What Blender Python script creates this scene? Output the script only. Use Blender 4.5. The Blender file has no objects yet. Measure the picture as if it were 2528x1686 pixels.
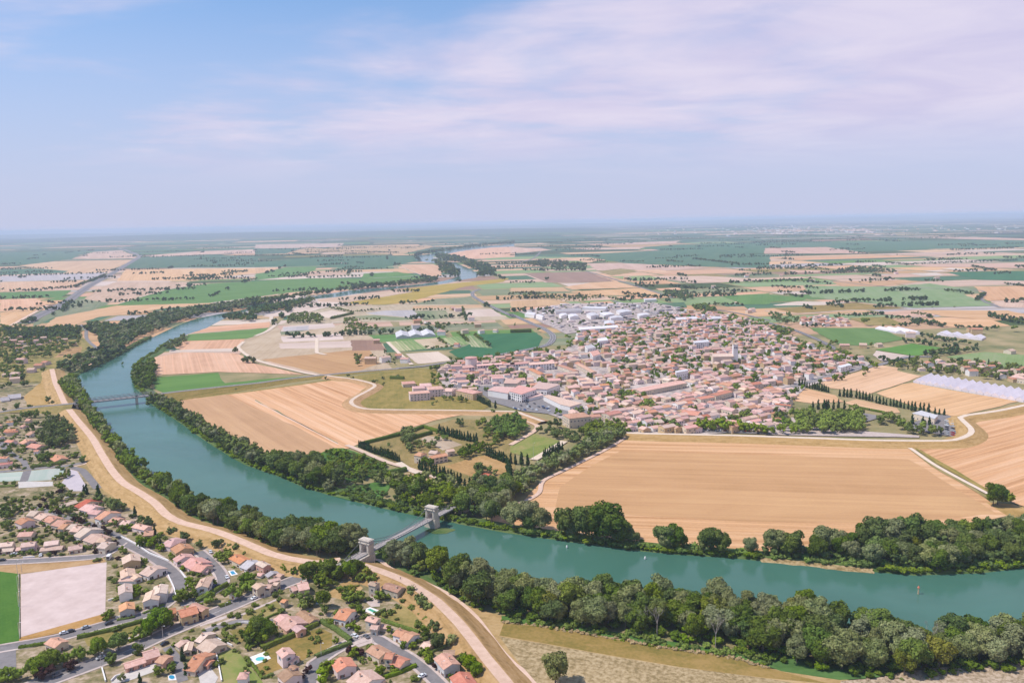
import bpy, math, random
import numpy as np
from mathutils import Matrix, Vector
random.seed(7); RNG = np.random.default_rng(7)
SC = bpy.context.scene; COL = SC.collection
# ---------------------------------------------------------------- camera
CAM_H = 200.0
F_PX, W_PX, H_PX = 1966.0, 2528.0, 1686.0            # photograph pixels, about a 28 mm lens
HZ_L, HZ_R = 572.0, 525.0                            # eye-level line at the left and right edge
ROLL = math.atan((HZ_L - HZ_R) / W_PX)
PITCH = math.atan((H_PX / 2 - (HZ_L + HZ_R) / 2) * math.cos(ROLL) / F_PX)
CAM_M = Matrix.Rotation(math.pi / 2 - PITCH, 3, 'X') @ Matrix.Rotation(-ROLL, 3, 'Z')
cd = bpy.data.cameras.new('camera'); cam = bpy.data.objects.new('camera', cd); COL.objects.link(cam)
cam.location = (0, 0, CAM_H); cam.rotation_euler = CAM_M.to_euler()
cd.sensor_width = 36.0; cd.lens = 36.0 * F_PX / W_PX; cd.clip_start = 1.0; cd.clip_end = 200000.0
SC.camera = cam
# ---------------------------------------------------------------- light
SUN_EL, SUN_AZ = math.radians(56), math.radians(-96)  # azimuth from +Y, clockwise seen from above
sd = Vector((math.sin(SUN_AZ) * math.cos(SUN_EL), math.cos(SUN_AZ) * math.cos(SUN_EL), math.sin(SUN_EL)))
sl = bpy.data.lights.new('sun', 'SUN'); so = bpy.data.objects.new('sun', sl); COL.objects.link(so)
sl.energy = 5.0; sl.angle = math.radians(0.5); sl.color = (1.0, 0.94, 0.86)
so.rotation_euler = sd.to_track_quat('Z', 'Y').to_euler(); so.location = (0, 0, 400)
w = bpy.data.worlds.new('World'); SC.world = w; w.use_nodes = True
nt = w.node_tree; nt.nodes.clear()
def N(t, typ, **k):
    n = t.nodes.new(typ)
    for a, v in k.items(): setattr(n, a, v)
    return n
def inp(n, **k):
    for a, v in k.items(): n.inputs[a.replace('_', ' ')].default_value = v
out = N(nt, 'ShaderNodeOutputWorld'); bg = N(nt, 'ShaderNodeBackground'); bg.inputs['Strength'].default_value = 0.13
sky = N(nt, 'ShaderNodeTexSky', sky_type='NISHITA'); sky.sun_disc = False
sky.sun_elevation = SUN_EL; sky.sun_rotation = SUN_AZ
sky.air_density = 1.0; sky.dust_density = 0.6; sky.ozone_density = 2.2; sky.altitude = 200
tc = N(nt, 'ShaderNodeTexCoord'); sep = N(nt, 'ShaderNodeSeparateXYZ'); nt.links.new(tc.outputs['Generated'], sep.inputs[0])
def M2(op, a, b, clamp=False, t=nt):
    n = N(t, 'ShaderNodeMath', operation=op); n.use_clamp = clamp
    for i, v in enumerate((a, b)):
        if v is None: continue
        if isinstance(v, (int, float)): n.inputs[i].default_value = v
        else: t.links.new(v, n.inputs[i])
    return n.outputs[0]
X, Y, Z = sep.outputs
zz = M2('ADD', M2('MAXIMUM', Z, 0.0), 0.09)
cmb = N(nt, 'ShaderNodeCombineXYZ')
nt.links.new(M2('DIVIDE', X, zz), cmb.inputs[0]); nt.links.new(M2('DIVIDE', Y, zz), cmb.inputs[1])
def cloud_noise(scale, loc, sxy, detail, dist, rot=0.0):
    mp = N(nt, 'ShaderNodeMapping'); mp.inputs['Location'].default_value = loc; mp.inputs['Scale'].default_value = (sxy[0], sxy[1], 1)
    mp.inputs['Rotation'].default_value = (0, 0, rot)
    nt.links.new(cmb.outputs[0], mp.inputs[0])
    n = N(nt, 'ShaderNodeTexNoise'); n.inputs['Scale'].default_value = scale; n.inputs['Detail'].default_value = detail
    n.inputs['Roughness'].default_value = 0.58; n.inputs['Distortion'].default_value = dist
    nt.links.new(mp.outputs[0], n.inputs['Vector']); return n.outputs['Fac']
n1 = cloud_noise(0.52, (14.7, 3.3, 0), (1.0, 1.2), 5, 0.3, 0.25)
n2 = cloud_noise(1.5, (8.0, 4.0, 0), (0.8, 1.15), 7, 0.5, 0.5)
cov = M2('ADD', M2('MULTIPLY', n1, 0.84), M2('MULTIPLY', n2, 0.20))
side = M2('ADD', M2("MULTIPLY", X, 0.22), 0.0)                         # the cirrus sheet thickens towards the sun-away side of the sky
cov = M2('ADD', cov, side)
hi = N(nt, 'ShaderNodeMapRange', interpolation_type='SMOOTHSTEP'); nt.links.new(Z, hi.inputs['Value']); inp(hi, From_Min=0.30, From_Max=0.75, To_Min=0.0, To_Max=0.2)
cov = M2('SUBTRACT', cov, hi.outputs[0])                # the cirrus thins out overhead
mr = N(nt, 'ShaderNodeMapRange', interpolation_type='SMOOTHSTEP'); nt.links.new(cov, mr.inputs['Value'])
inp(mr, From_Min=0.36, From_Max=0.60, To_Min=0.0, To_Max=0.9)
fade = N(nt, 'ShaderNodeMapRange', interpolation_type='SMOOTHSTEP'); nt.links.new(Z, fade.inputs['Value']); inp(fade, From_Min=0.03, From_Max=0.13)
cl = M2('MULTIPLY', mr.outputs[0], fade.outputs[0])
# veil of summer haze low over the horizon, the same all round
veil = N(nt, 'ShaderNodeMapRange', interpolation_type='SMOOTHSTEP'); nt.links.new(Z, veil.inputs['Value']); inp(veil, From_Min=0.0, From_Max=0.42, To_Min=0.9, To_Max=0.0)
tint = N(nt, 'ShaderNodeMix', data_type='RGBA', blend_type='MULTIPLY'); tint.inputs['Factor'].default_value = 1.0
nt.links.new(sky.outputs[0], tint.inputs['A']); tint.inputs['B'].default_value = (0.47, 1.02, 1.33, 1)
mx0 = N(nt, 'ShaderNodeMix', data_type='RGBA'); nt.links.new(veil.outputs[0], mx0.inputs['Factor'])
nt.links.new(tint.outputs['Result'], mx0.inputs['A']); mx0.inputs['B'].default_value = (4.85, 4.85, 6.6, 1)
mx = N(nt, 'ShaderNodeMix', data_type='RGBA'); nt.links.new(cl, mx.inputs['Factor'])
nt.links.new(mx0.outputs['Result'], mx.inputs['A']); cc = N(nt, 'ShaderNodeValToRGB'); cc.color_ramp.elements[0].position = 0.35; cc.color_ramp.elements[0].color = (5.5, 5.1, 6.8, 1); cc.color_ramp.elements[1].position = 0.65; cc.color_ramp.elements[1].color = (6.5, 5.95, 7.2, 1)
nt.links.new(n2, cc.inputs[0]); nt.links.new(cc.outputs[0], mx.inputs['B'])
nt.links.new(mx.outputs['Result'], bg.inputs['Color']); nt.links.new(bg.outputs[0], out.inputs[0])
SC.view_settings.view_transform = 'Standard'; SC.view_settings.look = 'None'; SC.view_settings.exposure = -0.1
SC.view_settings.gamma = 1.0; SC.view_settings.use_curve_mapping = False
SC.render.engine = 'CYCLES'
SC.cycles.max_bounces = 5; SC.cycles.diffuse_bounces = 2; SC.cycles.glossy_bounces = 2; SC.cycles.transmission_bounces = 2
SC.cycles.volume_bounces = 1; SC.cycles.transparent_max_bounces = 4; SC.cycles.use_denoising = True
SC.cycles.caustics_reflective = False; SC.cycles.caustics_refractive = False
# ---------------------------------------------------------------- pixels to places
def ray(px, py): return CAM_M @ Vector(((px - W_PX / 2) / F_PX, -(py - H_PX / 2) / F_PX, -1.0))
def G(px, py, z=0.0):
    d = ray(px, py); t = (z - CAM_H) / d.z
    return Vector((d.x * t, d.y * t, z))
S4 = 2351 / 640.0; S8 = 2351 / 320.0
TILE = {'O': (0, 0, 2351 / 2528.0), 'S': (0, 0, 1.0)}
for i, ox in enumerate((0, 630, 1260, 1888)):
    for r, oy in (('A', 520), ('B', 900), ('C', 1266)): TILE[r + str(i)] = (ox, oy, S4)
TILE.update({'D1': (0, 1206, S8), 'D2': (240, 1266, S8), 'D3': (240, 1430, 6.125), 'D4': (480, 1330, S8),
             'D5': (500, 1476, S8), 'D6': (760, 1400, S8), 'D7': (900, 1476, S8), 'D8': (0, 1000, S8)})
def P(t, x, y, z=0.0):
    ox, oy, s = TILE[t]; return G(ox + x / s, oy + y / s, z)
def PP(t, pts, z=0.0):
    """points of one tile; ('B1', x, y) switches tile in the middle of a list"""
    r = []
    for p in pts:
        if isinstance(p, str): t = p; continue
        r.append(P(t, p[0], p[1], z))
    return r
# ---------------------------------------------------------------- mesh and object helpers
def link(name, data, parent=None, kind=None, label=None, cat=None, group=None):
    o = bpy.data.objects.new(name, data); COL.objects.link(o)
    if parent is not None: o.parent = parent
    if kind: o['kind'] = kind
    if label: o['label'] = label
    if cat: o['category'] = cat
    if group: o['group'] = group
    return o
def mesh(name, v, f, mats, mi=None, smooth=False):
    m = bpy.data.meshes.new(name); m.from_pydata([tuple(a) for a in v], [], [tuple(a) for a in f])
    for a in (mats if isinstance(mats, (list, tuple)) else [mats]): m.materials.append(a)
    if mi is not None: m.polygons.foreach_set('material_index', np.asarray(mi, np.int32))
    if smooth: m.polygons.foreach_set('use_smooth', np.ones(len(f), bool))
    m.update(); return m
def np_mesh(name, V, Fq, mats, mi=None, nper=4, smooth=False):
    """fast mesh from arrays: V (n,3), Fq (k,nper)"""
    V = np.asarray(V, np.float32); Fq = np.asarray(Fq, np.int32)
    m = bpy.data.meshes.new(name); m.vertices.add(len(V)); m.vertices.foreach_set('co', V.ravel())
    k = len(Fq); m.loops.add(k * nper); m.loops.foreach_set('vertex_index', Fq.ravel())
    m.polygons.add(k); m.polygons.foreach_set('loop_start', np.arange(k, dtype=np.int32) * nper)
    for a in (mats if isinstance(mats, (list, tuple)) else [mats]): m.materials.append(a)
    if mi is not None: m.polygons.foreach_set('material_index', np.asarray(mi, np.int32))
    m.polygons.foreach_set('use_smooth', np.full(k, bool(smooth)))
    m.update(calc_edges=True); return m
class MB:
    """collects boxes, quads and tubes into one mesh"""
    def __init__(s): s.v, s.f, s.m = [], [], []
    def add(s, v, f, m=0):
        b = len(s.v); s.v += [tuple(a) for a in v]; s.f += [tuple(b + i for i in q) for q in f]; s.m += [m] * len(f)
    def box(s, c, d, m=0, rz=0.0, taper=1.0):
        x, y, z = d[0] / 2, d[1] / 2, d[2] / 2; cs, sn = math.cos(rz), math.sin(rz); v = []
        for k, sz in enumerate((-1, 1)):
            tp = taper if sz > 0 else 1.0
            for a, b in ((-1, -1), (1, -1), (1, 1), (-1, 1)):
                p, q = a * x * tp, b * y * tp
                v.append((c[0] + p * cs - q * sn, c[1] + p * sn + q * cs, c[2] + sz * z))
        s.add(v, [(3, 2, 1, 0), (4, 5, 6, 7), (0, 1, 5, 4), (1, 2, 6, 5), (2, 3, 7, 6), (3, 0, 4, 7)], m)
    def tube(s, pts, rad, n=6, m=0, cap=True):
        pts = [Vector(p) for p in pts]; rad = rad if isinstance(rad, (list, tuple)) else [rad] * len(pts); v = []
        for i, p in enumerate(pts):
            t = (pts[min(i + 1, len(pts) - 1)] - pts[max(i - 1, 0)]).normalized()
            u = t.cross(Vector((0, 0, 1)) if abs(t.z) < 0.9 else Vector((1, 0, 0))).normalized(); w_ = t.cross(u)
            v += [p + (u * math.cos(2 * math.pi * k / n) + w_ * math.sin(2 * math.pi * k / n)) * rad[i] for k in range(n)]
        f = [(i * n + k, i * n + (k + 1) % n, (i + 1) * n + (k + 1) % n, (i + 1) * n + k) for i in range(len(pts) - 1) for k in range(n)]
        if cap: f += [tuple(range(n))[::-1], tuple((len(pts) - 1) * n + k for k in range(n))]
        s.add(v, f, m)
    def build(s, name, mats, smooth=False): return mesh(name, s.v, s.f, mats, s.m, smooth)
def smooth_line(pts, step=12.0, closed=False):
    pts = [Vector((p[0], p[1], p[2] if len(p) > 2 else 0)) for p in pts]; r = []; n = len(pts)
    for i in range(n if closed else n - 1):
        p0, p1, p2, p3 = (pts[(i + k) % n] if closed else pts[min(max(i + k, 0), n - 1)] for k in (-1, 0, 1, 2))
        # centripetal-ish: clamp tangents so long and short spans do not overshoot
        L = (p2 - p1).length; k = max(1, int(L / step))
        t1 = (p2 - p0); t2 = (p3 - p1)
        t1 = t1.normalized() * min(L, (p1 - p0).length + 1e-3 if i or closed else L); t2 = t2.normalized() * min(L, (p3 - p2).length + 1e-3 if (i < n - 2 or closed) else L)
        for j in range(k):
            s = j / k
            r.append(p1 * (2 * s**3 - 3 * s**2 + 1) + t1 * (s**3 - 2 * s**2 + s) + p2 * (-2 * s**3 + 3 * s**2) + t2 * (s**3 - s**2))
    if not closed: r.append(pts[-1])
    return r
def sweep(pts, profile, z0=0.0, keepz=False):
    """profile: list of (offset to the left, height); returns verts, faces"""
    v, f = [], []; n = len(profile)
    for i, p in enumerate(pts):
        a = pts[max(i - 1, 0)]; b = pts[min(i + 1, len(pts) - 1)]; t = Vector((b.x - a.x, b.y - a.y, 0)).normalized(); l = Vector((-t.y, t.x, 0))
        for o, h in profile: q = p + l * o; v.append((q.x, q.y, (p.z if keepz else 0) + z0 + h))
    for i in range(len(pts) - 1):
        for k in range(n - 1): a = i * n + k; f.append((a, a + n, a + n + 1, a + 1)[::-1])
    return v, [q[::-1] for q in f]
# ---------------------------------------------------------------- materials
MATS = {}
def new_mat(name):
    m = bpy.data.materials.new(name); m.use_nodes = True; t = m.node_tree; b = t.nodes['Principled BSDF']
    b.inputs['Roughness'].default_value = 0.9; b.inputs['Specular IOR Level'].default_value = 0.15
    MATS[name] = m; return m, t, b
def coord(t, scale, rot=0.0, world=False):
    if world: src = N(t, 'ShaderNodeNewGeometry').outputs['Position']
    else: src = N(t, 'ShaderNodeTexCoord').outputs['Object']
    mp = N(t, 'ShaderNodeMapping'); mp.inputs['Scale'].default_value = scale; mp.inputs['Rotation'].default_value = (0, 0, rot)
    t.links.new(src, mp.inputs[0]); return mp.outputs[0]
def noise(t, vec, scale, detail=3, rough=0.6, dist=0.0):
    n = N(t, 'ShaderNodeTexNoise'); inp(n, Scale=scale, Detail=detail, Roughness=rough, Distortion=dist); t.links.new(vec, n.inputs['Vector']); return n.outputs['Fac']
def ramp(t, fac, stops):
    r = N(t, 'ShaderNodeValToRGB'); e = r.color_ramp.elements
    while len(e) < len(stops): e.new(0.5)
    for k, (p, c) in enumerate(stops): e[k].position = p; e[k].color = (*c, 1)
    t.links.new(fac, r.inputs[0]); return r.outputs[0]
def mixc(t, fac, a, b, blend='MIX'):
    n = N(t, 'ShaderNodeMix', data_type='RGBA', blend_type=blend)
    for s, v in (('Factor', fac), ('A', a), ('B', b)):
        if isinstance(v, (int, float)): n.inputs[s].default_value = v
        elif isinstance(v, tuple): n.inputs[s].default_value = (*v, 1)
        else: t.links.new(v, n.inputs[s])
    return n.outputs['Result']
def vary(t, col, hue=0.02, val=0.25, sat=0.2):
    """per-object change of tone"""
    oi = N(t, 'ShaderNodeObjectInfo'); h = N(t, 'ShaderNodeHueSaturation'); t.links.new(col, h.inputs['Color'])
    r = oi.outputs['Random']
    t.links.new(M2('ADD', M2('MULTIPLY', r, 2 * hue, t=t), 0.5 - hue, t=t), h.inputs['Hue'])
    fr = M2('FRACT', M2('MULTIPLY', r, 37.31, t=t), None, t=t)
    t.links.new(M2('ADD', M2('MULTIPLY', fr, 2 * val, t=t), 1 - val, t=t), h.inputs['Value'])
    fr2 = M2('FRACT', M2('MULTIPLY', r, 91.7, t=t), None, t=t)
    t.links.new(M2('ADD', M2('MULTIPLY', fr2, 2 * sat, t=t), 1 - sat, t=t), h.inputs['Saturation'])
    return h.outputs[0]
def field_mat(name, a, b, c=None, rows=0.55, row_scale=0.22, patch=0.012, val=0.07, hue=0.008, tram=0.0, fine=0.2):
    """a crop or stubble: drawn-out rows along the field's own x axis over soft patches of soil tone"""
    m, t, bs = new_mat(name)
    r1 = noise(t, coord(t, (0.0035, row_scale, 1)), 1.0, 3, 0.65); r2 = noise(t, coord(t, (0.02, 1.1, 1)), 1.0, 2, 0.5)
    pt = noise(t, coord(t, (patch, patch * 1.6, 1)), 1.0, 5, 0.62, 0.6); fn = noise(t, coord(t, (0.5, 0.5, 0.5)), 1.0, 3)
    k = M2('ADD', M2('MULTIPLY', r1, rows, t=t), M2('MULTIPLY', pt, 1.0 - rows, t=t), t=t)
    k = M2('ADD', k, M2('MULTIPLY', M2('SUBTRACT', r2, 0.5, t=t), 0.22 * rows, t=t), t=t)
    k = M2('ADD', k, M2('MULTIPLY', M2('SUBTRACT', fn, 0.5, t=t), fine, t=t), t=t)
    bd = noise(t, coord(t, (0.0007, 0.021, 1)), 1.0, 2, 0.5); k = M2('ADD', k, M2('MULTIPLY', M2('SUBTRACT', bd, 0.5, t=t), 0.42, t=t), t=t)
    st = [(0.34, a), (0.62, b)] if c is None else [(0.30, a), (0.47, b), (0.66, c)]
    col = ramp(t, k, st)
    if tram:
        wv = N(t, 'ShaderNodeTexWave', wave_type='BANDS', bands_direction='Y'); inp(wv, Scale=tram, Distortion=0.25, Detail=1.0, Detail_Scale=0.2)
        t.links.new(coord(t, (1, 1, 1)), wv.inputs['Vector'])
        e = M2('GREATER_THAN', wv.outputs['Fac'], 0.93, t=t)
        col = mixc(t, M2('MULTIPLY', e, 0.35, t=t), col, tuple(min(1, x * 1.3) for x in b))
    t.links.new(vary(t, col, hue, val, 0.08), bs.inputs['Base Color'])
    return m
def flat_mat(name, a, b, scale=0.4, detail=4, rough=0.9, val=0.06, hue=0.004, stretch=(1, 1, 1), world=False, spec=0.15):
    m, t, bs = new_mat(name); f = noise(t, coord(t, tuple(scale * s for s in stretch), world=world), 1.0, detail, 0.65)
    t.links.new(vary(t, ramp(t, f, [(0.32, a), (0.68, b)]), hue, val, 0.06), bs.inputs['Base Color']); bs.inputs['Roughness'].default_value = rough
    bs.inputs['Specular IOR Level'].default_value = spec; return m
field_mat('wheat', (0.42, 0.225, 0.12), (0.56, 0.32, 0.18), (0.64, 0.395, 0.245), tram=0.026)
field_mat('wheat_pink', (0.38, 0.245, 0.165), (0.51, 0.33, 0.235), (0.60, 0.41, 0.31))
field_mat('wheat_rows', (0.38, 0.185, 0.09), (0.56, 0.31, 0.175), (0.68, 0.42, 0.27), rows=0.85, row_scale=0.15, tram=0.026)
field_mat('tan', (0.37, 0.215, 0.105), (0.46, 0.27, 0.14), (0.53, 0.325, 0.17), rows=0.6, row_scale=0.12)
field_mat('tan_rough', (0.22, 0.145, 0.062), (0.33, 0.22, 0.108), (0.43, 0.30, 0.168), rows=0.35, row_scale=0.35, patch=0.05, fine=1.3)
field_mat('pink_rough', (0.24, 0.17, 0.105), (0.35, 0.25, 0.165), (0.47, 0.35, 0.255), rows=0.3, row_scale=0.4, patch=0.08, fine=1.4)
field_mat('fallow', (0.34, 0.245, 0.15), (0.45, 0.33, 0.22), (0.52, 0.40, 0.28), rows=0.35, patch=0.02)
field_mat('pale', (0.50, 0.38, 0.31), (0.60, 0.47, 0.39), rows=0.5)
field_mat('grey_soil', (0.34, 0.30, 0.30), (0.44, 0.38, 0.36), rows=0.5)
field_mat('brown', (0.25, 0.145, 0.10), (0.32, 0.19, 0.13), rows=0.5)
field_mat('green', (0.085, 0.175, 0.035), (0.125, 0.225, 0.055), rows=0.5)
field_mat('green_light', (0.15, 0.225, 0.075), (0.205, 0.285, 0.11), (0.27, 0.30, 0.16), rows=0.45)
field_mat('green_dark', (0.028, 0.11, 0.04), (0.045, 0.14, 0.055), rows=0.5)
field_mat('green_dull', (0.12, 0.16, 0.07), (0.19, 0.21, 0.11), (0.28, 0.25, 0.15), rows=0.5)
field_mat('green_blue', (0.05, 0.115, 0.06), (0.085, 0.155, 0.08), rows=0.5)
field_mat('striped_crop', (0.10, 0.20, 0.05), (0.19, 0.25, 0.10), (0.50, 0.42, 0.26), rows=0.95, row_scale=0.28)
field_mat('sunflower', (0.28, 0.21, 0.045), (0.38, 0.265, 0.062), (0.47, 0.32, 0.10), rows=0.5)
field_mat('olive', (0.15, 0.135, 0.036), (0.25, 0.185, 0.058), (0.34, 0.235, 0.09), rows=0.25, patch=0.05, fine=0.5)
field_mat('dry_grass', (0.25, 0.155, 0.055), (0.385, 0.225, 0.085), (0.46, 0.285, 0.13), rows=0.3, row_scale=0.5, patch=0.06, fine=0.4)
field_mat('lawn', (0.13, 0.185, 0.035), (0.21, 0.24, 0.06), (0.32, 0.27, 0.10), rows=0.2, patch=0.06)
field_mat('pitch_grass', (0.050, 0.125, 0.020), (0.080, 0.165, 0.030), rows=0.4, patch=0.05, fine=0.5)
field_mat('lush', (0.055, 0.12, 0.025), (0.10, 0.19, 0.045), rows=0.1, patch=0.09)
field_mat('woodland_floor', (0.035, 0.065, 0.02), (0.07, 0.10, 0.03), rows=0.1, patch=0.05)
flat_mat('sand_court', (0.49, 0.36, 0.32), (0.62, 0.475, 0.43), 0.09, 8)
flat_mat('sand_yellow', (0.68, 0.45, 0.25), (0.74, 0.50, 0.29), 0.1)
flat_mat('asphalt', (0.185, 0.165, 0.162), (0.25, 0.22, 0.215), 0.25)
flat_mat('asphalt_dark', (0.15, 0.135, 0.135), (0.21, 0.19, 0.19), 0.2)
flat_mat('track', (0.56, 0.38, 0.28), (0.68, 0.48, 0.37), 0.3)
flat_mat('white_track', (0.60, 0.46, 0.35), (0.70, 0.55, 0.43), 0.2)
flat_mat('concrete', (0.50, 0.44, 0.40), (0.62, 0.55, 0.50), 0.3)
flat_mat('pavement', (0.44, 0.34, 0.30), (0.56, 0.45, 0.40), 0.35)
flat_mat('line_paint', (0.72, 0.70, 0.68), (0.80, 0.78, 0.76), 1.0)
flat_mat('court_green', (0.33, 0.40, 0.33), (0.46, 0.46, 0.40), 0.05, stretch=(0.3, 2.5, 1))
flat_mat('pale_violet', (0.48, 0.41, 0.43), (0.56, 0.48, 0.49), 0.15)
# ================================================================ the land
def ground_material():
    m, t, bs = new_mat('plain'); pos = coord(t, (1, 1, 1), world=True)
    def mp(s, rot=0.0):
        n = N(t, 'ShaderNodeMapping'); n.inputs['Scale'].default_value = s; n.inputs['Rotation'].default_value = (0, 0, rot); t.links.new(pos, n.inputs[0]); return n.outputs[0]
    a = noise(t, mp((0.00022, 0.0007, 1), 0.15), 1.0, 6, 0.62, 0.4); b = noise(t, mp((0.02, 0.02, 1)), 1.0, 4, 0.6)
    vo = N(t, 'ShaderNodeTexVoronoi'); vo.inputs['Scale'].default_value = 1.0; t.links.new(mp((0.0011, 0.0022, 1), 0.2), vo.inputs['Vector'])
    sp = N(t, 'ShaderNodeSeparateColor'); t.links.new(vo.outputs['Color'], sp.inputs[0])
    far = ramp(t, a, [(0.40, (0.018, 0.040, 0.020)), (0.56, (0.032, 0.060, 0.028)), (0.64, (0.08, 0.10, 0.055)), (0.72, (0.30, 0.24, 0.17))])
    pale = M2('GREATER_THAN', sp.outputs[0], 0.86, t=t); far = mixc(t, M2('MULTIPLY', pale, 0.7, t=t), far, (0.50, 0.38, 0.28))
    near = ramp(t, b, [(0.3, (0.15, 0.155, 0.06)), (0.5, (0.27, 0.22, 0.10)), (0.7, (0.38, 0.28, 0.15))])
    s = N(t, 'ShaderNodeSeparateXYZ'); t.links.new(pos, s.inputs[0])
    k = N(t, 'ShaderNodeMapRange'); inp(k, From_Min=2500.0, From_Max=6000.0); t.links.new(s.outputs[1], k.inputs['Value'])
    t.links.new(mixc(t, k.outputs[0], near, far), bs.inputs['Base Color']); return m
gm = ground_material()
xs = [-70000, -45000, -28000, -18000, -12000, -8000, -5000, -3000, -2000, -1200, -700, -350, 0]; xs = xs + [-x for x in xs[-2::-1]]
ys = [-3000, -1500, -600, -200, 100, 300, 500, 750, 1000, 1400, 2000, 3000, 4500, 7000, 10000, 15000, 22000, 32000, 45000, 64000]
link('ground', mesh('ground', [(x, y, 0) for y in ys for x in xs], [(j * len(xs) + i, j * len(xs) + i + 1, (j + 1) * len(xs) + i + 1, (j + 1) * len(xs) + i) for j in range(len(ys) - 1) for i in range(len(xs) - 1)], gm), kind='structure')
# ---- far patchwork of fields: the plain is cut again and again along one slightly turned grid
FAR_ROT = math.radians(9); FAR_EDGE = []
def far_fields():
    cells = []
    def cut(x0, y0, x1, y1):
        d = max(y0, 1200.0); lim = 110 + d * 0.05
        wx, wy = x1 - x0, y1 - y0
        if wx < lim * 2.6 * random.uniform(.7, 1.4) and wy < lim * .85 * random.uniform(.6, 1.4): cells.append((x0, y0, x1, y1)); return
        if wx / 2.1 > wy: c = x0 + wx * random.uniform(.36, .64); cut(x0, y0, c, y1); cut(c, y0, x1, y1)
        else: c = y0 + wy * random.uniform(.36, .64); cut(x0, y0, x1, c); cut(x0, c, x1, y1)
    cut(-10500, 1250, 10500, 15500)
    cs, sn = math.cos(FAR_ROT), math.sin(FAR_ROT); quads = {}
    for (x0, y0, x1, y1) in cells:
        ym = (y0 + y1) / 2; xm = (x0 + x1) / 2
        if abs(xm) > 0.80 * ym + 400: continue
        far = min(1, max(0, (ym - 3200) / 4800))
        p = [('wheat', 3.0), ('wheat_pink', 3.2), ('tan', 1.2), ('pale', .9), ('brown', .5), ('green_light', 1.3), ('green', 1.2 ), ('green_blue', 2.4 + 16 * far), ('green_dull', 1.4), ('olive', .5), ('woodland_floor', .6 + 26 * far), ('grey_soil', .4)]
        mt = random.choices([a for a, _ in p], [b for _, b in p])[0]
        g = 3 + ym * 0.002
        pts = [(x0 + g, y0 + g), (x1 - g, y0 + g * random.uniform(.5, 2)), (x1 - g * random.uniform(.5, 2), y1 - g), (x0 + g, y1 - g)]
        o = link('field', None, kind='structure')
        c = (xm * cs - ym * sn, xm * sn + ym * cs)
        if 1500 < ym < 8500 and random.random() < .5: FAR_EDGE.append((x0, y0, x1, y0) if random.random() < .6 else (x0, y0, x0, y1))
        me = mesh('field', [(a - xm, b - ym, 0) for a, b in pts], [(0, 1, 2, 3)], MATS[mt])
        bpy.data.objects.remove(o); o = link('field', me, kind='structure'); o.location = (c[0], c[1], 0.03); o.rotation_euler = (0, 0, FAR_ROT)
far_fields()
# ---- distant low hills on the skyline
flat_mat('hill_scrub', (0.035, 0.06, 0.03), (0.08, 0.105, 0.06), 0.004, 5)
def hill(x0, x1, y, h, seed, depth=4000):
    r = random.Random(seed); n = 60; v = []; f = []
    ph = [r.uniform(0, 6.28) for _ in range(5)]
    for i in range(n + 1):
        s = i / n; e = math.sin(math.pi * s) ** 0.6
        hh = h * e * (0.72 + 0.16 * math.sin(5 * s + ph[0]) + 0.08 * math.sin(13 * s + ph[1]) + 0.05 * math.sin(29 * s + ph[2]))
        x = x0 + (x1 - x0) * s
        for (dy, k) in ((-depth, 0), (-depth * .45, .55), (0, 1), (depth, 0)): v.append((x, y + dy + 300 * math.sin(9 * s + ph[3]), hh * k - 0.5))
    for i in range(n):
        for k in range(3): a = i * 4 + k; f.append((a, a + 4, a + 5, a + 1))
    link('hill', mesh('hill', v, [q[::-1] for q in f], MATS['hill_scrub'], smooth=True), kind='structure')
hill(-11500, 2500, 19000, 95, 3); hill(-30000, -9000, 30000, 120, 4); hill(-4000, 22000, 36000, 130, 5); hill(4000, 42000, 47000, 205, 6, 6000); hill(-26000, 6000, 50000, 190, 8, 6000)
# ================================================================ the river
def water_material():
    m, t, bs = new_mat('river_water')
    a = noise(t, coord(t, (0.006, 0.010, 1), world=True), 1.0, 4, 0.6, 0.6)
    t.links.new(ramp(t, a, [(0.3, (0.044, 0.120, 0.084)), (0.7, (0.064, 0.160, 0.118))]), bs.inputs['Base Color'])
    rn = noise(t, coord(t, (0.012, 0.03, 1), world=True), 1.0, 5, 0.65, 1.0); t.links.new(M2('ADD', M2('MULTIPLY', rn, 0.34, t=t), -0.02, t=t), bs.inputs['Roughness']); bs.inputs['IOR'].default_value = 1.33; bs.inputs['Specular IOR Level'].default_value = 0.5
    bp = N(t, 'ShaderNodeBump'); bp.inputs['Strength'].default_value = 0.18; bp.inputs['Distance'].default_value = 0.25
    wv = noise(t, coord(t, (0.35, 0.6, 1), world=True), 1.0, 4, 0.6); t.links.new(wv, bp.inputs['Height']); t.links.new(bp.outputs[0], bs.inputs['Normal'])
    return m
wm = water_material()
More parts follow.
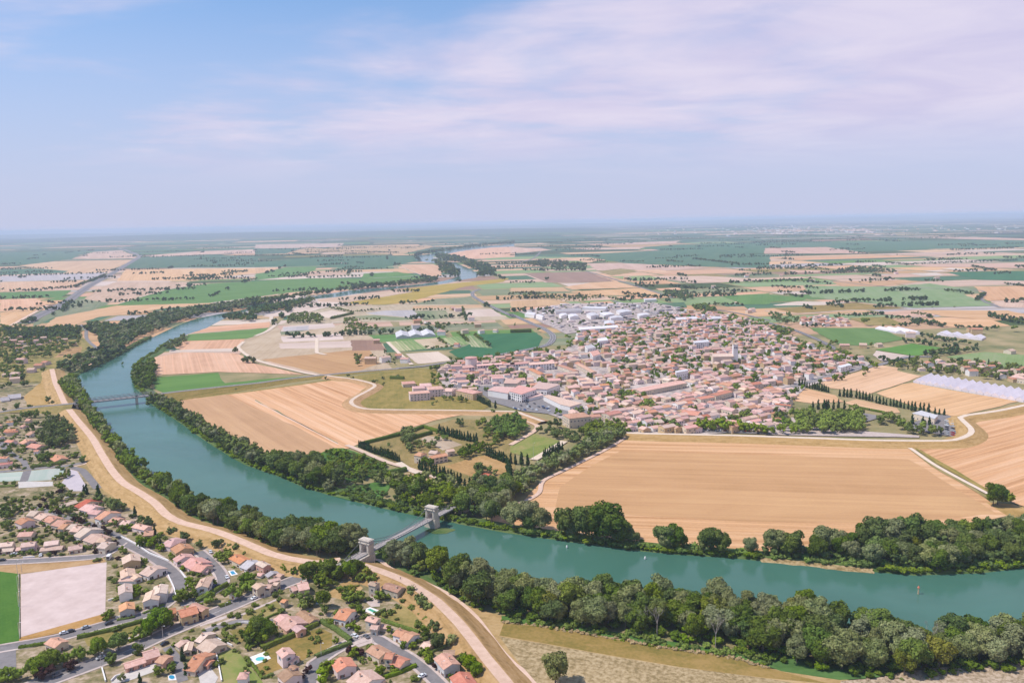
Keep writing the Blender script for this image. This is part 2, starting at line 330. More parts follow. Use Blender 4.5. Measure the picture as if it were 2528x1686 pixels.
# left bank of the picture's river from the near right edge round the bend; right bank back again
NEAR_BANK = PP('O', [(4200, 1560), (2900, 1490), (2351, 1478), (2100, 1470), (2000, 1450), (1800, 1408), (1600, 1385), (1480, 1378), (1250, 1372), (1100, 1345), (1020, 1312), (960, 1288), (900, 1268), (830, 1250),
    (700, 1232), (600, 1206), (500, 1175), (430, 1148), (370, 1114), (320, 1078), (280, 1035), (248, 995), (222, 955), (200, 925), (178, 893), (170, 872), (185, 858), (250, 829), (300, 802), (370, 765), (440, 735), (500, 722), (555, 712),
    'A1', (300, 815), (550, 775), (800, 735), (1000, 712), (1300, 688), (1640, 650), (1780, 618), (1860, 585), (1850, 540), (1790, 500), (1700, 480), (1560, 470), (1480, 455), (1440, 430), (1490, 408), (1640, 385), (1900, 340), (2351, 300)])
FAR_BANK = PP('O', [(4200, 1180), (2900, 1270), (2351, 1304), (2250, 1316), (2100, 1321), (1950, 1308), (1800, 1292), (1650, 1279), (1550, 1273), (1450, 1263), (1300, 1243), (1160, 1223), (1080, 1208), (1040, 1200), (960, 1185), (870, 1165), (760, 1138), (700, 1120), (640, 1094), (560, 1066), (480, 1018), (430, 983),
    (400, 962), (350, 930), (330, 908), (312, 893), (303, 868), (306, 842), (325, 825), (350, 812), (372, 793), (400, 783), (432, 767), (470, 755), (515, 732), (560, 716),
    'A1', (310, 835), (560, 800), (750, 783), (950, 750), (1310, 705), (1700, 665), (1880, 628), (2010, 605), (2000, 560), (1890, 505), (1800, 470), (1660, 455), (1610, 425), (1640, 410), (1900, 372), (2351, 330)])
NB = smooth_line(NEAR_BANK, 25); FB = smooth_line(FAR_BANK, 25)
def ladder(a, b, n):
    def res(l):
        d = [0]
        for i in range(1, len(l)): d.append(d[-1] + (l[i] - l[i - 1]).length)
        r = []
        j = 0
        for k in range(n + 1):
            s = d[-1] * k / n
            while j < len(d) - 2 and d[j + 1] < s: j += 1
            u = (s - d[j]) / max(1e-6, d[j + 1] - d[j]); r.append(l[j].lerp(l[j + 1], min(1, max(0, u))))
        return r
    return res(a), res(b)
# one sheet of water, closed polygon between the banks
poly = NB + FB[::-1]
link('river', mesh('river', [(p.x, p.y, 0.10) for p in poly], [tuple(range(len(poly)))], wm), kind='structure')
# earth banks: a low sloping shoulder along each shore, grown over by the woods
field_mat('bank_earth', (0.04, 0.075, 0.02), (0.075, 0.12, 0.032), (0.14, 0.16, 0.06), rows=0.2, patch=0.06)
def bank(pts, side, wd=16, h=1.3):
    pr = [(-1.0, -0.3), (2.0, h * .7), (5.0, h), (wd * .7, h * .8), (wd, 0.05)]
    pr = [(o * side, z) for o, z in pr]; pr = sorted(pr)
    v, f = sweep(pts, pr); link('river_bank', mesh('river_bank', v, f, MATS['bank_earth'], smooth=True), kind='structure')
def span(l, a, b): return l[int(len(l) * a):int(len(l) * b)]
nb_near = [p for p in NB if p.y < 1500]; fb_near = [p for p in FB if p.y < 1500]
bank(nb_near, 1); bank(fb_near, -1)
# shingle beach on the far shore
xa, xb = P('O', 2010, 1310).x, P('O', 1740, 1288).x; l_ = [Vector((p.x, p.y, 0)) for p in smooth_line(FAR_BANK, 4) if xb < p.x < xa and p.y < 700]; v, f = sweep(l_, [(-2.5, 1.15), (-.5, .75), (.8, .3), (2.0, .02)], 0); v = [(x + random.uniform(-.7, .7), y + random.uniform(-.7, .7), z + .05) for x, y, z in v]
link('shingle_beach', mesh('shingle_beach', v, f, MATS['tan_rough']), kind='structure')
# ================================================================ fields
FZ = [0.14]
def F(mat, tile, pts, d=None, name='field', z=None, jit=1.2, kind='structure'):
    w_ = PP(tile, pts)
    if d is not None: a = P(tile if isinstance(d[0][0], (int, float)) else d[0][0], *d[0][-2:]); b = P(tile if isinstance(d[1][0], (int, float)) else d[1][0], *d[1][-2:])
    else: a, b = max(((w_[i - 1], w_[i]) for i in range(len(w_))), key=lambda e: (e[0] - e[1]).length)
    ang = math.atan2(b.y - a.y, b.x - a.x); c = sum(w_, Vector()) / len(w_); cs, sn = math.cos(-ang), math.sin(-ang); v = []
    for i, p in enumerate(w_):
        q = w_[(i + 1) % len(w_)]; L = (q - p).length; n = max(1, min(14, int(L / 18)))
        nrm = Vector((-(q - p).y, (q - p).x, 0)).normalized()
        for k in range(n):
            s = k / n; r = p.lerp(q, s) + (nrm * random.uniform(-jit, jit) * (p.y / 900) if k else Vector()) - c
            v.append((r.x * cs - r.y * sn, r.x * sn + r.y * cs, 0))
    if z is None: FZ[0] += 0.004; z = FZ[0]
    o = link(name, mesh(name, v, [tuple(range(len(v)))], MATS[mat]), kind=kind); o.location = (c.x, c.y, z); o.rotation_euler = (0, 0, ang)
    return o
# far and middle distance, left of the river
F('green_blue', 'A0', [(0, 380), (800, 365), (650, 440), (200, 490), (0, 495)])
F('wheat_pink', 'A0', [(650, 440), (850, 375), (1100, 360), (1240, 420), (1230, 435)])
F('wheat', 'A0', [(170, 500), (500, 460), (1230, 445), (1100, 500), (960, 560), (600, 575), (500, 540)])
F('green_blue', 'A0', [(0, 530), (330, 525), (620, 548), (580, 565), (0, 585)])
F('grey_soil', 'A0', [(0, 595), (960, 562), (900, 610), (840, 625), (0, 645)])
F('wheat', 'A0', [(0, 650), (840, 627), (700, 695), (0, 740)])
F('green', 'A0', [(0, 745), (380, 732), (650, 722), (560, 790), (340, 792), (0, 800)])
F('wheat', 'A0', [(0, 808), (330, 795), (430, 855), (0, 920)]); F('wheat', 'A0', [(0, 925), (430, 860), (210, 985), (100, 1040), (0, 1050)])
F('wheat_pink', 'A0', [(1300, 410), (1800, 370), (2351, 350), (2351, 385), (1800, 400), (1400, 425)])
F('green_blue', 'A0', [(1200, 470), (1300, 425), (1900, 400), (2351, 415), (2351, 515), (1150, 525)])
F('wheat', 'A0', [(1060, 640), (1140, 535), (2330, 522), (2351, 560), (1750, 640), (1240, 638)])
F('wheat_pink', 'A0', [(740, 820), (930, 690), (1060, 645), (1720, 645), (1600, 700), (1150, 810), (1050, 835)])
F('green', 'A0', [(1060, 855), (1500, 722), (1900, 662), (2351, 640), 'A1', (0, 640), (470, 615), (960, 618), (1500, 592), (1640, 625), (1000, 665), (700, 705), (300, 745), (0, 785), 'A0', (1900, 838), (1500, 850)], (('A0', 1060, 855), ('A1', 960, 650)))
F('wheat', 'A0', [(395, 1055), (500, 970), (1060, 862), (1960, 838), (1850, 862), (1500, 885), (1200, 935), (900, 965), (740, 1012), (650, 1045)])
F('green_dull', 'A0', [(330, 960), (500, 850), (690, 790), (1000, 840), (900, 880), (500, 960), (290, 1060)])
F('green_blue', 'A1', [(0, 470), (480, 430), (1000, 412), (1430, 412), (1480, 460), (1300, 490), (1150, 520), (820, 525), (600, 500), (300, 510), (0, 515)])
F('wheat_pink', 'A1', [(0, 310), (810, 295), (760, 330), (420, 340), (0, 345)]); F('tan', 'A1', [(290, 385), (470, 337), (640, 347), (800, 322), (1600, 317), (1610, 332), (1450, 368), (1320, 400), (800, 382)])
F('green_blue', 'A1', [(0, 347), (410, 342), (280, 390), (0, 400)])
F('wheat', 'A1', [(0, 520), (240, 516), (100, 558), (0, 572)]); F('green', 'A1', [(0, 575), (110, 560), (260, 517), (560, 505), (540, 545), (300, 600), (0, 632)])
F('wheat', 'A1', [(780, 540), (1360, 527), (1400, 550), (800, 560)]); F('green', 'A1', [(985, 572), (1300, 557), (1500, 590), (960, 616)])
F('wheat', 'A1', [(1310, 490), (1620, 486), (1690, 530), (1690, 590), (1630, 605), (1500, 582), (1340, 512)])
F('wheat', 'A1', [(1690, 402), (1900, 364), (2130, 337), (2351, 327), (2351, 420), (2000, 440), (1760, 432)])
# between the river and the town
F('pale', 'A1', [(60, 962), (560, 815), (830, 838), (890, 852), (640, 880), (400, 942), (130, 966)]); F('wheat_pink', 'A1', [(558, 806), (1300, 716), (1440, 735), (830, 835), (600, 828)])
F('sunflower', 'A1', [(830, 836), (1440, 737), (1310, 716), (1700, 670), (2310, 612), (2250, 648), (1900, 690), (1650, 758), (1400, 828), (1180, 853), (900, 850)])
F('fallow', 'A1', [(400, 945), (640, 885), (900, 858), (1180, 860), (1400, 835), (2050, 855), (2330, 985), (1900, 1010), (1250, 1010), (700, 1010), (640, 1050), (230, 1040)])
F('pale', 'A1', [(520, 940), (690, 905), (880, 935), (660, 975)]); F('green_dull', 'A1', [(880, 960), (1080, 948), (1500, 985), (1250, 1000), (960, 985)]); F('grey_soil', 'A1', [(1000, 930), (1180, 907), (1440, 903), (1500, 975), (1080, 945)])
F('green_dull', 'A1', [(1420, 850), (1640, 800), (1950, 782), (2040, 850), (1700, 852)]); F('tan', 'A1', [(1430, 866), (2050, 853), (2070, 882), (1430, 892)])
F('green_dull', 'A1', [(1440, 912), (1730, 905), (1760, 970), (1540, 998)]); F('pale', 'A1', [(1900, 905), (2140, 892), (2260, 958), (1920, 966)])
F('fallow', 'O', [(555, 785), (632, 735), (645, 770), (800, 742), (880, 790), (900, 850), (760, 862), (700, 857), (590, 832), (548, 802)])
F('tan', 'O', [(600, 826), (845, 800), (872, 835), (830, 850), (745, 860)]); F('wheat_pink', 'O', [(590, 832), (620, 830), (740, 862), (700, 858)])
for q in ([(650, 750), (765, 742), (770, 752), (645, 762)], [(645, 773), (785, 766), (790, 780), (650, 786)], [(640, 789), (805, 783), (808, 798), (645, 801)]): F('pale', 'O', q)
F('brown', 'O', [(806, 781), (868, 781), (888, 804), (808, 806)]); F('grey_soil', 'A1', [(250, 1060), (490, 1045), (490, 1085), (255, 1095)])
F('green_dark', 'O', [(1030, 808), (1100, 783), (1095, 768), (1232, 764), (1246, 775), (1238, 795), (1180, 812), (1100, 828), (1065, 828)])
F('striped_crop', 'A1', [(1200, 1190), (1440, 1172), (1560, 1255), (1290, 1280)], ((1200, 1190), (1290, 1280))); F('fallow', 'A1', [(1440, 1172), (1650, 1155), (1790, 1230), (1560, 1255)], ((1440, 1172), (1560, 1255)))
F('striped_crop', 'A1', [(1690, 1160), (1840, 1140), (1950, 1212), (1790, 1230)], ((1690, 1160), (1790, 1230))); F('striped_crop', 'A1', [(1880, 1140), (2000, 1130), (2150, 1250), (1960, 1235)], ((1880, 1140), (1960, 1235)))
F('pale', 'A1', [(1360, 1300), (1660, 1280), (1800, 1360), (1480, 1392)])
F('wheat', 'O', [(480, 751), (622, 739), (618, 752), (440, 766)]); F('green', 'O', [(432, 768), (618, 753), (600, 768), (565, 778), (430, 783)]); F('wheat', 'O', [(400, 797), (430, 784), (560, 780), (545, 806), (420, 806)])
F('pale', 'O', [(390, 804), (545, 800), (545, 808), (388, 810)]); F('wheat', 'O', [(348, 822), (420, 809), (545, 812), (585, 835), (700, 860), (500, 854), (346, 862)])
F('green', 'O', [(352, 868), (500, 856), (517, 880), (640, 868), (700, 864), (560, 884), (380, 904), (354, 892)])
F('olive', 'O', [(380, 920), (545, 902), (760, 872), (850, 858), (960, 846), (1000, 848), (1012, 898), (1130, 930), (1100, 946), (850, 946), (805, 935), (830, 885), (760, 878), (545, 908)])
F('wheat_rows', 'O', [(405, 920), (545, 904), (762, 874), (835, 880), (842, 890), (806, 915), (798, 932), (850, 946), (1090, 948), (1000, 965), (830, 1017), (800, 1030), (690, 1052), (620, 1046), (490, 992), (430, 958)], (('B1', 0, 330), ('B1', 750, 720)))
F('tan', 'O', [(405, 922), (520, 906), (560, 925), (690, 985), (770, 1030), (690, 1054), (620, 1048), (490, 994), (430, 958)], (('B1', 0, 330), ('B1', 750, 720)))
F('track', 'B1', [(0, 328), (760, 722), (745, 724), (0, 338)], name='field_path'); F('green_dull', 'B1', [(0, 318), (750, 712), (752, 718), (0, 326)], name='field_verge')
# estate between field and bridge
F('olive', 'B1', [(950, 740), (1350, 620), (1530, 575), (1800, 500), (2080, 500), (2120, 560), (2351, 620), (2351, 1000), (2300, 1050), (1850, 1090), (1300, 900)])
F('dry_grass', 'B1', [(1720, 925), (1900, 870), (2090, 825), (2290, 910), (2290, 990), (1950, 1015)]); F('fallow', 'B1', [(1490, 680), (1560, 650), (1700, 660), (1880, 730), (1700, 780), (1600, 720)])
F('lawn', 'B2', [(0, 740), (200, 625), (470, 700), (240, 840), (180, 850), (0, 800)]); F('lush', 'B1', [(730, 1200), (800, 1130), (1080, 1070), (1240, 1090), (1200, 1150), (1080, 1240), (880, 1240)])
F('lush', 'B1', [(480, 850), (700, 760), (800, 760), (900, 790), (1180, 900), (1200, 960), (1060, 1020), (850, 1060), (700, 1000)]); F('tan_rough', 'B1', [(1290, 1010), (1400, 975), (1700, 1060), (1840, 1110), (1850, 1160), (1600, 1070), (1300, 1060)])
F('wheat', 'B1', [(2110, 1430), (2200, 1330), (2351, 1270), 'B2', (60, 1290), (0, 1400), (0, 1450)])
# right of the picture
F('wheat_rows', 'O', [(1442, 1003), (2060, 1015), (2250, 1135), (2312, 1185), (2200, 1210), (1900, 1262), (1700, 1268), (1500, 1248), (1300, 1228), (1150, 1203), (1190, 1165), (1240, 1110), (1330, 1060), (1400, 1025)], ((1500, 1230), (1900, 1244)))
F('tan', 'O', [(1425, 1036), (2085, 1055), (2122, 1075), (2285, 1178), (2200, 1190), (2000, 1202), (1700, 1198), (1400, 1180), (1275, 1165), (1285, 1120), (1350, 1075)], ((1500, 1230), (1900, 1244)))
F('wheat_rows', 'B3', [(1320, 725), (1700, 720), (1900, 640), (1940, 590), (1840, 490), (1900, 450), (2351, 415), (2900, 350), (3900, 250), (3900, 1500), (2900, 1400), (2351, 1290), (2250, 1255), (2010, 1130)], ((1500, 1000), (2351, 760)))
F('dry_grass', 'B3', [(2000, 1250), (2250, 1270), (2351, 1300), (2900, 1380), (2900, 1480), (2300, 1420), (2190, 1370)])
F('wheat', 'B3', [(140, 240), (310, 205), (640, 280), (670, 310), (720, 340), (430, 355), (250, 330)]); F('wheat', 'B3', [(490, 168), (1060, 8), (1210, 32), (1200, 57), (1420, 107), (1250, 170), (930, 275), (830, 240), (600, 218)])
F('wheat', 'B3', [(1010, 262), (1250, 178), (1340, 166), (1600, 218), (2300, 337), (1780, 465), (1690, 470), (1320, 372)]); F('wheat', 'B3', [(720, 347), (830, 317), (1200, 397), (1230, 440), (1180, 442), (1080, 432), (830, 387)])
# plain beyond the town
F('brown', 'A2', [(115, 570), (690, 556), (940, 640), (720, 650), (330, 655)]); F('wheat', 'A2', [(730, 655), (960, 642), (1170, 700), (560, 716), (480, 696)]); F('wheat', 'A2', [(540, 735), (1200, 702), (1480, 793), (1080, 772), (700, 765)])
F('tan', 'A2', [(0, 702), (480, 696), (540, 735), (0, 735)]); F('wheat_pink', 'A2', [(700, 480), (1000, 476), (1800, 516), (1300, 553), (780, 545)]); F('olive', 'A2', [(790, 552), (1000, 527), (1200, 547), (920, 590)])
F('wheat', 'A2', [(1110, 546), (1340, 536), (1490, 560), (1330, 574)]); F('wheat_pink', 'A2', [(1260, 600), (1750, 592), (2250, 620), (2300, 640), (1990, 650), (1650, 660), (1400, 622)])
F('green_light', 'A2', [(900, 600), (1250, 592), (1390, 622), (1150, 640)]); F('wheat', 'A2', [(1060, 642), (1400, 632), (1550, 664), (1180, 670)]); F('wheat', 'A2', [(1310, 708), (1520, 700), (1560, 720), (1370, 728)])
F('green_light', 'A2', [(1690, 812), (1900, 778), (2080, 850), (1730, 850)]); F('green', 'A2', [(1920, 775), (2351, 752), (2351, 850), (2115, 853)]); F('green_blue', 'A2', [(1130, 850), (1580, 832), (1600, 880), (1350, 900)])
F('tan', 'A2', [(0, 822), (400, 802), (560, 850), (0, 885)]); F('wheat', 'A2', [(0, 890), (550, 852), (900, 822), (990, 860), (300, 898), (0, 915)]); F('wheat', 'A2', [(450, 430), (720, 426), (860, 450), (700, 474)])
F('wheat_pink', 'A2', [(0, 330), (390, 356), (100, 385), (0, 385)]); F('green_blue', 'A2', [(260, 420), (900, 385), (1400, 360), (2351, 400), (2351, 520), (1800, 512), (1000, 470), (860, 448), (700, 424)])
F('wheat_pink', 'A2', [(530, 342), (1170, 335), (1180, 350), (700, 356)]); F('wheat_pink', 'A2', [(660, 305), (1000, 295), (1540, 275), (1480, 300), (1000, 308)]); F('green_blue', 'A2', [(1180, 335), (1500, 310), (2351, 300), (2351, 390), (1500, 380)])
F('lawn', 'A2', [(370, 1285), (470, 1260), (640, 1225), (620, 1290), (450, 1315)]); F('green', 'A2', [(1700, 1012), (1900, 1002), (2240, 987), (2200, 1040), (1720, 1047)]); F('tan', 'A2', [(1850, 875), (2120, 870), (2150, 900), (1920, 905)])
F('green_light', 'A3', [(350, 682), (1100, 690), (1500, 662), (1900, 722), (1800, 762), (2080, 865), (1350, 885), (830, 830), (430, 790)]); F('green', 'A3', [(0, 762), (400, 790), (330, 820), (0, 835)])
F('olive', 'A3', [(90, 892), (550, 855), (830, 838), (1300, 890), (800, 902), (300, 930)]); F('pale', 'A3', [(70, 860), (300, 825), (800, 832), (540, 858), (110, 865)])
F('wheat_pink', 'A3', [(600, 942), (1400, 902), (1550, 950), (1500, 978), (1100, 945)]); F('wheat', 'A3', [(1400, 905), (2200, 907), (2500, 970), (2100, 1000), (1600, 960)])
F('wheat', 'A3', [(1440, 1005), (1540, 978), (2040, 987), (2230, 1050), (1700, 1060)]); F('wheat', 'A3', [(1900, 690), (2600, 680), (2600, 800), (2020, 820)]); F('wheat_pink', 'A3', [(2030, 822), (2600, 805), (2600, 885), (2150, 877)])
F('tan', 'A3', [(600, 640), (1480, 642), (1000, 690), (700, 690)]); F('green_dark', 'A3', [(1650, 560), (2600, 545), (2600, 642), (1930, 630)]); F('wheat_pink', 'A3', [(1200, 492), (2600, 468), (2600, 528), (1500, 510)])
F('green_blue', 'A3', [(0, 290), (2600, 262), (2600, 330), (1400, 352), (600, 362), (0, 332)]); F('wheat_pink', 'A3', [(0, 342), (560, 332), (960, 390), (0, 392)]); F('wheat_pink', 'A3', [(1190, 241), (1870, 239), (2600, 262), (2600, 275), (1900, 262)])
F('green', 'A3', [(400, 1065), (1050, 1067), (1270, 1170), (900, 1228), (680, 1220)]); F('green', 'A3', [(1000, 1265), (1330, 1207), (1600, 1245), (1400, 1318), (1330, 1318)]); F('green_light', 'A3', [(1640, 1330), (2000, 1285), (2600, 1330), (2600, 1470), (2130, 1420)])
F('pale', 'A3', [(1010, 1272), (1330, 1322), (1060, 1372), (980, 1312)]); F('pale', 'A3', [(1310, 572), (1560, 566), (1630, 588), (1430, 595)]); F('olive', 'A3', [(760, 975), (1100, 965), (1280, 1035), (950, 1045)]); F('wheat_pink', 'A3', [(190, 540), (560, 545), (480, 560), (300, 565)])
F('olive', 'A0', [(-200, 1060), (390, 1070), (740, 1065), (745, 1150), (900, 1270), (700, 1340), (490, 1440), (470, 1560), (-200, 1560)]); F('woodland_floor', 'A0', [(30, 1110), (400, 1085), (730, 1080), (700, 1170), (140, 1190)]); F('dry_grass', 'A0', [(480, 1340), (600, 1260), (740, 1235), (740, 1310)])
# near shore: rough meadow outside the levee
F('dry_grass', 'C1', [(1000, 440), (1150, 470), (1350, 560), (1600, 680), (1900, 840), (2351, 980), 'C2', (300, 1035), (700, 1100), (1200, 1190), (2000, 1305), (2351, 1420), (2900, 1500), (4300, 1700), (4300, 3000), (1200, 3000), (300, 2000), 'C1', (2351, 1700), (2280, 1543), (2100, 1320), (1850, 1000), (1650, 800), (1350, 610)], (('C2', 0, 1200), ('C2', 1500, 1400)), jit=0.3)
F('olive', 'C2', [(-60, 1010), (300, 1040), (700, 1110), (1200, 1200), (2000, 1320), (2351, 1420), (2900, 1560), (2351, 1510), (1500, 1400), (900, 1300), (300, 1190), (-100, 1120)], ((0, 1100), (2000, 1380)))
F('tan_rough', 'C2', [(-100, 1130), (300, 1195), (900, 1305), (1500, 1405), (2351, 1515), (2900, 1600), (4300, 1850), (4300, 3000), (1300, 3000), (350, 1900), (100, 1400)], ((0, 1150), (2000, 1450)))
F('lush', 'C2', [(-80, 940), (300, 985), (700, 1045), (1200, 1135), (2000, 1265), (2351, 1330), (2351, 1400), (2000, 1312), (1200, 1190), (700, 1100), (300, 1036), (-80, 990)]); F('lush', 'C3', [(-100, 1230), (500, 1330), (950, 1400), (1300, 1430), (1000, 1505), (680, 1525), (150, 1445), (0, 1390)]); F('pink_rough', 'C3', [(690, 1532), (1000, 1510), (1300, 1446), (1700, 1400), (2351, 1330), (2900, 1320), (3900, 1350), (3900, 2600), (1200, 2600), (600, 1900)])
# village side
field_mat('garden_ground', (0.09, 0.10, 0.032), (0.26, 0.195, 0.10), (0.50, 0.36, 0.27), rows=0.1, patch=0.10, fine=0.4)
F('garden_ground', 'O', [(-150, 900), (120, 880), (180, 960), (200, 1060), (240, 1110), (330, 1190), (420, 1240), (600, 1295), (740, 1315), (850, 1315), (950, 1350), (1030, 1430), (1100, 1568), (1180, 1800), (-300, 1800), (-300, 1000)], ((0, 1000), (300, 1000)), jit=0.4)
F('dry_grass', 'B0', [(220, 290), (370, 170), (440, 70), (480, 70), (600, 350), (240, 380)]); F('dry_grass', 'B0', [(0, 450), (540, 385), (640, 440), (800, 640), (900, 840), (860, 880), (760, 830), (700, 650), (640, 500), (480, 440), (200, 420)])
F('olive', 'B0', [(660, 940), (900, 860), (1100, 1080), (1300, 1200), (1500, 1380), (1800, 1500), (1300, 1330), (950, 1200), (880, 1110), (780, 1000)])
F('pitch_grass', 'C0', [(-400, 515), (158, 515), (178, 1180), (-400, 1270)]); F('dry_grass', 'C0', [(-300, 475), (930, 412), (965, 452), (190, 562), (-300, 510)]); F('dry_grass', 'C0', [(180, 1140), (955, 915), (1050, 985), (560, 1110), (-300, 1280), (170, 1185)])
F('sand_court', 'C0', [(190, 565), (968, 455), (955, 920), (190, 1135)], jit=0.15)
F('lawn', 'D5', [(270, 1030), (590, 930), (1090, 1543), (1150, 1700), (360, 1700), (340, 1543)]); F('olive', 'D5', [(1070, 985), (2120, 560), (2351, 660), (2351, 900), (2030, 1040), (1650, 1230), (1300, 1350), (1080, 1490), (930, 1240)])
F('olive', 'D5', [(480, 620), (720, 550), (960, 560), (700, 830)]); F('olive', 'D5', [(730, 330), (1370, 60), (1430, 220), (1300, 320), (870, 430), (740, 410)]); F('olive', 'D6', [(1290, 905), (1400, 830), (1750, 660), (2100, 950), (2180, 1130), (2030, 1205), (1310, 950)])
F('dry_grass', 'D6', [(320, 530), (660, 275), (900, 290), (1000, 400), (800, 600), (650, 620)]); F('olive', 'C0', [(760, 1150), (1300, 1010), (1360, 1080), (900, 1230), (800, 1220)]); F('pavement', 'C0', [(900, 1225), (1360, 1075), (1370, 1090), (900, 1240)], name='footpath')
F('pavement', 'D3', [(1530, 690), (1960, 560), (1960, 600), (1560, 730)], name='footpath'); F('pavement', 'D5', [(560, 370), (1350, 30), (1370, 50), (590, 400), (0, 620), (0, 590)], name='footpath')
F('court_green', 'D8', [(-300, 1265), (470, 1215), (430, 1380), (-300, 1420)], name='court', jit=0); F('court_green', 'D8', [(520, 1205), (1190, 1145), (1130, 1300), (930, 1370), (470, 1400)], name='court', jit=0)
F('pale_violet', 'D8', [(1280, 1180), (1400, 1210), (1480, 1340), (1600, 1543), 'D1', (1580, 60), (1280, 60), (1230, 0), 'D8', (1120, 1420)], name='plaza'); F('concrete', 'D8', [(330, 1400), (960, 1400), (960, 1480), (340, 1520)], name='plaza')
c0 = P('D8', 700, 1560); link('sand_ring', mesh('sand_ring', [(c0.x - 8 + 20 * math.cos(a / 36 * 6.283), c0.y + 26 * math.sin(a / 36 * 6.283), 0.5) for a in range(36)], [tuple(range(36))], MATS['sand_yellow']), kind='structure')
F('asphalt', 'C0', [(-200, 1235), (145, 1225), (150, 1420), (-200, 1470)], name='car_park'); F('pavement', 'C1', [(880, 1190), (1000, 1130), (1060, 1140), (1080, 1180), (940, 1230)], name='paved_yard')
F('pavement', 'D3', [(1300, 1190), (1310, 1060), (1500, 1060), (1500, 1120), (1330, 1150)], name='paved_yard'); F('concrete', 'D3', [(480, 1420), (880, 1280), (900, 1400), (460, 1560), (200, 1600), (280, 1500)], name='terrace'); F('concrete', 'D3', [(1520, 1420), (1720, 1360), (1830, 1500), (1780, 1600), (1560, 1600)], name='terrace')
F('pavement', 'D6', [(1020, 620), (1150, 520), (1300, 620), (1310, 730), (1150, 740)], name='terrace')
# ground of the town and its car parks
field_mat('town_ground', (0.25, 0.20, 0.18), (0.40, 0.32, 0.285), (0.54, 0.43, 0.385), rows=0.1, patch=0.07, fine=0.5)
TOWN = [(1005, 852), (1060, 832), (1180, 818), (1300, 802), (1335, 765), (1400, 748), (1500, 735), (1640, 722), (1760, 748), (1840, 790), (1960, 822), (2000, 835), (1970, 852), (1850, 890), (1810, 925), (1800, 985), (1590, 1000), (1440, 996), (1390, 970), (1340, 985), (1270, 955), (1200, 935), (1100, 905), (1020, 888)]
F('town_ground', 'O', TOWN); F('town_ground', 'O', [(1190, 715), (1300, 698), (1500, 695), (1600, 715), (1520, 738), (1400, 752), (1300, 768), (1230, 735)], name='industrial_yard')
F('asphalt', 'O', [(1085, 890), (1130, 885), (1180, 900), (1330, 940), (1385, 945), (1330, 960), (1200, 945), (1130, 925)], name='car_park'); F('asphalt', 'B3', [(1540, 450), (1680, 470), (1790, 600), (1700, 660), (1350, 600), (1330, 540)], name='car_park'); F('pavement', 'B3', [(100, 520), (300, 470), (350, 520), (280, 560), (1400, 650), (1400, 668), (0, 640), (0, 600)], name='promenade'); F('asphalt', 'B3', [(820, 430), (1090, 480), (1000, 500), (900, 530)], name='car_park')
# ================================================================ roads, tracks, levees
RZ = [0.75]
def road(mat, tile, pts, width, name='road', lines=False, z=None, zp=0.0):
    RZ[0] += 0.004; z = RZ[0] if z is None else z
    l = smooth_line(PP(tile, pts, zp), max(6, width)); l = [Vector((p.x, p.y, 0)) for p in l]
    v, f = sweep(l, [(-width / 2, 0), (width / 2, 0)], z); o = link(name, mesh(name, v, f, MATS[mat]), kind='structure')
    if lines:
        for off in ((0,) if lines == 1 else (-width * .42, width * .42, 0)):
            v, f = sweep(l, [(off - .12, 0), (off + .12, 0)], z + 0.02); link('road_marking', mesh('road_marking', v, f, MATS['line_paint']), kind='structure')
    return o
ROADL = []
def kerbed(tile, pts, width, lines=1):
    """village street: carriageway between two raised pavements with kerbs"""
    l = smooth_line(PP(tile, pts), 6); l = [Vector((p.x, p.y, 0)) for p in l]; RZ[0] += 0.004; z = RZ[0]; ROADL.append((l, width / 2 + 2.2))
    v, f = sweep(l, [(-width / 2, 0), (width / 2, 0)], z); link('road', mesh('road', v, f, MATS['asphalt']), kind='structure')
    for s in (-1, 1):
        a, b = sorted((s * width / 2, s * (width / 2 + 1.4))); v, f = sweep(l, [(a, -0.1), (a, 0.12), (b, 0.12), (b, -0.1)], z); link('pavement', mesh('pavement', v, f, MATS['pavement']), kind='structure')
    for i in range(0, len(l) - 2, 3):
        if lines: v, f = sweep(l[i:i + 2], [(-.09, 0), (.09, 0)], z + 0.02); link('road_marking', mesh('road_marking', v, f, MATS['line_paint']), kind='structure')
kerbed('C0', [(100, 1660), (400, 1545), (900, 1362), (1250, 1222), (1500, 1102), (1800, 978), (2100, 852), (2351, 742), 'C1', (150, 700), (300, 640), (430, 592)], 9)
kerbed('C0', [(-200, 1285), (0, 1242), (500, 1150), (1000, 1012), (1300, 940), (1480, 850), (1600, 760), (1640, 660), (1580, 560), (1450, 450), (1280, 350), (1150, 290), (1080, 250)], 6.5, 0)
kerbed('C0', [(-200, 470), (0, 458), (500, 432), (900, 400), (1040, 330), (1100, 280)], 6, 0); kerbed('C0', [(1800, 360), (1920, 460), (2000, 560), (2020, 640), (1960, 700), (1800, 800), (1640, 830)], 5.5, 0)
kerbed('C1', [(480, 1640), (500, 1543), (540, 1380), (700, 1270), (900, 1170), (1050, 1130), (1200, 1210), (1400, 1330), (1520, 1420), (1650, 1543), (1800, 1700)], 5.5, 0); kerbed('C1', [(900, 1170), (830, 1090), (780, 1050)], 4.5, 0)
road('asphalt', 'D5', [(0, 640), (300, 540), (640, 440), (1000, 470), (1280, 430)], 4); road('asphalt', 'D3', [(1060, 1040), (1170, 1180), (1230, 1340), (1300, 1560)], 4.5)
road('asphalt', 'B0', [(0, 660), (10, 720), (60, 780), (130, 830), (220, 890), (240, 950)], 5); road('asphalt', 'B0', [(-100, 990), (240, 955), (600, 925), (780, 890)], 6); road('asphalt', 'B0', [(640, 938), (740, 962), (830, 1060), (885, 1130)], 6); road('asphalt', 'D8', [(430, 1400), (500, 1200)], 6)
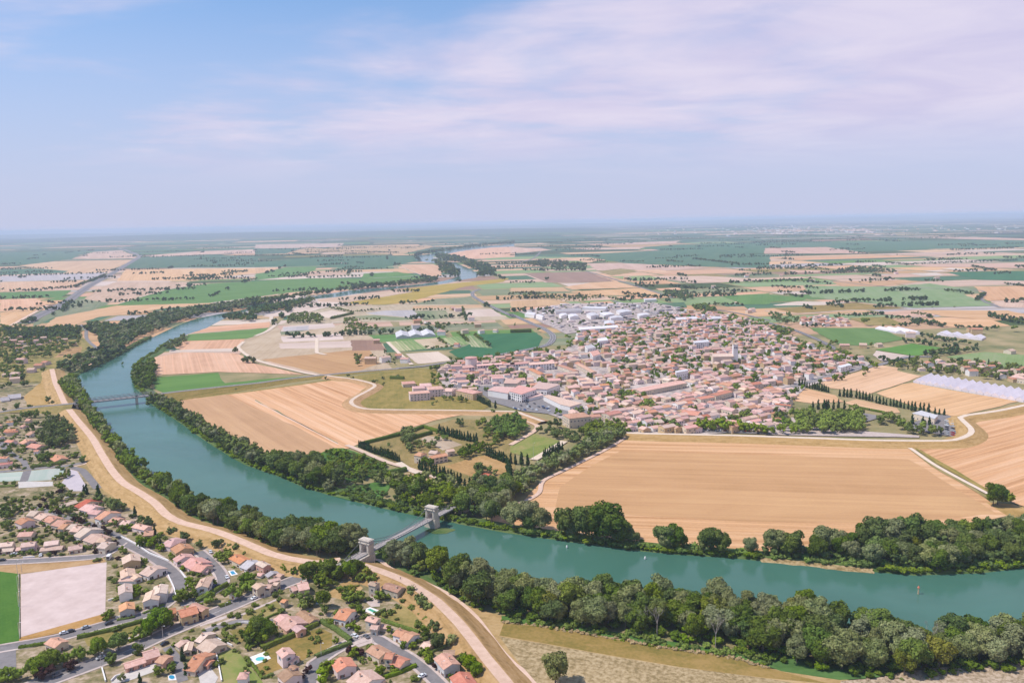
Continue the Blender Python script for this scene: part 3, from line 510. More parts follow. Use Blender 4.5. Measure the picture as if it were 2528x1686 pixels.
road('asphalt', 'D1', [(0, 1330), (300, 1320)], 5); road('asphalt', 'D1', [(560, 350), (740, 390), (1000, 480), (1290, 560), (1700, 680), (2150, 880), (2250, 940)], 5)
road('asphalt_dark', 'A1', [(2040, 712), (1975, 740), (1980, 780), (2100, 850), (2351, 968), 'A2', (0, 940), (180, 1020), (300, 1072), (380, 1130), (375, 1185), (300, 1232), (0, 1292), (-100, 1310)], 11, lines=3)
road('asphalt', 'A2', [(690, 552), (1100, 672), (1480, 795)], 9); road('asphalt', 'A2', [(930, 820), (1150, 880), (1320, 950)], 9); road('asphalt_dark', 'A3', [(0, 1010), (250, 1080), (450, 1160), (560, 1212), (720, 1300)], 9, lines=1); road('asphalt', 'B3', [(-100, 330), (150, 235), (430, 157), (700, 72), (1040, 5), 'A3', (1300, 1330), (1550, 1330)], 9, lines=1)
road('asphalt', 'A2', [(1860, 900), (2100, 940), (2351, 1000)], 8); road('white_track', 'A3', [(0, 910), (300, 938), (800, 905), (1400, 900), (2200, 885), (2351, 890)], 7); road('asphalt', 'A3', [(2150, 885), (1990, 825), (1960, 790), (1990, 765), (1900, 722), (1100, 690), (600, 640)], 8)
road('asphalt', 'A0', [(240, 1020), (320, 970), (600, 830), (800, 690), (1000, 580), (1150, 490), (1250, 430), (1265, 410), (1150, 362), (1080, 345)], 30, name='motorway', z=0.72)
road('asphalt_dark', 'A0', [(310, 976), (600, 833), (800, 694), (1000, 582), (1150, 491), (1250, 431)], 9, name='motorway_lane', z=0.76); road('track', 'A0', [(60, 1050), (110, 1038), (430, 862)], 9)
road('white_track', 'A0', [(1080, 845), (1500, 722), (1800, 670)], 6); road('track', 'A1', [(1320, 510), (1500, 582)], 7)
road('white_track', 'A1', [(150, 960), (145, 1000), (180, 1040), (100, 1100), (0, 1140)], 8); road('white_track', 'O', [(560, 785), (548, 800), (590, 828), (700, 857), (742, 864)], 6); road('white_track', 'A1', [(1200, 1195), (1330, 1320), (1420, 1400)], 6); road('white_track', 'A1', [(560, 1160), (560, 1290), (640, 1310)], 6)
# the road off the iron bridge runs on a low bank to the town
road('asphalt', 'B1', [(1280, 38), (1500, 20), 'A1', (1800, 1370), (1900, 1345)], 8, lines=1)
def levee(tile, pts, h, crest, slope, mat='track', slope_mat='dry_grass', path_w=None, name='levee'):
    l = smooth_line(PP(tile, pts, h), 8); l = [Vector((p.x, p.y, 0)) for p in l]; r = random.Random(len(l))
    prof = [(-crest / 2 - slope, -0.05), (-crest / 2 - slope * .5, h * .46), (-crest / 2, h), (crest / 2, h), (crest / 2 + slope * .5, h * .46), (crest / 2 + slope, -0.05)]
    v, f = sweep(l, prof); v = [(x + r.uniform(-.4, .4), y + r.uniform(-.4, .4), z) for x, y, z in v]
    link(name, mesh(name, v, f, MATS[slope_mat]), kind='structure'); pw = path_w or crest - 1
    v, f = sweep(l, [(-pw / 2, 0.06), (pw / 2, 0.06)], h); link('levee_track', mesh('levee_track', v, f, MATS[mat]), kind='structure')
levee('B0', [(470, 40), (500, 160), (545, 260), (590, 355), (700, 500), (830, 655), (915, 800), (1010, 950), (1110, 1065), (1250, 1150), (1400, 1250), (1510, 1360), (1650, 1432), (1850, 1480), (2050, 1543), 'C1', (0, 310), (150, 372), (300, 412), (500, 445), (640, 450), (780, 420)], 4.5, 7, 12)
levee('C1', [(830, 440), (980, 475), (1150, 530), (1350, 612), (1500, 700), (1650, 800), (1760, 905), (1860, 1010), (1960, 1135), (2100, 1320), (2250, 1500), (2330, 1600), (2450, 1760), (2750, 2150), (3300, 2900)], 4.5, 7, 11, path_w=5.5)
road('track', 'C1', [(1060, 425), (1130, 440), (1200, 490), (1280, 550), (1450, 612), (1650, 692), (1800, 780), (1950, 900), (2050, 1010), (2150, 1150), (2250, 1280), (2351, 1385), 'C2', (100, 1430), (200, 1545), (300, 1660), (700, 2150)], 2.6)
road('track', 'D8', [(1340, 1130), (1520, 1090), (1720, 990)], 2); road('track', 'D8', [(1900, 1540), (2120, 1410)], 1.8); road('track', 'D7', [(1750, 970), (1800, 860), (1890, 780)], 2)
levee('B1', [(640, 96), (700, 106), (900, 132), (1050, 168), (1086, 192), (1030, 232), (920, 290), (870, 332), (900, 372), (1000, 400), (1250, 408), (1700, 412), (2351, 425), 'B2', (120, 452), (300, 515)], 2.5, 6, 9, mat='white_track', path_w=4.5)
levee('B2', [(1050, 618), (1300, 626), (2000, 640), 'B3', (0, 650), (500, 668), (1000, 685), (1500, 690), (1720, 682), (1860, 630), (1870, 580), (1800, 510), (1770, 478), (1830, 458), (2100, 420), (2351, 368), (2800, 270)], 4, 6, 12, mat='white_track', path_w=5)
road('white_track', 'B2', [(1080, 640), (1220, 664), (1700, 675), (2351, 690), 'B3', (300, 700), (1000, 726), (1150, 702)], 3.5); road('white_track', 'B3', [(1190, 700), (1330, 772), (1550, 922), (2030, 1182)], 3.4)
F('olive', 'B3', [(1320, 780), (1400, 810), (2000, 1190), (2050, 1230), (1990, 1210), (1500, 920)]); F('olive', 'B3', [(1320, 735), (1480, 820), (2010, 1130), (2040, 1160), (1990, 1150), (1560, 905)])
road('track', 'B1', [(830, 735), (930, 775), (1200, 890), (1400, 950), (1700, 1050), (1840, 1090)], 5); road('white_track', 'B1', [(1300, 895), (1400, 960), (1480, 990)], 6); road('track', 'B2', [(0, 1280), (130, 1250), (260, 1170), (300, 1060), (480, 970), (860, 780), (1060, 660)], 3.5)
road('white_track', 'B2', [(210, 870), (380, 770), (490, 700)], 7); road('track', 'B2', [(0, 735), (200, 620), (240, 560), (100, 500), (0, 480)], 5); road('asphalt', 'A0', [(730, 1040), (780, 1080), (790, 1170), (900, 1270)], 6); road('asphalt', 'B2', [(870, 560), (1000, 590), (1700, 610), (2351, 630)], 6, z=1.0)
road('track', 'A2', [(120, 575), (330, 655)], 8); road('asphalt', 'A2', [(0, 490), (200, 440), (280, 370)], 12)
# ================================================================ trees
def leaf_mat(name, a, b, c, val=0.16, hue=0.016):
    m, t, bs = new_mat(name); t.nodes.remove(bs); o = t.nodes['Material Output']
    n = noise(t, coord(t, (7, 7, 7)), 1.0, 4, 0.65)
    col = vary(t, ramp(t, n, [(0.30, a), (0.52, b), (0.74, c)]), hue, val, 0.15)
    d = N(t, 'ShaderNodeBsdfDiffuse'); tr = N(t, 'ShaderNodeBsdfTranslucent'); mx = N(t, 'ShaderNodeMixShader'); mx.inputs[0].default_value = 0.16
    t.links.new(col, d.inputs[0]); t.links.new(col, tr.inputs[0]); t.links.new(d.outputs[0], mx.inputs[1]); t.links.new(tr.outputs[0], mx.inputs[2]); t.links.new(mx.outputs[0], o.inputs[0]); return m
leaf_mat('leaf_dark', (0.053, 0.088, 0.017), (0.116, 0.16, 0.032), (0.205, 0.243, 0.058))
leaf_mat('leaf_mid', (0.077, 0.119, 0.018), (0.169, 0.215, 0.038), (0.264, 0.299, 0.065))
leaf_mat('leaf_silver', (0.132, 0.153, 0.058), (0.251, 0.266, 0.11), (0.376, 0.367, 0.173), val=0.14)
leaf_mat('leaf_bright', (0.092, 0.153, 0.017), (0.185, 0.254, 0.036), (0.29, 0.35, 0.068))
leaf_mat('leaf_yellow', (0.14, 0.155, 0.02), (0.21, 0.215, 0.035), (0.29, 0.27, 0.06))
leaf_mat('leaf_plum', (0.035, 0.018, 0.016), (0.062, 0.030, 0.026), (0.10, 0.055, 0.045))
leaf_mat('leaf_cypress', (0.024, 0.052, 0.018), (0.044, 0.082, 0.027), (0.072, 0.12, 0.042))
leaf_mat('leaf_far', (0.045, 0.085, 0.032), (0.075, 0.122, 0.045), (0.115, 0.165, 0.062))
leaf_mat('reed', (.34, .25, .14), (.46, .35, .21), (.58, .45, .29)); flat_mat('bark', (0.10, 0.08, 0.06), (0.20, 0.165, 0.13), 6.0); flat_mat('bark_pale', (0.26, 0.22, 0.19), (0.42, 0.37, 0.33), 5.0)
def ico():
    g = (1 + 5 ** .5) / 2; v = [(-1, g, 0), (1, g, 0), (-1, -g, 0), (1, -g, 0), (0, -1, g), (0, 1, g), (0, -1, -g), (0, 1, -g), (g, 0, -1), (g, 0, 1), (-g, 0, -1), (-g, 0, 1)]
    f = [(0, 11, 5), (0, 5, 1), (0, 1, 7), (0, 7, 10), (0, 10, 11), (1, 5, 9), (5, 11, 4), (11, 10, 2), (10, 7, 6), (7, 1, 8), (3, 9, 4), (3, 4, 2), (3, 2, 6), (3, 6, 8), (3, 8, 9), (4, 9, 5), (2, 4, 11), (6, 2, 10), (8, 6, 7), (9, 8, 1)]
    v = np.array(v, float); return v / np.linalg.norm(v, axis=1)[:, None], np.array(f)
IV, IF = ico()
def lobes_of(shape, r, n):
    """centres and radii of the leafy clumps of a crown of height 1"""
    out = []
    for i in range(n):
        u = r.normal(size=3); u /= np.linalg.norm(u)
        if shape == 'round': c = np.array([0, 0, .60]) + u * np.array([.30, .30, .27]) * r.uniform(.45, 1.0); q = r.uniform(.12, .20)
        elif shape == 'tall': c = np.array([0, 0, .57]) + u * np.array([.19, .19, .34]) * r.uniform(.5, 1.0); q = r.uniform(.09, .15)
        elif shape == 'broad': c = np.array([0, 0, .62]) + u * np.array([.40, .40, .22]) * r.uniform(.5, 1.0); q = r.uniform(.13, .21)
        elif shape == 'bush': c = np.array([0, 0, .48]) + u * np.array([.46, .46, .26]) * r.uniform(.4, 1.0); q = r.uniform(.20, .30)
        elif shape == 'cone':
            z = i / (n - 1); c = np.array([r.normal() * .02, r.normal() * .02, .10 + .84 * z]); q = (.125 * (1 - z) ** .75 * (.35 + .65 * min(1, z * 5 + .5)) + .022) * r.uniform(.85, 1.15)
            out.append((c, q, 1.35)); continue
        if c[2] - q < .12 and shape != 'bush': c[2] = .12 + q
        out.append((c, q, r.uniform(.8, 1.0)))
    return out
def crown_arrays(shape, seed, n_lobes, n_leaf, leaf, core=.86):
    r = np.random.default_rng(seed); L = lobes_of(shape, r, n_lobes); tv, tf, qv = [], [], []; b = 0
    C = np.array([l[0] for l in L]); Q = np.array([l[1] for l in L])
    for c, q, sq in L:
        d = IV * (1 + r.uniform(-.22, .16, (12, 1))); tv.append(c + d * q * core * np.array([1, 1, sq])); tf.append(IF + b); b += 12
    wts = Q ** 2 / (Q ** 2).sum(); zc = C[:, 2].mean()
    pick = r.choice(len(L), n_leaf * 2, p=wts); u = r.normal(size=(n_leaf * 2, 3)); u /= np.linalg.norm(u, axis=1)[:, None]
    out = C[pick] - np.array([0, 0, zc]); out /= np.linalg.norm(out, axis=1)[:, None] + 1e-6
    u = u + out * .45 + np.array([0, 0, .18]); u /= np.linalg.norm(u, axis=1)[:, None]
    p = C[pick] + u * (Q[pick] * r.uniform(.86, 1.10, n_leaf * 2))[:, None]
    ins = np.zeros(len(p), bool)
    for k in range(len(L)): ins |= (np.linalg.norm(p - C[k], axis=1) < Q[k] * .78) & (pick != k)
    p = p[~ins][:n_leaf]; u = u[~ins][:n_leaf]
    nn = u + r.normal(size=u.shape) * .55; nn /= np.linalg.norm(nn, axis=1)[:, None]
    a = np.cross(nn, r.normal(size=u.shape)); a /= np.linalg.norm(a, axis=1)[:, None]; bb = np.cross(nn, a)
    s = (leaf * r.uniform(.6, 1.35, len(p)))[:, None]; e = r.uniform(.5, 1, len(p))[:, None]
    quad = np.stack([p - a * s - bb * s * e, p + a * s - bb * s * e * .6, p + a * s * .8 + bb * s * e, p - a * s * .9 + bb * s * e * .8], 1).reshape(-1, 3)
    V = np.concatenate([np.concatenate(tv), quad]); k = len(p); qb = b + np.arange(k)[:, None] * 4
    T = np.concatenate([np.concatenate(tf), np.concatenate([qb + [0, 1, 2], qb + [0, 2, 3]])])
    return V, T
def trunk_mesh(shape, seed):
    r = random.Random(seed); b = MB(); top = {'round': .62, 'tall': .8, 'broad': .6, 'bush': .3, 'cone': .5}[shape]; w0 = {'round': .022, 'tall': .018, 'broad': .026, 'bush': .02, 'cone': .014}[shape]
    pts = [(0, 0, -.01), (r.uniform(-.01, .01), r.uniform(-.01, .01), .15), (r.uniform(-.02, .02), r.uniform(-.02, .02), .32), (r.uniform(-.03, .03), r.uniform(-.03, .03), top)]
    b.tube(pts, [w0 * 1.3, w0, w0 * .8, w0 * .3], 6)
    if shape != 'cone':
        for k in range(5):
            a = k * 1.26 + r.uniform(-.4, .4); z = r.uniform(.2, .36); q = {'tall': .14}.get(shape, .24)
            b.tube([(0, 0, z), (math.cos(a) * q * .5, math.sin(a) * q * .5, z + .12), (math.cos(a) * q, math.sin(a) * q, z + .28)], [w0 * .6, w0 * .4, w0 * .15], 5)
    return b.build('trunk', MATS['bark'])
KINDS = {  # kind: shape, leaves, lobes, leaf faces, leaf size, name, look
    'oak': ('round', 'leaf_dark', 20, 1500, .027, 'broadleaf_tree', 'dark green round-crowned tree'),
    'ash': ('round', 'leaf_mid', 18, 1500, .027, 'broadleaf_tree', 'mid green leafy tree'),
    'willow': ('round', 'leaf_silver', 24, 1700, .023, 'willow_tree', 'silvery grey-green willow tree'),
    'poplar': ('tall', 'leaf_silver', 24, 1500, .020, 'poplar_tree', 'tall grey-green poplar tree'),
    'plane': ('broad', 'leaf_bright', 18, 1500, .030, 'plane_tree', 'bright green spreading plane tree'),
    'golden': ('round', 'leaf_yellow', 18, 1300, .026, 'broadleaf_tree', 'yellow-green leafy tree'),
    'plum': ('round', 'leaf_plum', 12, 800, .034, 'plum_tree', 'dark red-leaved plum tree'),
    'cypress': ('cone', 'leaf_cypress', 14, 700, .020, 'cypress_tree', 'slim dark cypress tree'),
    'shrub': ('bush', 'leaf_mid', 12, 600, .05, 'shrub', 'rounded green shrub'),
    'far': ('round', 'leaf_far', 12, 300, .05, 'broadleaf_tree', 'dark distant tree')}
CROWN, TRUNK, LOD = {}, {}, {}
for ki, (k, (sh, lm, nl, nf, ls, nm, _)) in enumerate(KINDS.items()):
    for s in range(4):
        V, T = crown_arrays(sh, 100 * ki + s, nl, nf, ls); CROWN[k, s] = np_mesh('crown', V, T, MATS[lm], nper=3, smooth=True)
        LOD[k, s] = crown_arrays(sh, 100 * ki + s + 50, 8 if sh != 'cone' else 6, 70, ls * 2.4, .92)
        LOD[k, s, 'far'] = crown_arrays(sh, 100 * ki + s + 70, 5, 18, ls * 3.2, 1.0)
        TRUNK[k, s] = trunk_mesh(sh, 100 * ki + s)
TREES = []   # (x, y, z, height, kind, zone phrase, keep as an individual whatever its size)
def pip(x, y, poly):
    c = False; j = len(poly) - 1
    for i in range(len(poly)):
        a, b = poly[i], poly[j]
        if (a.y > y) != (b.y > y) and x < (b.x - a.x) * (y - a.y) / (b.y - a.y) + a.x: c = not c
        j = i
    return c
def hexpts(poly, s, jit=.38):
    x0, x1 = min(p.x for p in poly), max(p.x for p in poly); y0, y1 = min(p.y for p in poly), max(p.y for p in poly); r = []; j = 0; y = y0
    while y <= y1:
        x = x0 + (s / 2 if j % 2 else 0)
        while x <= x1:
            a, b = x + random.uniform(-jit, jit) * s, y + random.uniform(-jit, jit) * s
            if pip(a, b, poly): r.append((a, b))
            x += s
        y += s * .866; j += 1
    return r
def wood(zone, tile, pts, spacing, h, kinds, z=.9, skip=0.0):
    ks, ws = zip(*kinds)
    for x, y in hexpts(PP(tile, pts), spacing):
        if random.random() < skip: continue
        TREES.append((x, y, z, random.uniform(*h), random.choices(ks, ws)[0], zone, False))
def row(zone, tile, pts, spacing, h, kind, z=.3, jit=.15, keep=False):
    l = PP(tile, pts); acc = 0.0
    for i in range(len(l) - 1):
        L = (l[i + 1] - l[i]).length; s = acc
        while s < L:
            p = l[i].lerp(l[i + 1], s / L); TREES.append((p.x + random.uniform(-jit, jit) * spacing, p.y + random.uniform(-jit, jit) * spacing, z, random.uniform(*h), kind if isinstance(kind, str) else random.choice(kind), zone, keep)); s += spacing * random.uniform(.85, 1.15)
        acc = s - L
def one(zone, tile, x, y, h, kind, z=.3): p = P(tile, x, y, z); TREES.append((p.x, p.y, z, h, kind, zone, True))
def some(zone, tile, kind, lst, z=.3):
    for q in lst: one(zone, tile, q[0], q[1], q[2], q[3] if len(q) > 3 else kind, z)
RIV = [('oak', 4), ('willow', 3.2), ('ash', 2.2), ('poplar', 1.4), ('golden', .5)]
Zn = 'in the wood along the near shore below the levee'
wood(Zn, 'O', [(930, 1280), (960, 1295), (1020, 1318), (1100, 1350), (1250, 1380), (1480, 1386), (1600, 1390), (1800, 1414), (2000, 1456), (2100, 1474), (2400, 1482), (2800, 1500), (2800, 1560), (2400, 1530), (2200, 1545), (2060, 1556), (1900, 1542), (1780, 1515), (1640, 1478), (1450, 1452), (1290, 1442), (1130, 1412), (1080, 1385), (1020, 1350), (960, 1312)], 8.2, (11, 18), [('oak', 3.4), ('willow', 4), ('ash', 2.2), ('poplar', 1.6), ('golden', .55)])
some('beside the near bridge tower', 'C1', 'poplar', [(1260, 470, 17), (1320, 480, 16), (1390, 500, 15), (1430, 480, 15), (1200, 460, 12, 'oak'), (1500, 540, 9, 'golden'), (1440, 560, 8, 'ash')], 1)
Zf = 'on the far shore beside the big wheat field'
wood(Zf, 'O', [(1160, 1219), (1300, 1238), (1450, 1258), (1560, 1268), (1650, 1273), (1780, 1284), (1950, 1298), (2100, 1315), (2250, 1310), (2400, 1298), (2800, 1275), (2800, 1190), (2400, 1205), (2320, 1215), (2200, 1232), (2050, 1240), (1930, 1262), (1800, 1275), (1700, 1270), (1550, 1261), (1420, 1250), (1300, 1234), (1200, 1218)], 7.4, (8.5, 15), [('oak', 4.5), ('willow', 2.4), ('ash', 3), ('golden', .4)], skip=.03)
some(Zf, 'O', 'oak', [(1345, 1238, 24), (1395, 1246, 27), (1370, 1240, 25), (1300, 1234, 21), (1420, 1250, 20), (1215, 1216, 21, 'willow'), (1180, 1214, 19, 'willow'), (1240, 1222, 18, 'willow'), (1525, 1258, 17, 'ash'), (1632, 1268, 16), (1655, 1270, 14), (1780, 1272, 17, 'willow'), (1820, 1276, 16), (1890, 1268, 18, 'willow'), (1920, 1272, 16, 'willow'), (2010, 1262, 22), (2045, 1262, 20, 'willow'), (2085, 1258, 22), (2110, 1262, 20), (1985, 1268, 17), (2200, 1300, 14), (2150, 1310, 13, 'ash')], 1)
wood('on the green slope by the bridge end of the wheat field', 'O', [(1060, 1190), (1130, 1205), (1190, 1170), (1180, 1130), (1110, 1130), (1060, 1160)], 8.5, (11, 17), [('oak', 3), ('ash', 3), ('willow', 2)])
wood('in the riverside wood between bridge and estate', 'O', [(820, 1128), (900, 1105), (1000, 1105), (1060, 1130), (1080, 1165), (1060, 1196), (960, 1180), (930, 1160), (880, 1120)], 8.2, (8, 14), [('oak', 2), ('ash', 3), ('willow', 3)])
Zl = 'in the belt between the near levee and the river bend'
wood(Zl, 'O', [(140, 885), (168, 870), (178, 900), (222, 965), (248, 1005), (280, 1045), (320, 1088), (370, 1124), (430, 1158), (500, 1186), (600, 1216), (700, 1242), (830, 1260), (815, 1276), (700, 1268), (600, 1250), (500, 1212), (420, 1170), (350, 1128), (290, 1075), (245, 1015), (195, 950), (155, 905)], 6.6, (11, 17), [('oak', 4), ('willow', 3), ('ash', 2.5)])
wood('behind the levee where it meets the near bridge tower', 'C1', [(150, 350), (350, 390), (560, 405), (850, 390), (900, 330), (600, 300), (300, 270)], 9, (12, 19), [('oak', 3), ('willow', 4), ('ash', 2)])
wood('on the far bank below the striped wheat field', 'O', [(352, 926), (400, 957), (440, 982), (480, 1012), (560, 1060), (640, 1090), (700, 1116), (755, 1134), (790, 1118), (745, 1078), (690, 1072), (620, 1060), (540, 1030), (480, 990), (425, 958), (372, 926)], 8.2, (11, 17), [('oak', 4), ('ash', 3), ('willow', 2)])
wood('in the clump on the inside of the river bend', 'O', [(308, 893), (348, 897), (354, 862), (352, 836), (332, 846), (310, 868)], 9, (12, 16), [('oak', 5), ('willow', 1)])
wood('in the far clump upstream on the bend', 'O', [(372, 800), (395, 808), (430, 790), (420, 778)], 10, (9, 13), [('oak', 4), ('ash', 1)])
FARK = [('far', 5), ('oak', 3), ('willow', .8)]
wood('in the wood lining the outer bank of the bend', 'A0', [(500, 1445), (655, 1498), (900, 1438), (1050, 1370), (1130, 1250), (1250, 1170), (1400, 1110), (1600, 1020), (1900, 935), (2200, 892), (2351, 852), (2351, 815), (2000, 868), (1700, 915), (1400, 965), (1250, 1012), (1050, 1065), (830, 1050), (770, 1070), (905, 1200), (935, 1275), (750, 1335), (560, 1395)], 12, (11, 17), [('oak', 4), ('willow', 2), ('far', 2)])
wood('among the houses of the far left hamlet', 'A0', [(-100, 1050), (390, 1080), (560, 1062), (730, 1062), (740, 1150), (700, 1250), (500, 1330), (250, 1400), (200, 1540), (-100, 1540)], 12, (6, 12), [('oak', 3), ('ash', 2)], skip=.25)
wood('in the dark copse behind the hamlet', 'A0', [(30, 1100), (140, 1180), (700, 1160), (740, 1080), (560, 1075), (300, 1090)], 13, (9, 14), [('oak', 4), ('far', 1)])
wood('in the plantation on the island bank', 'A1', [(-40, 965), (150, 930), (400, 870), (540, 835), (545, 815), (300, 850), (-40, 915)], 13, (12, 17), FARK)
wood('in the plantation on the island bank', 'A0', [(2000, 985), (2300, 1010), (2330, 980), (2200, 950), (2020, 960)], 12, (10, 15), FARK)
wood('in the tree belt along the upstream reach', 'A1', [(-40, 880), (-40, 840), (300, 800), (560, 760), (1000, 698), (1330, 668), (1640, 635), (1640, 648), (1300, 686), (800, 733), (550, 773), (300, 825)], 16, (14, 21), FARK)
wood('in the woods on the distant meander', 'A1', [(1440, 430), (1480, 462), (1620, 472), (1700, 585), (1860, 605), (1850, 560), (1760, 500), (1650, 470), (1500, 462)], 28, (16, 26), FARK)
wood('in the woods on the distant meander', 'A1', [(1660, 450), (1800, 468), (1900, 505), (2010, 560), (2030, 610), (2130, 600), (2190, 565), (2100, 500), (1850, 430), (1700, 405), (1630, 408)], 28, (16, 24), FARK)
wood('in the woods on the distant meander', 'A1', [(1450, 420), (1480, 395), (1640, 372), (1900, 330), (2351, 285), (2351, 300), (1900, 342), (1640, 386)], 40, (18, 26), FARK)
# hedgerows and clumps of the plain
for q in ([(95, 735), (380, 728)], [(400, 722), (680, 700)], [(680, 700), (960, 590)]): row('in the tree line across the left plain', 'A0', q, 10, (9, 14), ['far', 'ash'])
for q in ([(570, 920), (620, 850)], [(210, 1040), (330, 990)], [(1690, 690), (1740, 695)], [(1600, 690), (1630, 690)], [(1760, 690), (1880, 685)], [(1700, 640), (1960, 600)], [(2010, 585), (2240, 555)], [(2280, 630), (2330, 630)], [(480, 950), (510, 955)]): row('in a field hedge of the left plain', 'A0', q, 10, (9, 16), ['far', 'oak'])
for q in ([(310, 610), (480, 590)], [(470, 615), (960, 600)], [(640, 560), (980, 560)], [(500, 430), (780, 420)], [(340, 390), (450, 405)], [(470, 380), (780, 375)], [(820, 525), (980, 520)], [(590, 500), (860, 485)], [(920, 480), (990, 482)], [(1520, 600), (1640, 625)], [(1260, 500), (1320, 490)], [(640, 345), (830, 340)], [(1020, 380), (1310, 385)]): row('in a hedge of the far green fields', 'A1', q, 13, (9, 15), 'far')
for q in ([(680, 890), (870, 925)], [(870, 930), (1140, 905)], [(690, 985), (880, 940)], [(300, 1025), (620, 1015)], [(220, 965), (270, 975)], [(810, 1110), (1190, 1095)], [(920, 995), (1140, 1000)], [(1440, 910), (1730, 905)], [(1640, 1045), (2000, 1040)], [(1880, 890), (1910, 1000)], [(1840, 1120), (1940, 1200)], [(1990, 1140), (2130, 1240)], [(1560, 1260), (1790, 1255)], [(1660, 1180), (1740, 1220)]): row('among the market gardens before the town', 'A1', q, 7.5, (5, 9), ['oak', 'ash', 'far'])
wood('in the copse behind the market gardens', 'A1', [(290, 1010), (340, 960), (480, 950), (610, 980), (620, 1025), (310, 1030)], 13, (9, 14), [('oak', 4), ('ash', 1)]); wood('in the copse behind the market gardens', 'A1', [(800, 1000), (900, 990), (930, 1040), (1180, 1095), (810, 1115)], 14, (8, 13), [('oak', 3), ('ash', 2)]); wood('in the gardens beside the white greenhouse', 'A1', [(1340, 1090), (1450, 1060), (1620, 1040), (1800, 1050), (1760, 1130), (1650, 1100), (1600, 1060)], 15, (7, 13), [('oak', 3), ('ash', 2)], skip=.2)
wood('along the country road into the town', 'A1', [(890, 1340), (960, 1320), (970, 1400), (930, 1440)], 12, (8, 12), [('oak', 3), ('ash', 2)]); wood('along the country road into the town', 'A1', [(1000, 1360), (1180, 1290), (1300, 1350), (1420, 1400), (1180, 1400)], 15, (5, 9), [('oak', 3), ('ash', 2)], skip=.3)
some('standing alone in the peninsula fields', 'O', 'oak', [(541, 812, 13), (570, 833, 14), (583, 834, 12), (560, 832, 11), (858, 880, 7), (880, 885, 6, 'ash'), (913, 868, 7), (810, 872, 6)])
row('in the dark hedge beyond the dark green field', 'A1', [(1780, 1360), (2000, 1375), (2351, 1310)], 9, (5, 8), 'oak'); row('in the dark hedge beyond the dark green field', 'A2', [(0, 1300), (150, 1295), (310, 1275)], 10, (5, 9), 'oak')
A2L = [[(0, 660), (230, 660)], [(0, 770), (130, 760), (280, 770)], [(60, 800), (400, 800)], [(550, 810), (860, 790)], [(1020, 760), (1330, 800)], [(900, 810), (1110, 830)], [(1560, 655), (1690, 660)], [(1440, 690), (1680, 715)], [(1140, 670), (1340, 668)], [(1700, 720), (1990, 715)], [(1900, 745), (2240, 740)], [(1640, 765), (1890, 760)], [(1760, 860), (2120, 865)], [(1600, 505), (1720, 515)], [(1420, 460), (1560, 470)], [(1650, 440), (2080, 490)], [(2080, 545), (2180, 550)], [(750, 470), (890, 470)], [(1000, 465), (1220, 470)], [(560, 410), (760, 415)], [(120, 480), (690, 500)], [(120, 545), (640, 545)], [(640, 550), (690, 545)], [(0, 410), (250, 395)], [(680, 265), (1160, 275)], [(0, 300), (640, 280)], [(2250, 560), (2340, 565)], [(1140, 690), (1300, 700)]]
for q in A2L: row('in a hedge of the plain beyond the town', 'A2', q, 10.5, (8, 14), ['far', 'far', 'oak'])
wood('in the copse at the crossroads beyond the town', 'A2', [(1370, 745), (1600, 745), (1660, 810), (1560, 825), (1480, 800)], 15, (9, 15), [('far', 2), ('oak', 2)]); wood('in the copse behind the white town hall', 'A2', [(1650, 880), (1750, 870), (1900, 935), (1780, 935), (1680, 920)], 14, (10, 16), [('oak', 3), ('far', 1)]); wood('in the distant park wood', 'A2', [(120, 490), (330, 455), (690, 500), (690, 550), (440, 550)], 26, (12, 20), FARK, skip=.3); wood('in the scrub behind the industrial estate', 'A2', [(0, 780), (280, 755), (560, 790), (850, 800), (560, 840), (300, 800)], 16, (5, 10), [('ash', 3), ('oak', 2), ('golden', .3)], skip=.3)
some('standing alone at the edge of the industrial estate', 'A2', 'oak', [(1555, 940, 16), (1460, 1000, 15), (1330, 1010, 17, 'poplar'), (1380, 960, 13, 'ash'), (1430, 960, 13, 'ash'), (1310, 915, 10), (2020, 980, 15), (720, 760, 4), (640, 775, 9), (380, 1030, 10), (260, 1100, 10), (40, 1055, 11, 'poplar'), (1085, 1045, 13)])
row('in the dark screen behind the long white hall', 'A2', [(620, 1100), (840, 1120)], 9, (9, 13), 'oak'); row('in the dark screen behind the long white hall', 'A2', [(850, 1110), (975, 1105)], 8, (9, 13), 'cypress')
A3L = [[(200, 530), (600, 540)], [(640, 560), (1200, 565)], [(1460, 640), (1640, 648)], [(1640, 730), (1900, 765)], [(60, 695), (340, 715)], [(370, 700), (480, 715)], [(240, 640), (600, 670)], [(115, 745), (240, 750)], [(180, 775), (370, 790)], [(350, 880), (460, 900)], [(575, 860), (720, 885)], [(640, 970), (1100, 945)], [(1100, 975), (1340, 985)], [(1340, 945), (1530, 980)], [(1400, 1010), (1640, 1060)], [(1230, 1050), (1400, 1040)], [(1750, 1065), (2100, 1090)], [(2030, 965), (2351, 1040)], [(2030, 950), (2351, 1010)], [(1440, 1150), (1640, 1190)], [(1640, 1190), (1930, 1235)], [(1280, 1200), (1500, 1220)], [(1500, 1230), (1780, 1260)], [(1460, 1315), (1780, 1275)], [(1510, 1330), (1930, 1270)], [(1070, 1365), (1270, 1410)], [(340, 1055), (540, 1060)], [(1340, 1010), (1640, 1065)], [(1100, 480), (1350, 500)], [(1350, 490), (2300, 455)], [(1880, 510), (2100, 550)], [(2000, 345), (2300, 335)], [(680, 345), (760, 350)], [(2170, 670), (2351, 690)], [(1920, 820), (1990, 765)], [(1150, 985), (1320, 990)], [(1780, 1390), (1970, 1400)]]
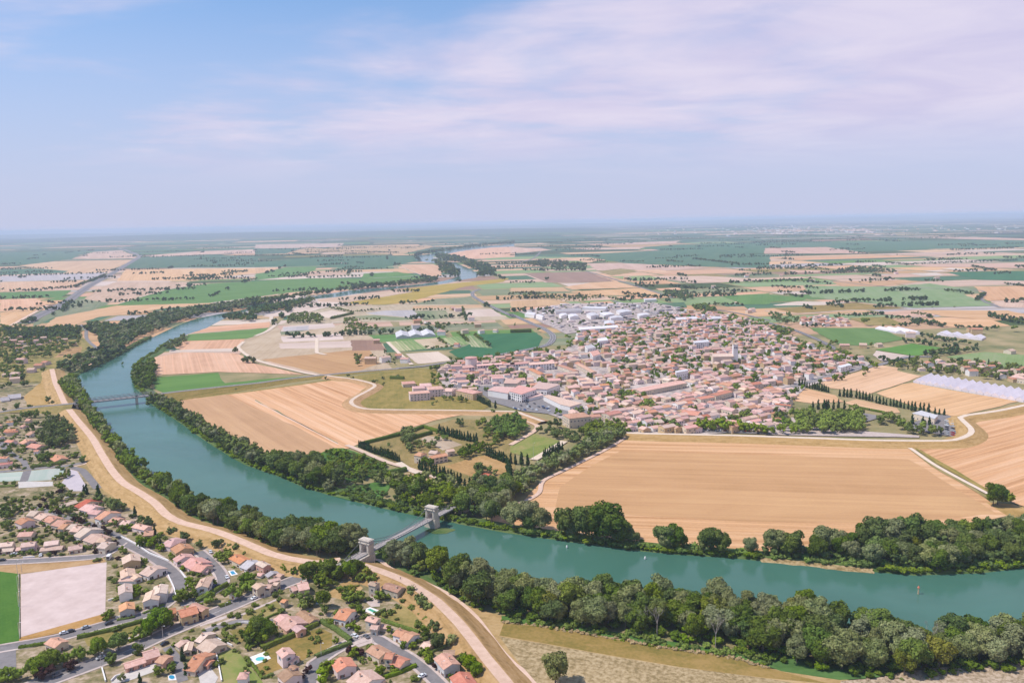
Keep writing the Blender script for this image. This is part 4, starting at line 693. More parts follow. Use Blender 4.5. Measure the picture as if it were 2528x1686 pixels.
for q in A3L: row('in a dark hedge of the right plain', 'A3', q, 9, (7, 12), ['far', 'oak', 'far'])
wood('in the farm wood of the right plain', 'A3', [(640, 550), (900, 520), (1200, 560), (900, 575)], 22, (10, 17), FARK); wood('in the trees along the by-road behind the town', 'A3', [(0, 940), (130, 960), (300, 980), (300, 1040), (220, 1050), (0, 1000)], 16, (9, 15), [('oak', 3), ('ash', 2)], skip=.3); wood('in the trees along the by-road behind the town', 'A3', [(50, 1075), (200, 1085), (270, 1120), (100, 1130)], 12, (8, 12), [('oak', 3), ('ash', 2)])
some('standing alone in the plain right of the town', 'A3', 'oak', [(915, 1045, 20), (595, 1220, 11), (645, 1210, 9), (960, 1235, 9), (965, 1400, 11), (1160, 1060, 9), (1075, 1060, 8), (500, 1220, 9), (2260, 1100, 14), (2110, 1075, 10), (860, 660, 9), (960, 665, 11), (1390, 925, 6), (1720, 885, 6), (1520, 890, 6), (650, 815, 9), (780, 825, 9), (710, 820, 7), (690, 1340, 12), (1200, 405, 9)])
wood('in the gardens of the right suburb', 'A3', [(1080, 1400), (1300, 1360), (1500, 1360), (1700, 1400), (2000, 1400), (2351, 1440), (2600, 1480), (2600, 1600), (2351, 1560), (2000, 1530), (1700, 1500), (1400, 1480), (1200, 1450)], 13, (7, 12), [('oak', 3), ('ash', 2), ('cypress', .8)], skip=.3)
# estate, park and town fringe
wood('in the bright poplar grove of the estate', 'B1', [(2120, 560), (2180, 520), (2351, 500), 'B2', (100, 530), (170, 600), (60, 660), 'B1', (2351, 690), (2200, 670)], 8, (9, 12), [('plane', 3), ('ash', 2)])
wood('in the copse on the estate mound', 'B1', [(480, 860), (700, 790), (1150, 900), (1190, 950), (950, 1040), (800, 1040), (560, 980)], 8.5, (4, 7), [('ash', 3), ('golden', .6), ('shrub', 3)]); wood('in the riverside copse below the estate mound', 'B1', [(420, 1120), (480, 1000), (600, 960), (760, 1000), (800, 1080), (650, 1190), (480, 1160)], 8, (9, 14), [('oak', 4), ('willow', 2)]); wood('in the riverside copse below the estate mound', 'B1', [(850, 1080), (1000, 1010), (1250, 1000), (1450, 1080), (1350, 1110), (1100, 1070), (900, 1110)], 9, (6, 10), [('oak', 3), ('ash', 2)])
wood('in the estate garden', 'B1', [(1390, 790), (1480, 720), (1660, 760), (1560, 800), (1420, 830)], 9, (7, 10), [('oak', 3), ('ash', 2)]); wood('in the estate hedge by the dry lawn', 'B1', [(1480, 900), (1720, 860), (2080, 740), (2090, 820), (1740, 910), (1500, 940)], 8, (7, 10), [('oak', 3), ('ash', 1)])
wood('in the wood between estate and wheat field', 'B2', [(0, 1220), (130, 1200), (230, 1100), (260, 1030), (480, 940), (860, 760), (1040, 660), (1030, 620), (880, 640), (700, 700), (640, 790), (450, 870), (230, 960), (60, 1060), (0, 1080)], 6.8, (8, 13), [('oak', 3), ('ash', 3), ('willow', 1.2)]); wood('in the wood below the red-roofed block', 'B2', [(620, 620), (740, 560), (850, 560), (1020, 600), (980, 660), (800, 700), (700, 720)], 8.5, (8, 12), [('oak', 2), ('ash', 3)])
wood('around the playing lawn of the estate', 'B2', [(210, 610), (320, 600), (640, 660), (620, 720), (520, 700), (300, 650)], 8, (7, 10), [('ash', 3), ('oak', 1)]); wood('around the playing lawn of the estate', 'B2', [(310, 560), (440, 560), (450, 590), (330, 590)], 8, (9, 13), [('oak', 1)])
Zp = 'in the town park behind the long levee'
wood(Zp, 'B3', [(250, 470), (420, 500), (640, 490), (820, 440), (900, 560), (850, 640), (600, 640), (420, 640), (200, 625), (100, 620), (300, 560)], 8.6, (10, 14), [('plane', 5), ('ash', 2), ('oak', 1)]); wood(Zp, 'B3', [(980, 560), (1200, 540), (1240, 620), (1350, 640), (1640, 660), (1640, 620), (1380, 620), (1250, 560), (1100, 500)], 8.6, (8, 13), [('oak', 3), ('ash', 3), ('plane', 1)]); wood(Zp, 'B3', [(250, 450), (420, 440), (460, 500), (300, 480)], 9, (9, 12), [('ash', 2), ('plane', 1)])
row('in the plane row on the town promenade', 'B2', [(1700, 600), (2090, 612)], 7, (13, 15), 'plane', keep=True); row('in the plane row on the town promenade', 'B2', [(2100, 618), (2351, 630)], 7.5, (9, 12), 'plane', keep=True); row('in the plane row on the town promenade', 'B3', [(0, 632), (260, 636)], 7.5, (9, 12), 'plane', keep=True); some('on the promenade by the parked lorry', 'B2', 'plane', [(1480, 595, 12), (1200, 580, 9), (1250, 580, 9), (1320, 580, 8)])
some('forming the forked clump at the end of the farm lane', 'B3', 'oak', [(2070, 1275, 16), (2110, 1265, 15), (2180, 1270, 14, 'ash')], .5)
wood('in the estate garden', 'B1', [(1345, 640), (1440, 610), (1420, 700), (1400, 790), (1350, 780)], 8, (7, 12), [('oak', 3), ('ash', 1)]); wood('in the estate orchard', 'B1', [(1600, 640), (1700, 640), (1760, 690), (1640, 700)], 9, (5, 8), [('ash', 2), ('oak', 1)]); wood('in the estate garden by the lane', 'B1', [(2000, 560), (2090, 540), (2110, 640), (2230, 700), (2200, 800), (2090, 760), (2060, 620)], 9, (7, 12), [('oak', 3), ('ash', 2)], skip=.25); wood('behind the mill house by the bridge wood', 'B1', [(1960, 1010), (2060, 960), (2090, 1080), (2000, 1110)], 8, (9, 13), [('oak', 2), ('ash', 1)])
# cypress rows
CY = [('in the cypress hedge at the estate gate', 'B1', [(945, 750), (1060, 800), (1180, 840), (1310, 890)], 2.6, (7, 10)), ('in the cypress row of the estate orchard', 'B1', [(1670, 625), (1850, 680), (2030, 715)], 3.2, (8, 11)), ('in the cypress row beside the estate drive', 'B1', [(1490, 960), (1640, 1000), (1760, 1035), (1870, 1070)], 3.4, (7, 11)), ('in the cypress row beside the estate drive', 'B1', [(1850, 1150), (1950, 1140)], 4, (11, 14)),
      ('in the cypress row behind the park', 'B3', [(310, 195), (440, 225)], 4, (8, 11)), ('in the cypress row behind the park', 'B3', [(450, 225), (590, 258)], 3.5, (7, 10)), ('in the cypress windbreak of the wheat fields', 'B3', [(680, 290), (790, 300)], 4, (9, 12)), ('in the cypress windbreak of the wheat fields', 'B3', [(830, 305), (1000, 340)], 4, (9, 12)), ('in the cypress windbreak of the wheat fields', 'B3', [(1010, 350), (1310, 408)], 4, (8, 12)), ('in the cypress windbreak of the wheat fields', 'B3', [(1330, 420), (1510, 435)], 4, (8, 12)), ('in the cypress windbreak of the wheat fields', 'B3', [(1540, 455), (1670, 468)], 4, (7, 9)),
      ('in the cypress group by the playing lawn', 'B2', [(0, 900), (200, 920)], 5, (9, 14)), ('in the cypress line by the playing lawn', 'B2', [(300, 865), (480, 770)], 4, (8, 11)), ('in the cypress clump beside the park', 'B3', [(540, 405), (730, 405)], 5, (9, 12)), ('beside the community hall car park', 'B3', [(1330, 545), (1580, 560)], 8, (9, 12)), ('below the pink flats', 'B1', [(2020, 330), (2140, 390)], 3.2, (7, 9)), ('in the estate hedge by the far lawn', 'B1', [(2100, 830), (2290, 900)], 3, (8, 11)), ('at the corner of the estate lawn', 'B1', [(2290, 960), (2320, 1040)], 4, (10, 14))]
for z_, t_, pts_, sp_, h_ in CY: row('cyp:' + z_, t_, pts_, sp_, h_, 'cypress', jit=.1, keep=True)
some('cyp:standing apart between the park and the wheat', 'B3', 'cypress', [(485, 405, 12), (435, 390, 8), (560, 400, 11)]); some('cyp:beside the pale flats', 'B1', 'cypress', [(2180, 395, 10)])
wood('below the pink flats', 'B1', [(1690, 320), (1800, 290), (1980, 350), (1900, 360)], 8, (5, 8), [('oak', 2), ('ash', 1)]); some('on the grass below the pink flats', 'B1', 'ash', [(1605, 368, 5), (1645, 342, 4), (1160, 135, 6, 'oak'), (1105, 155, 4), (1860, 560, 11, 'oak'), (2160, 445, 7), (1390, 620, 9, 'oak'), (1375, 720, 11, 'oak'), (1660, 690, 6), (1210, 745, 5), (2115, 980, 8, 'ash'), (2170, 1000, 6), (2000, 1110, 12)])
# village
some('in the village gardens below the levee', 'D1', 'ash', [(120, 230, 6, 'oak'), (360, 260, 5), (525, 360, 7), (900, 170, 7, 'oak'), (1030, 330, 9), (1120, 230, 8, 'willow'), (1250, 480, 9), (1150, 440, 8, 'oak'), (1350, 560, 6, 'oak'), (1480, 160, 6), (1780, 270, 9, 'oak'), (1850, 370, 6), (800, 680, 6), (1170, 940, 8, 'oak'), (1250, 960, 6), (1330, 950, 5), (430, 720, 5), (100, 560, 9, 'oak'), (200, 480, 9, 'oak'), (40, 470, 9, 'oak'), (300, 440, 7), (120, 760, 8), (210, 700, 7), (60, 700, 7, 'oak'), (1080, 110, 6, 'plum'), (1260, 110, 5), (1600, 720, 5, 'oak'), (1850, 640, 6), (2060, 700, 7), (1560, 540, 5), (2250, 780, 7), (900, 1240, 4.5), (370, 1220, 4.5), (560, 1190, 4.5), (1350, 1170, 4), (2250, 1190, 5), (1750, 1330, 4)])
some('in the village street planting', 'D1', 'plum', [(730, 350, 5), (830, 380, 5), (1030, 460, 5), (1090, 480, 5), (1340, 600, 5), (1450, 620, 5.5), (1500, 640, 5), (1720, 720, 5), (1850, 800, 6), (1980, 850, 6), (2090, 1010, 4), (1940, 1090, 5.5), (1740, 1180, 5), (30, 1190, 5), (970, 1220, 4.5), (800, 240, 5), (2120, 1030, 4), (1060, 790, 3.5)])
some('on the dry slope under the levee', 'D1', 'ash', [(2010, 380, 12), (2110, 420, 12), (2240, 400, 9), (2050, 350, 9)]); some('on the dry slope under the levee', 'D2', 'oak', [(880, 240, 10), (640, 100, 5), (1350, 390, 7), (1590, 530, 9), (1860, 640, 7, 'ash'), (2190, 650, 9), (950, 250, 8)]); some('on the dry slope under the levee', 'B0', 'ash', [(430, 350, 10), (480, 360, 6)])
some('cyp:on the dry slope under the levee', 'B0', 'cypress', [(895, 1195, 11), (1225, 1380, 9), (790, 1180, 10), (765, 1170, 8)])
some('in the gardens between the curving streets', 'D2', 'ash', [(830, 620, 9, 'oak'), (950, 640, 8), (1020, 560, 8, 'oak'), (760, 580, 7), (1150, 700, 7), (1250, 680, 6, 'oak'), (600, 330, 7), (480, 310, 6), (700, 330, 5), (1330, 800, 4), (1480, 960, 6, 'oak'), (1560, 930, 6), (1560, 1050, 5), (1700, 1280, 6), (1650, 1400, 7), (1900, 1500, 6), (2120, 1310, 5, 'plane'), (720, 1450, 6), (700, 1530, 5), (780, 880, 4), (500, 740, 4.5), (450, 690, 5), (870, 900, 4), (380, 860, 4, 'plum'), (380, 1440, 4)])
wood('in the leafy garden plot by the lane', 'D4', [(360, 340), (560, 260), (700, 400), (740, 500), (560, 560), (450, 430)], 6, (5, 8), [('ash', 3), ('plane', 2), ('oak', 1)]); wood('in the garden behind the grey-roofed house', 'D4', [(700, 690), (760, 560), (1000, 530), (1140, 620), (1130, 780), (900, 660)], 6, (5, 8), [('ash', 3), ('oak', 2)]); wood('in the thicket below the levee shoulder', 'D4', [(560, 160), (660, 160), (900, 230), (1050, 330), (1080, 420), (900, 350), (650, 210)], 5.5, (4, 7), [('oak', 2), ('ash', 2)]); wood('in the hedge thicket behind the sheds', 'D4', [(1390, 540), (1600, 560), (2000, 610), (2100, 700), (1900, 720), (1620, 640)], 6, (4, 6), [('ash', 2), ('oak', 2)]); wood('in the garden of bushes by the main road', 'D4', [(730, 850), (1000, 760), (1050, 850), (900, 1000), (1000, 1040), (760, 960)], 6, (6, 8), [('ash', 2), ('plane', 1)])
row('in the roadside plane row of the village', 'D4', [(320, 1210), (560, 1160), (1080, 1010)], 10, (8, 10), 'plane', keep=True); some('in the roadside plane row of the village', 'D3', 'plane', [(330, 1080, 10), (640, 930, 8), (820, 850, 10), (1010, 760, 12, 'ash'), (1100, 720, 9, 'ash'), (920, 760, 11), (620, 1150, 8, 'oak'), (205, 1290, 7, 'oak'), (30, 1150, 10), (860, 690, 8)]); some('in the roadside plane row of the village', 'C0', 'plane', [(120, 1520, 9), (240, 1500, 9), (360, 1470, 10), (480, 1420, 10), (560, 1390, 9), (700, 1340, 9), (830, 1300, 8), (40, 1545, 8), (900, 1260, 7), (420, 1500, 8, 'plum'), (650, 1430, 7, 'plum')])
wood('in the dark grove below the bridge levee', 'C1', [(450, 600), (650, 500), (900, 480), (960, 560), (950, 640), (820, 620), (700, 690), (560, 720), (480, 660)], 6.5, (8, 12), [('oak', 5), ('ash', 1.5)]); some('around the stone farmhouse', 'C1', 'ash', [(1010, 610, 9, 'golden'), (1060, 640, 8), (960, 630, 8), (900, 770, 9, 'golden'), (940, 800, 8), (850, 820, 9), (840, 740, 7, 'oak'), (790, 750, 8), (1110, 800, 7), (1140, 790, 6)], .4)
wood('in the tree line under the near levee shoulder', 'C1', [(1280, 740), (1400, 720), (1520, 830), (1560, 900), (1650, 990), (1700, 1120), (1620, 1100), (1520, 940), (1400, 860), (1290, 800)], 6.5, (7, 10), [('oak', 3), ('ash', 3), ('willow', 1)]); wood('in the garden thicket beside the tiled barn', 'C1', [(400, 830), (520, 800), (640, 860), (720, 840), (740, 800), (640, 980), (560, 970), (450, 900)], 6.5, (7, 10), [('oak', 3), ('ash', 2)])
some('in the villa gardens at the foot of the levee', 'C1', 'ash', [(40, 1140, 12, 'oak'), (100, 1150, 11, 'oak'), (0, 1160, 11), (150, 1130, 9), (60, 1190, 8), (730, 1190, 5), (700, 1030, 5), (870, 1060, 6), (920, 1100, 6), (960, 930, 8, 'oak'), (1210, 1090, 5), (1340, 1230, 5, 'oak'), (1430, 1230, 5), (1510, 1290, 5, 'oak'), (1540, 1130, 8, 'oak'), (1660, 1230, 9, 'oak'), (1780, 1210, 8, 'willow'), (1560, 1310, 7), (1580, 1360, 6), (1870, 1370, 8, 'oak'), (1960, 1440, 8, 'plane'), (2010, 1500, 8, 'plane'), (1780, 1450, 5), (1640, 1420, 5, 'plum'), (660, 1440, 8), (640, 1500, 7), (600, 1540, 8, 'plane'), (900, 1310, 7), (940, 1300, 6, 'plum'), (860, 1290, 6, 'plum'), (1150, 1470, 6), (1270, 1450, 5), (410, 1520, 5, 'plum'), (1790, 1540, 6, 'oak'), (720, 1430, 5), (480, 1450, 5, 'plum')]); some('in the villa gardens by the main road', 'C0', 'ash', [(1100, 1530, 5, 'willow'), (1450, 1480, 6), (1560, 1440, 6, 'oak'), (1620, 820, 8), (1700, 800, 8), (1760, 780, 7, 'oak'), (1790, 740, 6), (1660, 770, 7), (1540, 1280, 4), (1000, 960, 7), (950, 980, 6), (1480, 970, 8), (2230, 1170, 9, 'oak'), (2280, 1200, 9, 'oak'), (2320, 1160, 9, 'oak')]); some('cyp:in the villa gardens by the main road', 'C0', 'cypress', [(1660, 1345, 8), (1690, 1470, 7), (1270, 1543, 6), (1460, 330, 9), (1405, 200, 8)])
one('standing alone in the rough meadow outside the levee', 'C2', 410, 1560, 16, 'willow')
wood('in the dense copse beside the upper village', 'D8', [(690, 740), (720, 480), (880, 330), (1100, 280), (1250, 380), (1340, 560), (1380, 720), (1200, 780), (900, 780)], 8, (8, 12), [('oak', 4), ('willow', 1)]); some('in the upper village gardens', 'D8', 'ash', [(450, 250, 12, 'oak'), (530, 240, 11, 'oak'), (640, 240, 12, 'oak'), (360, 310, 9, 'oak'), (280, 390, 5), (280, 590, 6), (620, 430, 10, 'oak'), (850, 210, 9), (400, 880, 7), (330, 860, 6), (150, 900, 9, 'oak'), (80, 910, 7, 'oak'), (850, 1000, 10, 'oak'), (760, 1030, 9, 'oak'), (930, 990, 8), (1260, 960, 8, 'willow'), (1360, 960, 8), (1500, 1040, 8, 'oak'), (620, 1130, 5), (700, 1120, 5), (800, 1110, 5), (1100, 1080, 5), (300, 1150, 7, 'oak'), (200, 1180, 5), (1230, 1300, 8, 'oak'), (1180, 1330, 7), (1090, 1340, 7), (1000, 1360, 6), (1080, 1530, 8), (1150, 1560, 8), (100, 1470, 6, 'oak'), (250, 1460, 6, 'oak'), (730, 640, 6), (450, 780, 5), (260, 250, 6), (120, 260, 5)]); some('along the road to the iron bridge', 'B0', 'oak', [(155, 400, 9), (275, 395, 7), (80, 200, 10), (200, 150, 14), (230, 200, 12), (40, 420, 5), (20, 220, 8), (390, 70, 9, 'ash'), (1110, 0, 6)])
some('beside the road off the iron bridge', 'B0', 'ash', [(1840, 262, 7), (1740, 270, 5), (1960, 245, 5), (2140, 238, 5), (1340, 380, 8), (1900, 255, 5)]); some('beside the road off the iron bridge', 'B1', 'oak', [(640, 135, 6), (845, 110, 6)])

cs_, sn_ = math.cos(FAR_ROT), math.sin(FAR_ROT); rivp = [Vector((p.x, p.y, 0)) for p in poly]; TPg = [Vector((p.x, p.y, 0)) for p in PP('O', [(420, 1060), (1000, 820), (1330, 700), (1650, 690), (2000, 830), (2000, 1000), (1400, 1010)])]
for (x0, y0, x1, y1) in FAR_EDGE:
    a, b_ = random.uniform(0, .4), random.uniform(.5, 1); L = math.hypot(x1 - x0, y1 - y0); n = int(min(40, L * (b_ - a) / (7 + y0 * .0012)))
    for i in range(n):
        if random.random() < .1: continue
        u = a + (b_ - a) * i / max(1, n); x, y = x0 + (x1 - x0) * u, y0 + (y1 - y0) * u; x, y = x * cs_ - y * sn_, x * sn_ + y * cs_
        if pip(x, y, rivp) or pip(x, y, TPg): continue
        TREES.append((x + random.uniform(-3, 3), y + random.uniform(-3, 3), 0, random.uniform(8, 15), 'far', 'in the hedgerows of the far plain', False))
# ================================================================ houses
def tile_mat(name, a, b, c):
    m, t, bs = new_mat(name); v = coord(t, (1, 1, 1)); n1 = noise(t, v, 0.55, 4, .65); n2 = noise(t, v, 4.0, 2)
    wv = N(t, 'ShaderNodeTexWave', wave_type='BANDS', bands_direction='X'); inp(wv, Scale=1.1, Distortion=1.2, Detail=2.0); t.links.new(v, wv.inputs['Vector'])
    k = M2('ADD', M2('MULTIPLY', n1, .62, t=t), M2('MULTIPLY', n2, .28, t=t), t=t); k = M2('ADD', k, M2('MULTIPLY', wv.outputs['Fac'], .10, t=t), t=t)
    t.links.new(vary(t, ramp(t, k, [(.32, a), (.5, b), (.68, c)]), .012, .14, .15), bs.inputs['Base Color']); bs.inputs['Roughness'].default_value = .85
    bp = N(t, 'ShaderNodeBump'); inp(bp, Strength=.5, Distance=.08); t.links.new(wv.outputs['Fac'], bp.inputs['Height']); t.links.new(bp.outputs[0], bs.inputs['Normal']); return m
tile_mat('tile_terra', (.42, .19, .12), (.55, .265, .175), (.65, .36, .255)); tile_mat('tile_pink', (.52, .295, .24), (.64, .385, .32), (.74, .50, .435)); tile_mat('tile_pale', (.51, .335, .255), (.63, .44, .345), (.73, .55, .455))
tile_mat('tile_brown', (.28, .165, .11), (.39, .24, .165), (.50, .33, .24)); tile_mat('tile_orange', (.50, .215, .11), (.62, .285, .16), (.70, .37, .22)); tile_mat('tile_red', (.40, .135, .085), (.52, .19, .125), (.61, .27, .18)); tile_mat('tile_grey', (.34, .30, .31), (.43, .385, .39), (.52, .47, .47)); tile_mat('roof_white', (.54, .50, .51), (.63, .59, .60), (.70, .66, .67))
for n_, a_, b_ in (('cream', (.60, .48, .36), (.70, .58, .46)), ('white', (.74, .69, .66), (.82, .77, .74)), ('rose', (.70, .55, .52), (.78, .63, .60)), ('ochre', (.50, .35, .19), (.60, .43, .26)), ('stone', (.40, .33, .26), (.56, .48, .39)), ('grey', (.50, .47, .46), (.60, .57, .55)), ('salmon', (.62, .34, .25), (.70, .42, .32))): flat_mat('wall_' + n_, a_, b_, .5, val=.08, hue=.01)
m_, t_, b_ = new_mat('window_glass'); b_.inputs['Base Color'].default_value = (.025, .028, .035, 1); b_.inputs['Roughness'].default_value = .12; b_.inputs['Specular IOR Level'].default_value = .5
flat_mat('frame_white', (.72, .68, .66), (.78, .74, .72), 2.0); flat_mat('shutter_brown', (.18, .06, .04), (.26, .09, .06), 2.0); flat_mat('shutter_blue', (.30, .38, .42), (.38, .45, .48), 2.0); flat_mat('door_wood', (.20, .10, .06), (.28, .15, .09), 2.0)
def window_mesh(w_, h_, shut):
    b = MB(); b.box((0, .01, 0), (w_ + .16, .10, h_ + .16), 0); b.box((0, -.055, 0), (w_, .04, h_), 1); b.box((0, -.085, 0), (.07, .03, h_), 0); b.box((0, -.06, -h_ / 2 - .11), (w_ + .3, .16, .07), 0)
    if shut:
        for s in (-1, 1): b.box((s * (w_ / 2 + .32), -.05, 0), (.42, .06, h_ + .05), 2)
    return b.build('window', [MATS['frame_white'], MATS['window_glass'], MATS[shut or 'shutter_brown']])
WIN = {k: window_mesh(1.15, 1.35, k) for k in ('shutter_brown', 'shutter_blue', '')}
WIN_BIG = window_mesh(2.1, 1.9, ''); _b = MB(); _b.box((0, 0, 1.05), (1.2, .14, 2.1), 0); _b.box((0, -.09, 1.05), (1.0, .06, 1.95), 1); DOOR = _b.build('door', [MATS['frame_white'], MATS['door_wood']])
_b = MB(); _b.box((0, 0, .55), (.65, .65, 1.5), 0); _b.box((0, 0, 1.36), (.85, .85, .14), 1); CHIM = _b.build('chimney', [MATS['wall_cream'], MATS['tile_terra']])
def gable_roof(b, L, hw, zr, ze, over=.0, th=.17, hip=0.0):
    """roof slab of length L along x, eaves at +-hw"""
    x = L / 2 + over; h = min(hip, x * .95)
    top = [(-x, -hw, ze), (x, -hw, ze), (x, hw, ze), (-x, hw, ze), (-x + h, 0, zr), (x - h, 0, zr)]
    v = top + [(p[0], p[1], p[2] - th) for p in top]
    f = [(0, 1, 5, 4), (2, 3, 4, 5), (7, 6, 10, 11), (9, 8, 11, 10), (1, 0, 6, 7), (3, 2, 8, 9)]
    if h > 0: f += [(1, 2, 5), (3, 0, 4), (8, 7, 11), (6, 9, 10), (2, 1, 7, 8), (0, 3, 9, 6)]
    else: f += [(0, 4, 10, 6), (4, 3, 9, 10), (5, 1, 7, 11), (2, 5, 11, 8)]
    b.add(v, f, 0)
    if h == 0: b.tube([(-x, 0, zr + .03), (x, 0, zr + .03)], .13, 5)
def gable_wall(b, L, hw, zr, ze, hip=False):
    x = L / 2; v = [(-x, -hw, -.3), (x, -hw, -.3), (x, hw, -.3), (-x, hw, -.3), (-x, -hw, ze), (x, -hw, ze), (x, hw, ze), (-x, hw, ze), (-x, 0, zr), (x, 0, zr)]
    f = [(0, 1, 5, 4), (2, 3, 7, 6)] + ([(1, 2, 6, 5), (3, 0, 4, 7)] if hip else [(1, 2, 6, 9, 5), (3, 0, 4, 8, 7)]); b.add(v, f, 0)
def child(name, me, parent, loc, rz=0.0, sc=None):
    o = link(name, me, parent); o.location = loc; o.rotation_euler = (0, 0, rz)
    if sc: o.scale = sc
    return o
def dress(root, L, hw, ze, c, rz, storeys, shut, rr, to_cam, door=True, spacing=3.4, big=False, base=0.0):
    """windows and a door on the walls that look towards the camera's side of the village"""
    for wi, (nx, ny, ln, off) in enumerate(((0, -1, L, hw), (0, 1, L, hw), (1, 0, hw * 2, L / 2), (-1, 0, hw * 2, L / 2))):
        wn = Vector((nx * math.cos(rz) - ny * math.sin(rz), nx * math.sin(rz) + ny * math.cos(rz), 0))
        if wn.dot(to_cam) < .12: continue
        n = max(1, int(ln / spacing)); used_door = False
        for s in range(storeys):
            z = base + (1.45 if s == 0 else 1.45 + 2.7 * s)
            if z + .8 > ze: break
            for k in range(n):
                if rr.random() < .16: continue
                u = (k + .5) / n * ln - ln / 2; lx, ly = (u if nx == 0 else nx * (off + .02)), (u if ny == 0 else ny * (off + .02))
                p = (c[0] + lx * math.cos(rz) - ly * math.sin(rz), c[1] + lx * math.sin(rz) + ly * math.cos(rz)); a = rz + {(0, -1): 0, (0, 1): math.pi, (1, 0): math.pi / 2, (-1, 0): -math.pi / 2}[nx, ny]
                if s == 0 and door and not used_door and k == n // 2: child('door', DOOR, root, (p[0], p[1], base), a); used_door = True
                else: child('window', WIN_BIG if big and s == 0 else WIN[shut], root, (p[0], p[1], z), a)
HOUSE_SPOTS = []
def solve(tile, x1, y1, x2, y2, xe, ye, zr, pitch=.34):
    A, B = P(tile, x1, y1, zr), P(tile, x2, y2, zr); d = (B - A); d.z = 0; L = d.length; d.normalize(); n = Vector((-d.y, d.x, 0)); hw = 4.0
    for _ in range(6):
        E = P(tile, xe, ye, max(2.3, zr - pitch * hw)); hw = min(9.5, max(2.0, abs((E - A).dot(n))))
    c = (A + B) / 2; return c, math.atan2(d.y, d.x), max(3.0, L), hw, max(2.3, zr - pitch * hw)
def house(label, blocks, wall='cream', roof='terra', name='house', cat='house', group=None, shut='shutter_brown', chim=True, hip=0.0, win=True, big=False, pitch=.34):
    """blocks: (tile, ridge end x,y, ridge end x,y, a point on one eave x,y, ridge height)"""
    rr = random.Random(len(HOUSE_SPOTS) * 7 + 1); root = None
    for bi, bl in enumerate(blocks):
        c, rz, L, hw, ze = solve(*bl[:8], pitch); wl = bl[8] if len(bl) > 8 else wall; rf = bl[9] if len(bl) > 9 else roof; zr = bl[7]
        if root is None:
            root = link(name, None, label=label, cat=cat, group=group); root.location = (c.x, c.y, .2); root.empty_display_size = 2; o0 = c
        q = (c.x - o0.x, c.y - o0.y); b = MB(); gable_wall(b, L - .7, hw - .4, zr - .2 - pitch * .1, ze - .2 + pitch * .25, hip > 0); wo = link('wall', b.build('wall', MATS['wall_' + wl]), root); wo.location = (q[0], q[1], -.2); wo.rotation_euler = (0, 0, rz)
        b = MB(); gable_roof(b, L, hw, zr, ze, 0, hip=hip if bi == 0 else 0); ro = link('roof', b.build('roof', MATS['tile_' + rf]), root); ro.location = (q[0], q[1], -.2); ro.rotation_euler = (0, 0, rz)
        tc_ = Vector((-c.x, -c.y, 0)).normalized(); HOUSE_SPOTS.append((c.x, c.y, max(L / 2, hw)))
        if win and zr > 3.4: dress(root, L - .7, hw - .4, ze, q, rz, max(1, int((ze + .4) / 2.75)), shut, rr, tc_, door=bi == 0, big=big)
        if chim and bi == 0: child('chimney', CHIM, ro, (L * rr.uniform(-.3, .3), hw * .25 * rr.choice((-1, 1)), zr - .55))
    return root
T1 = 'stepped terrace below the levee'
D = 'D1'
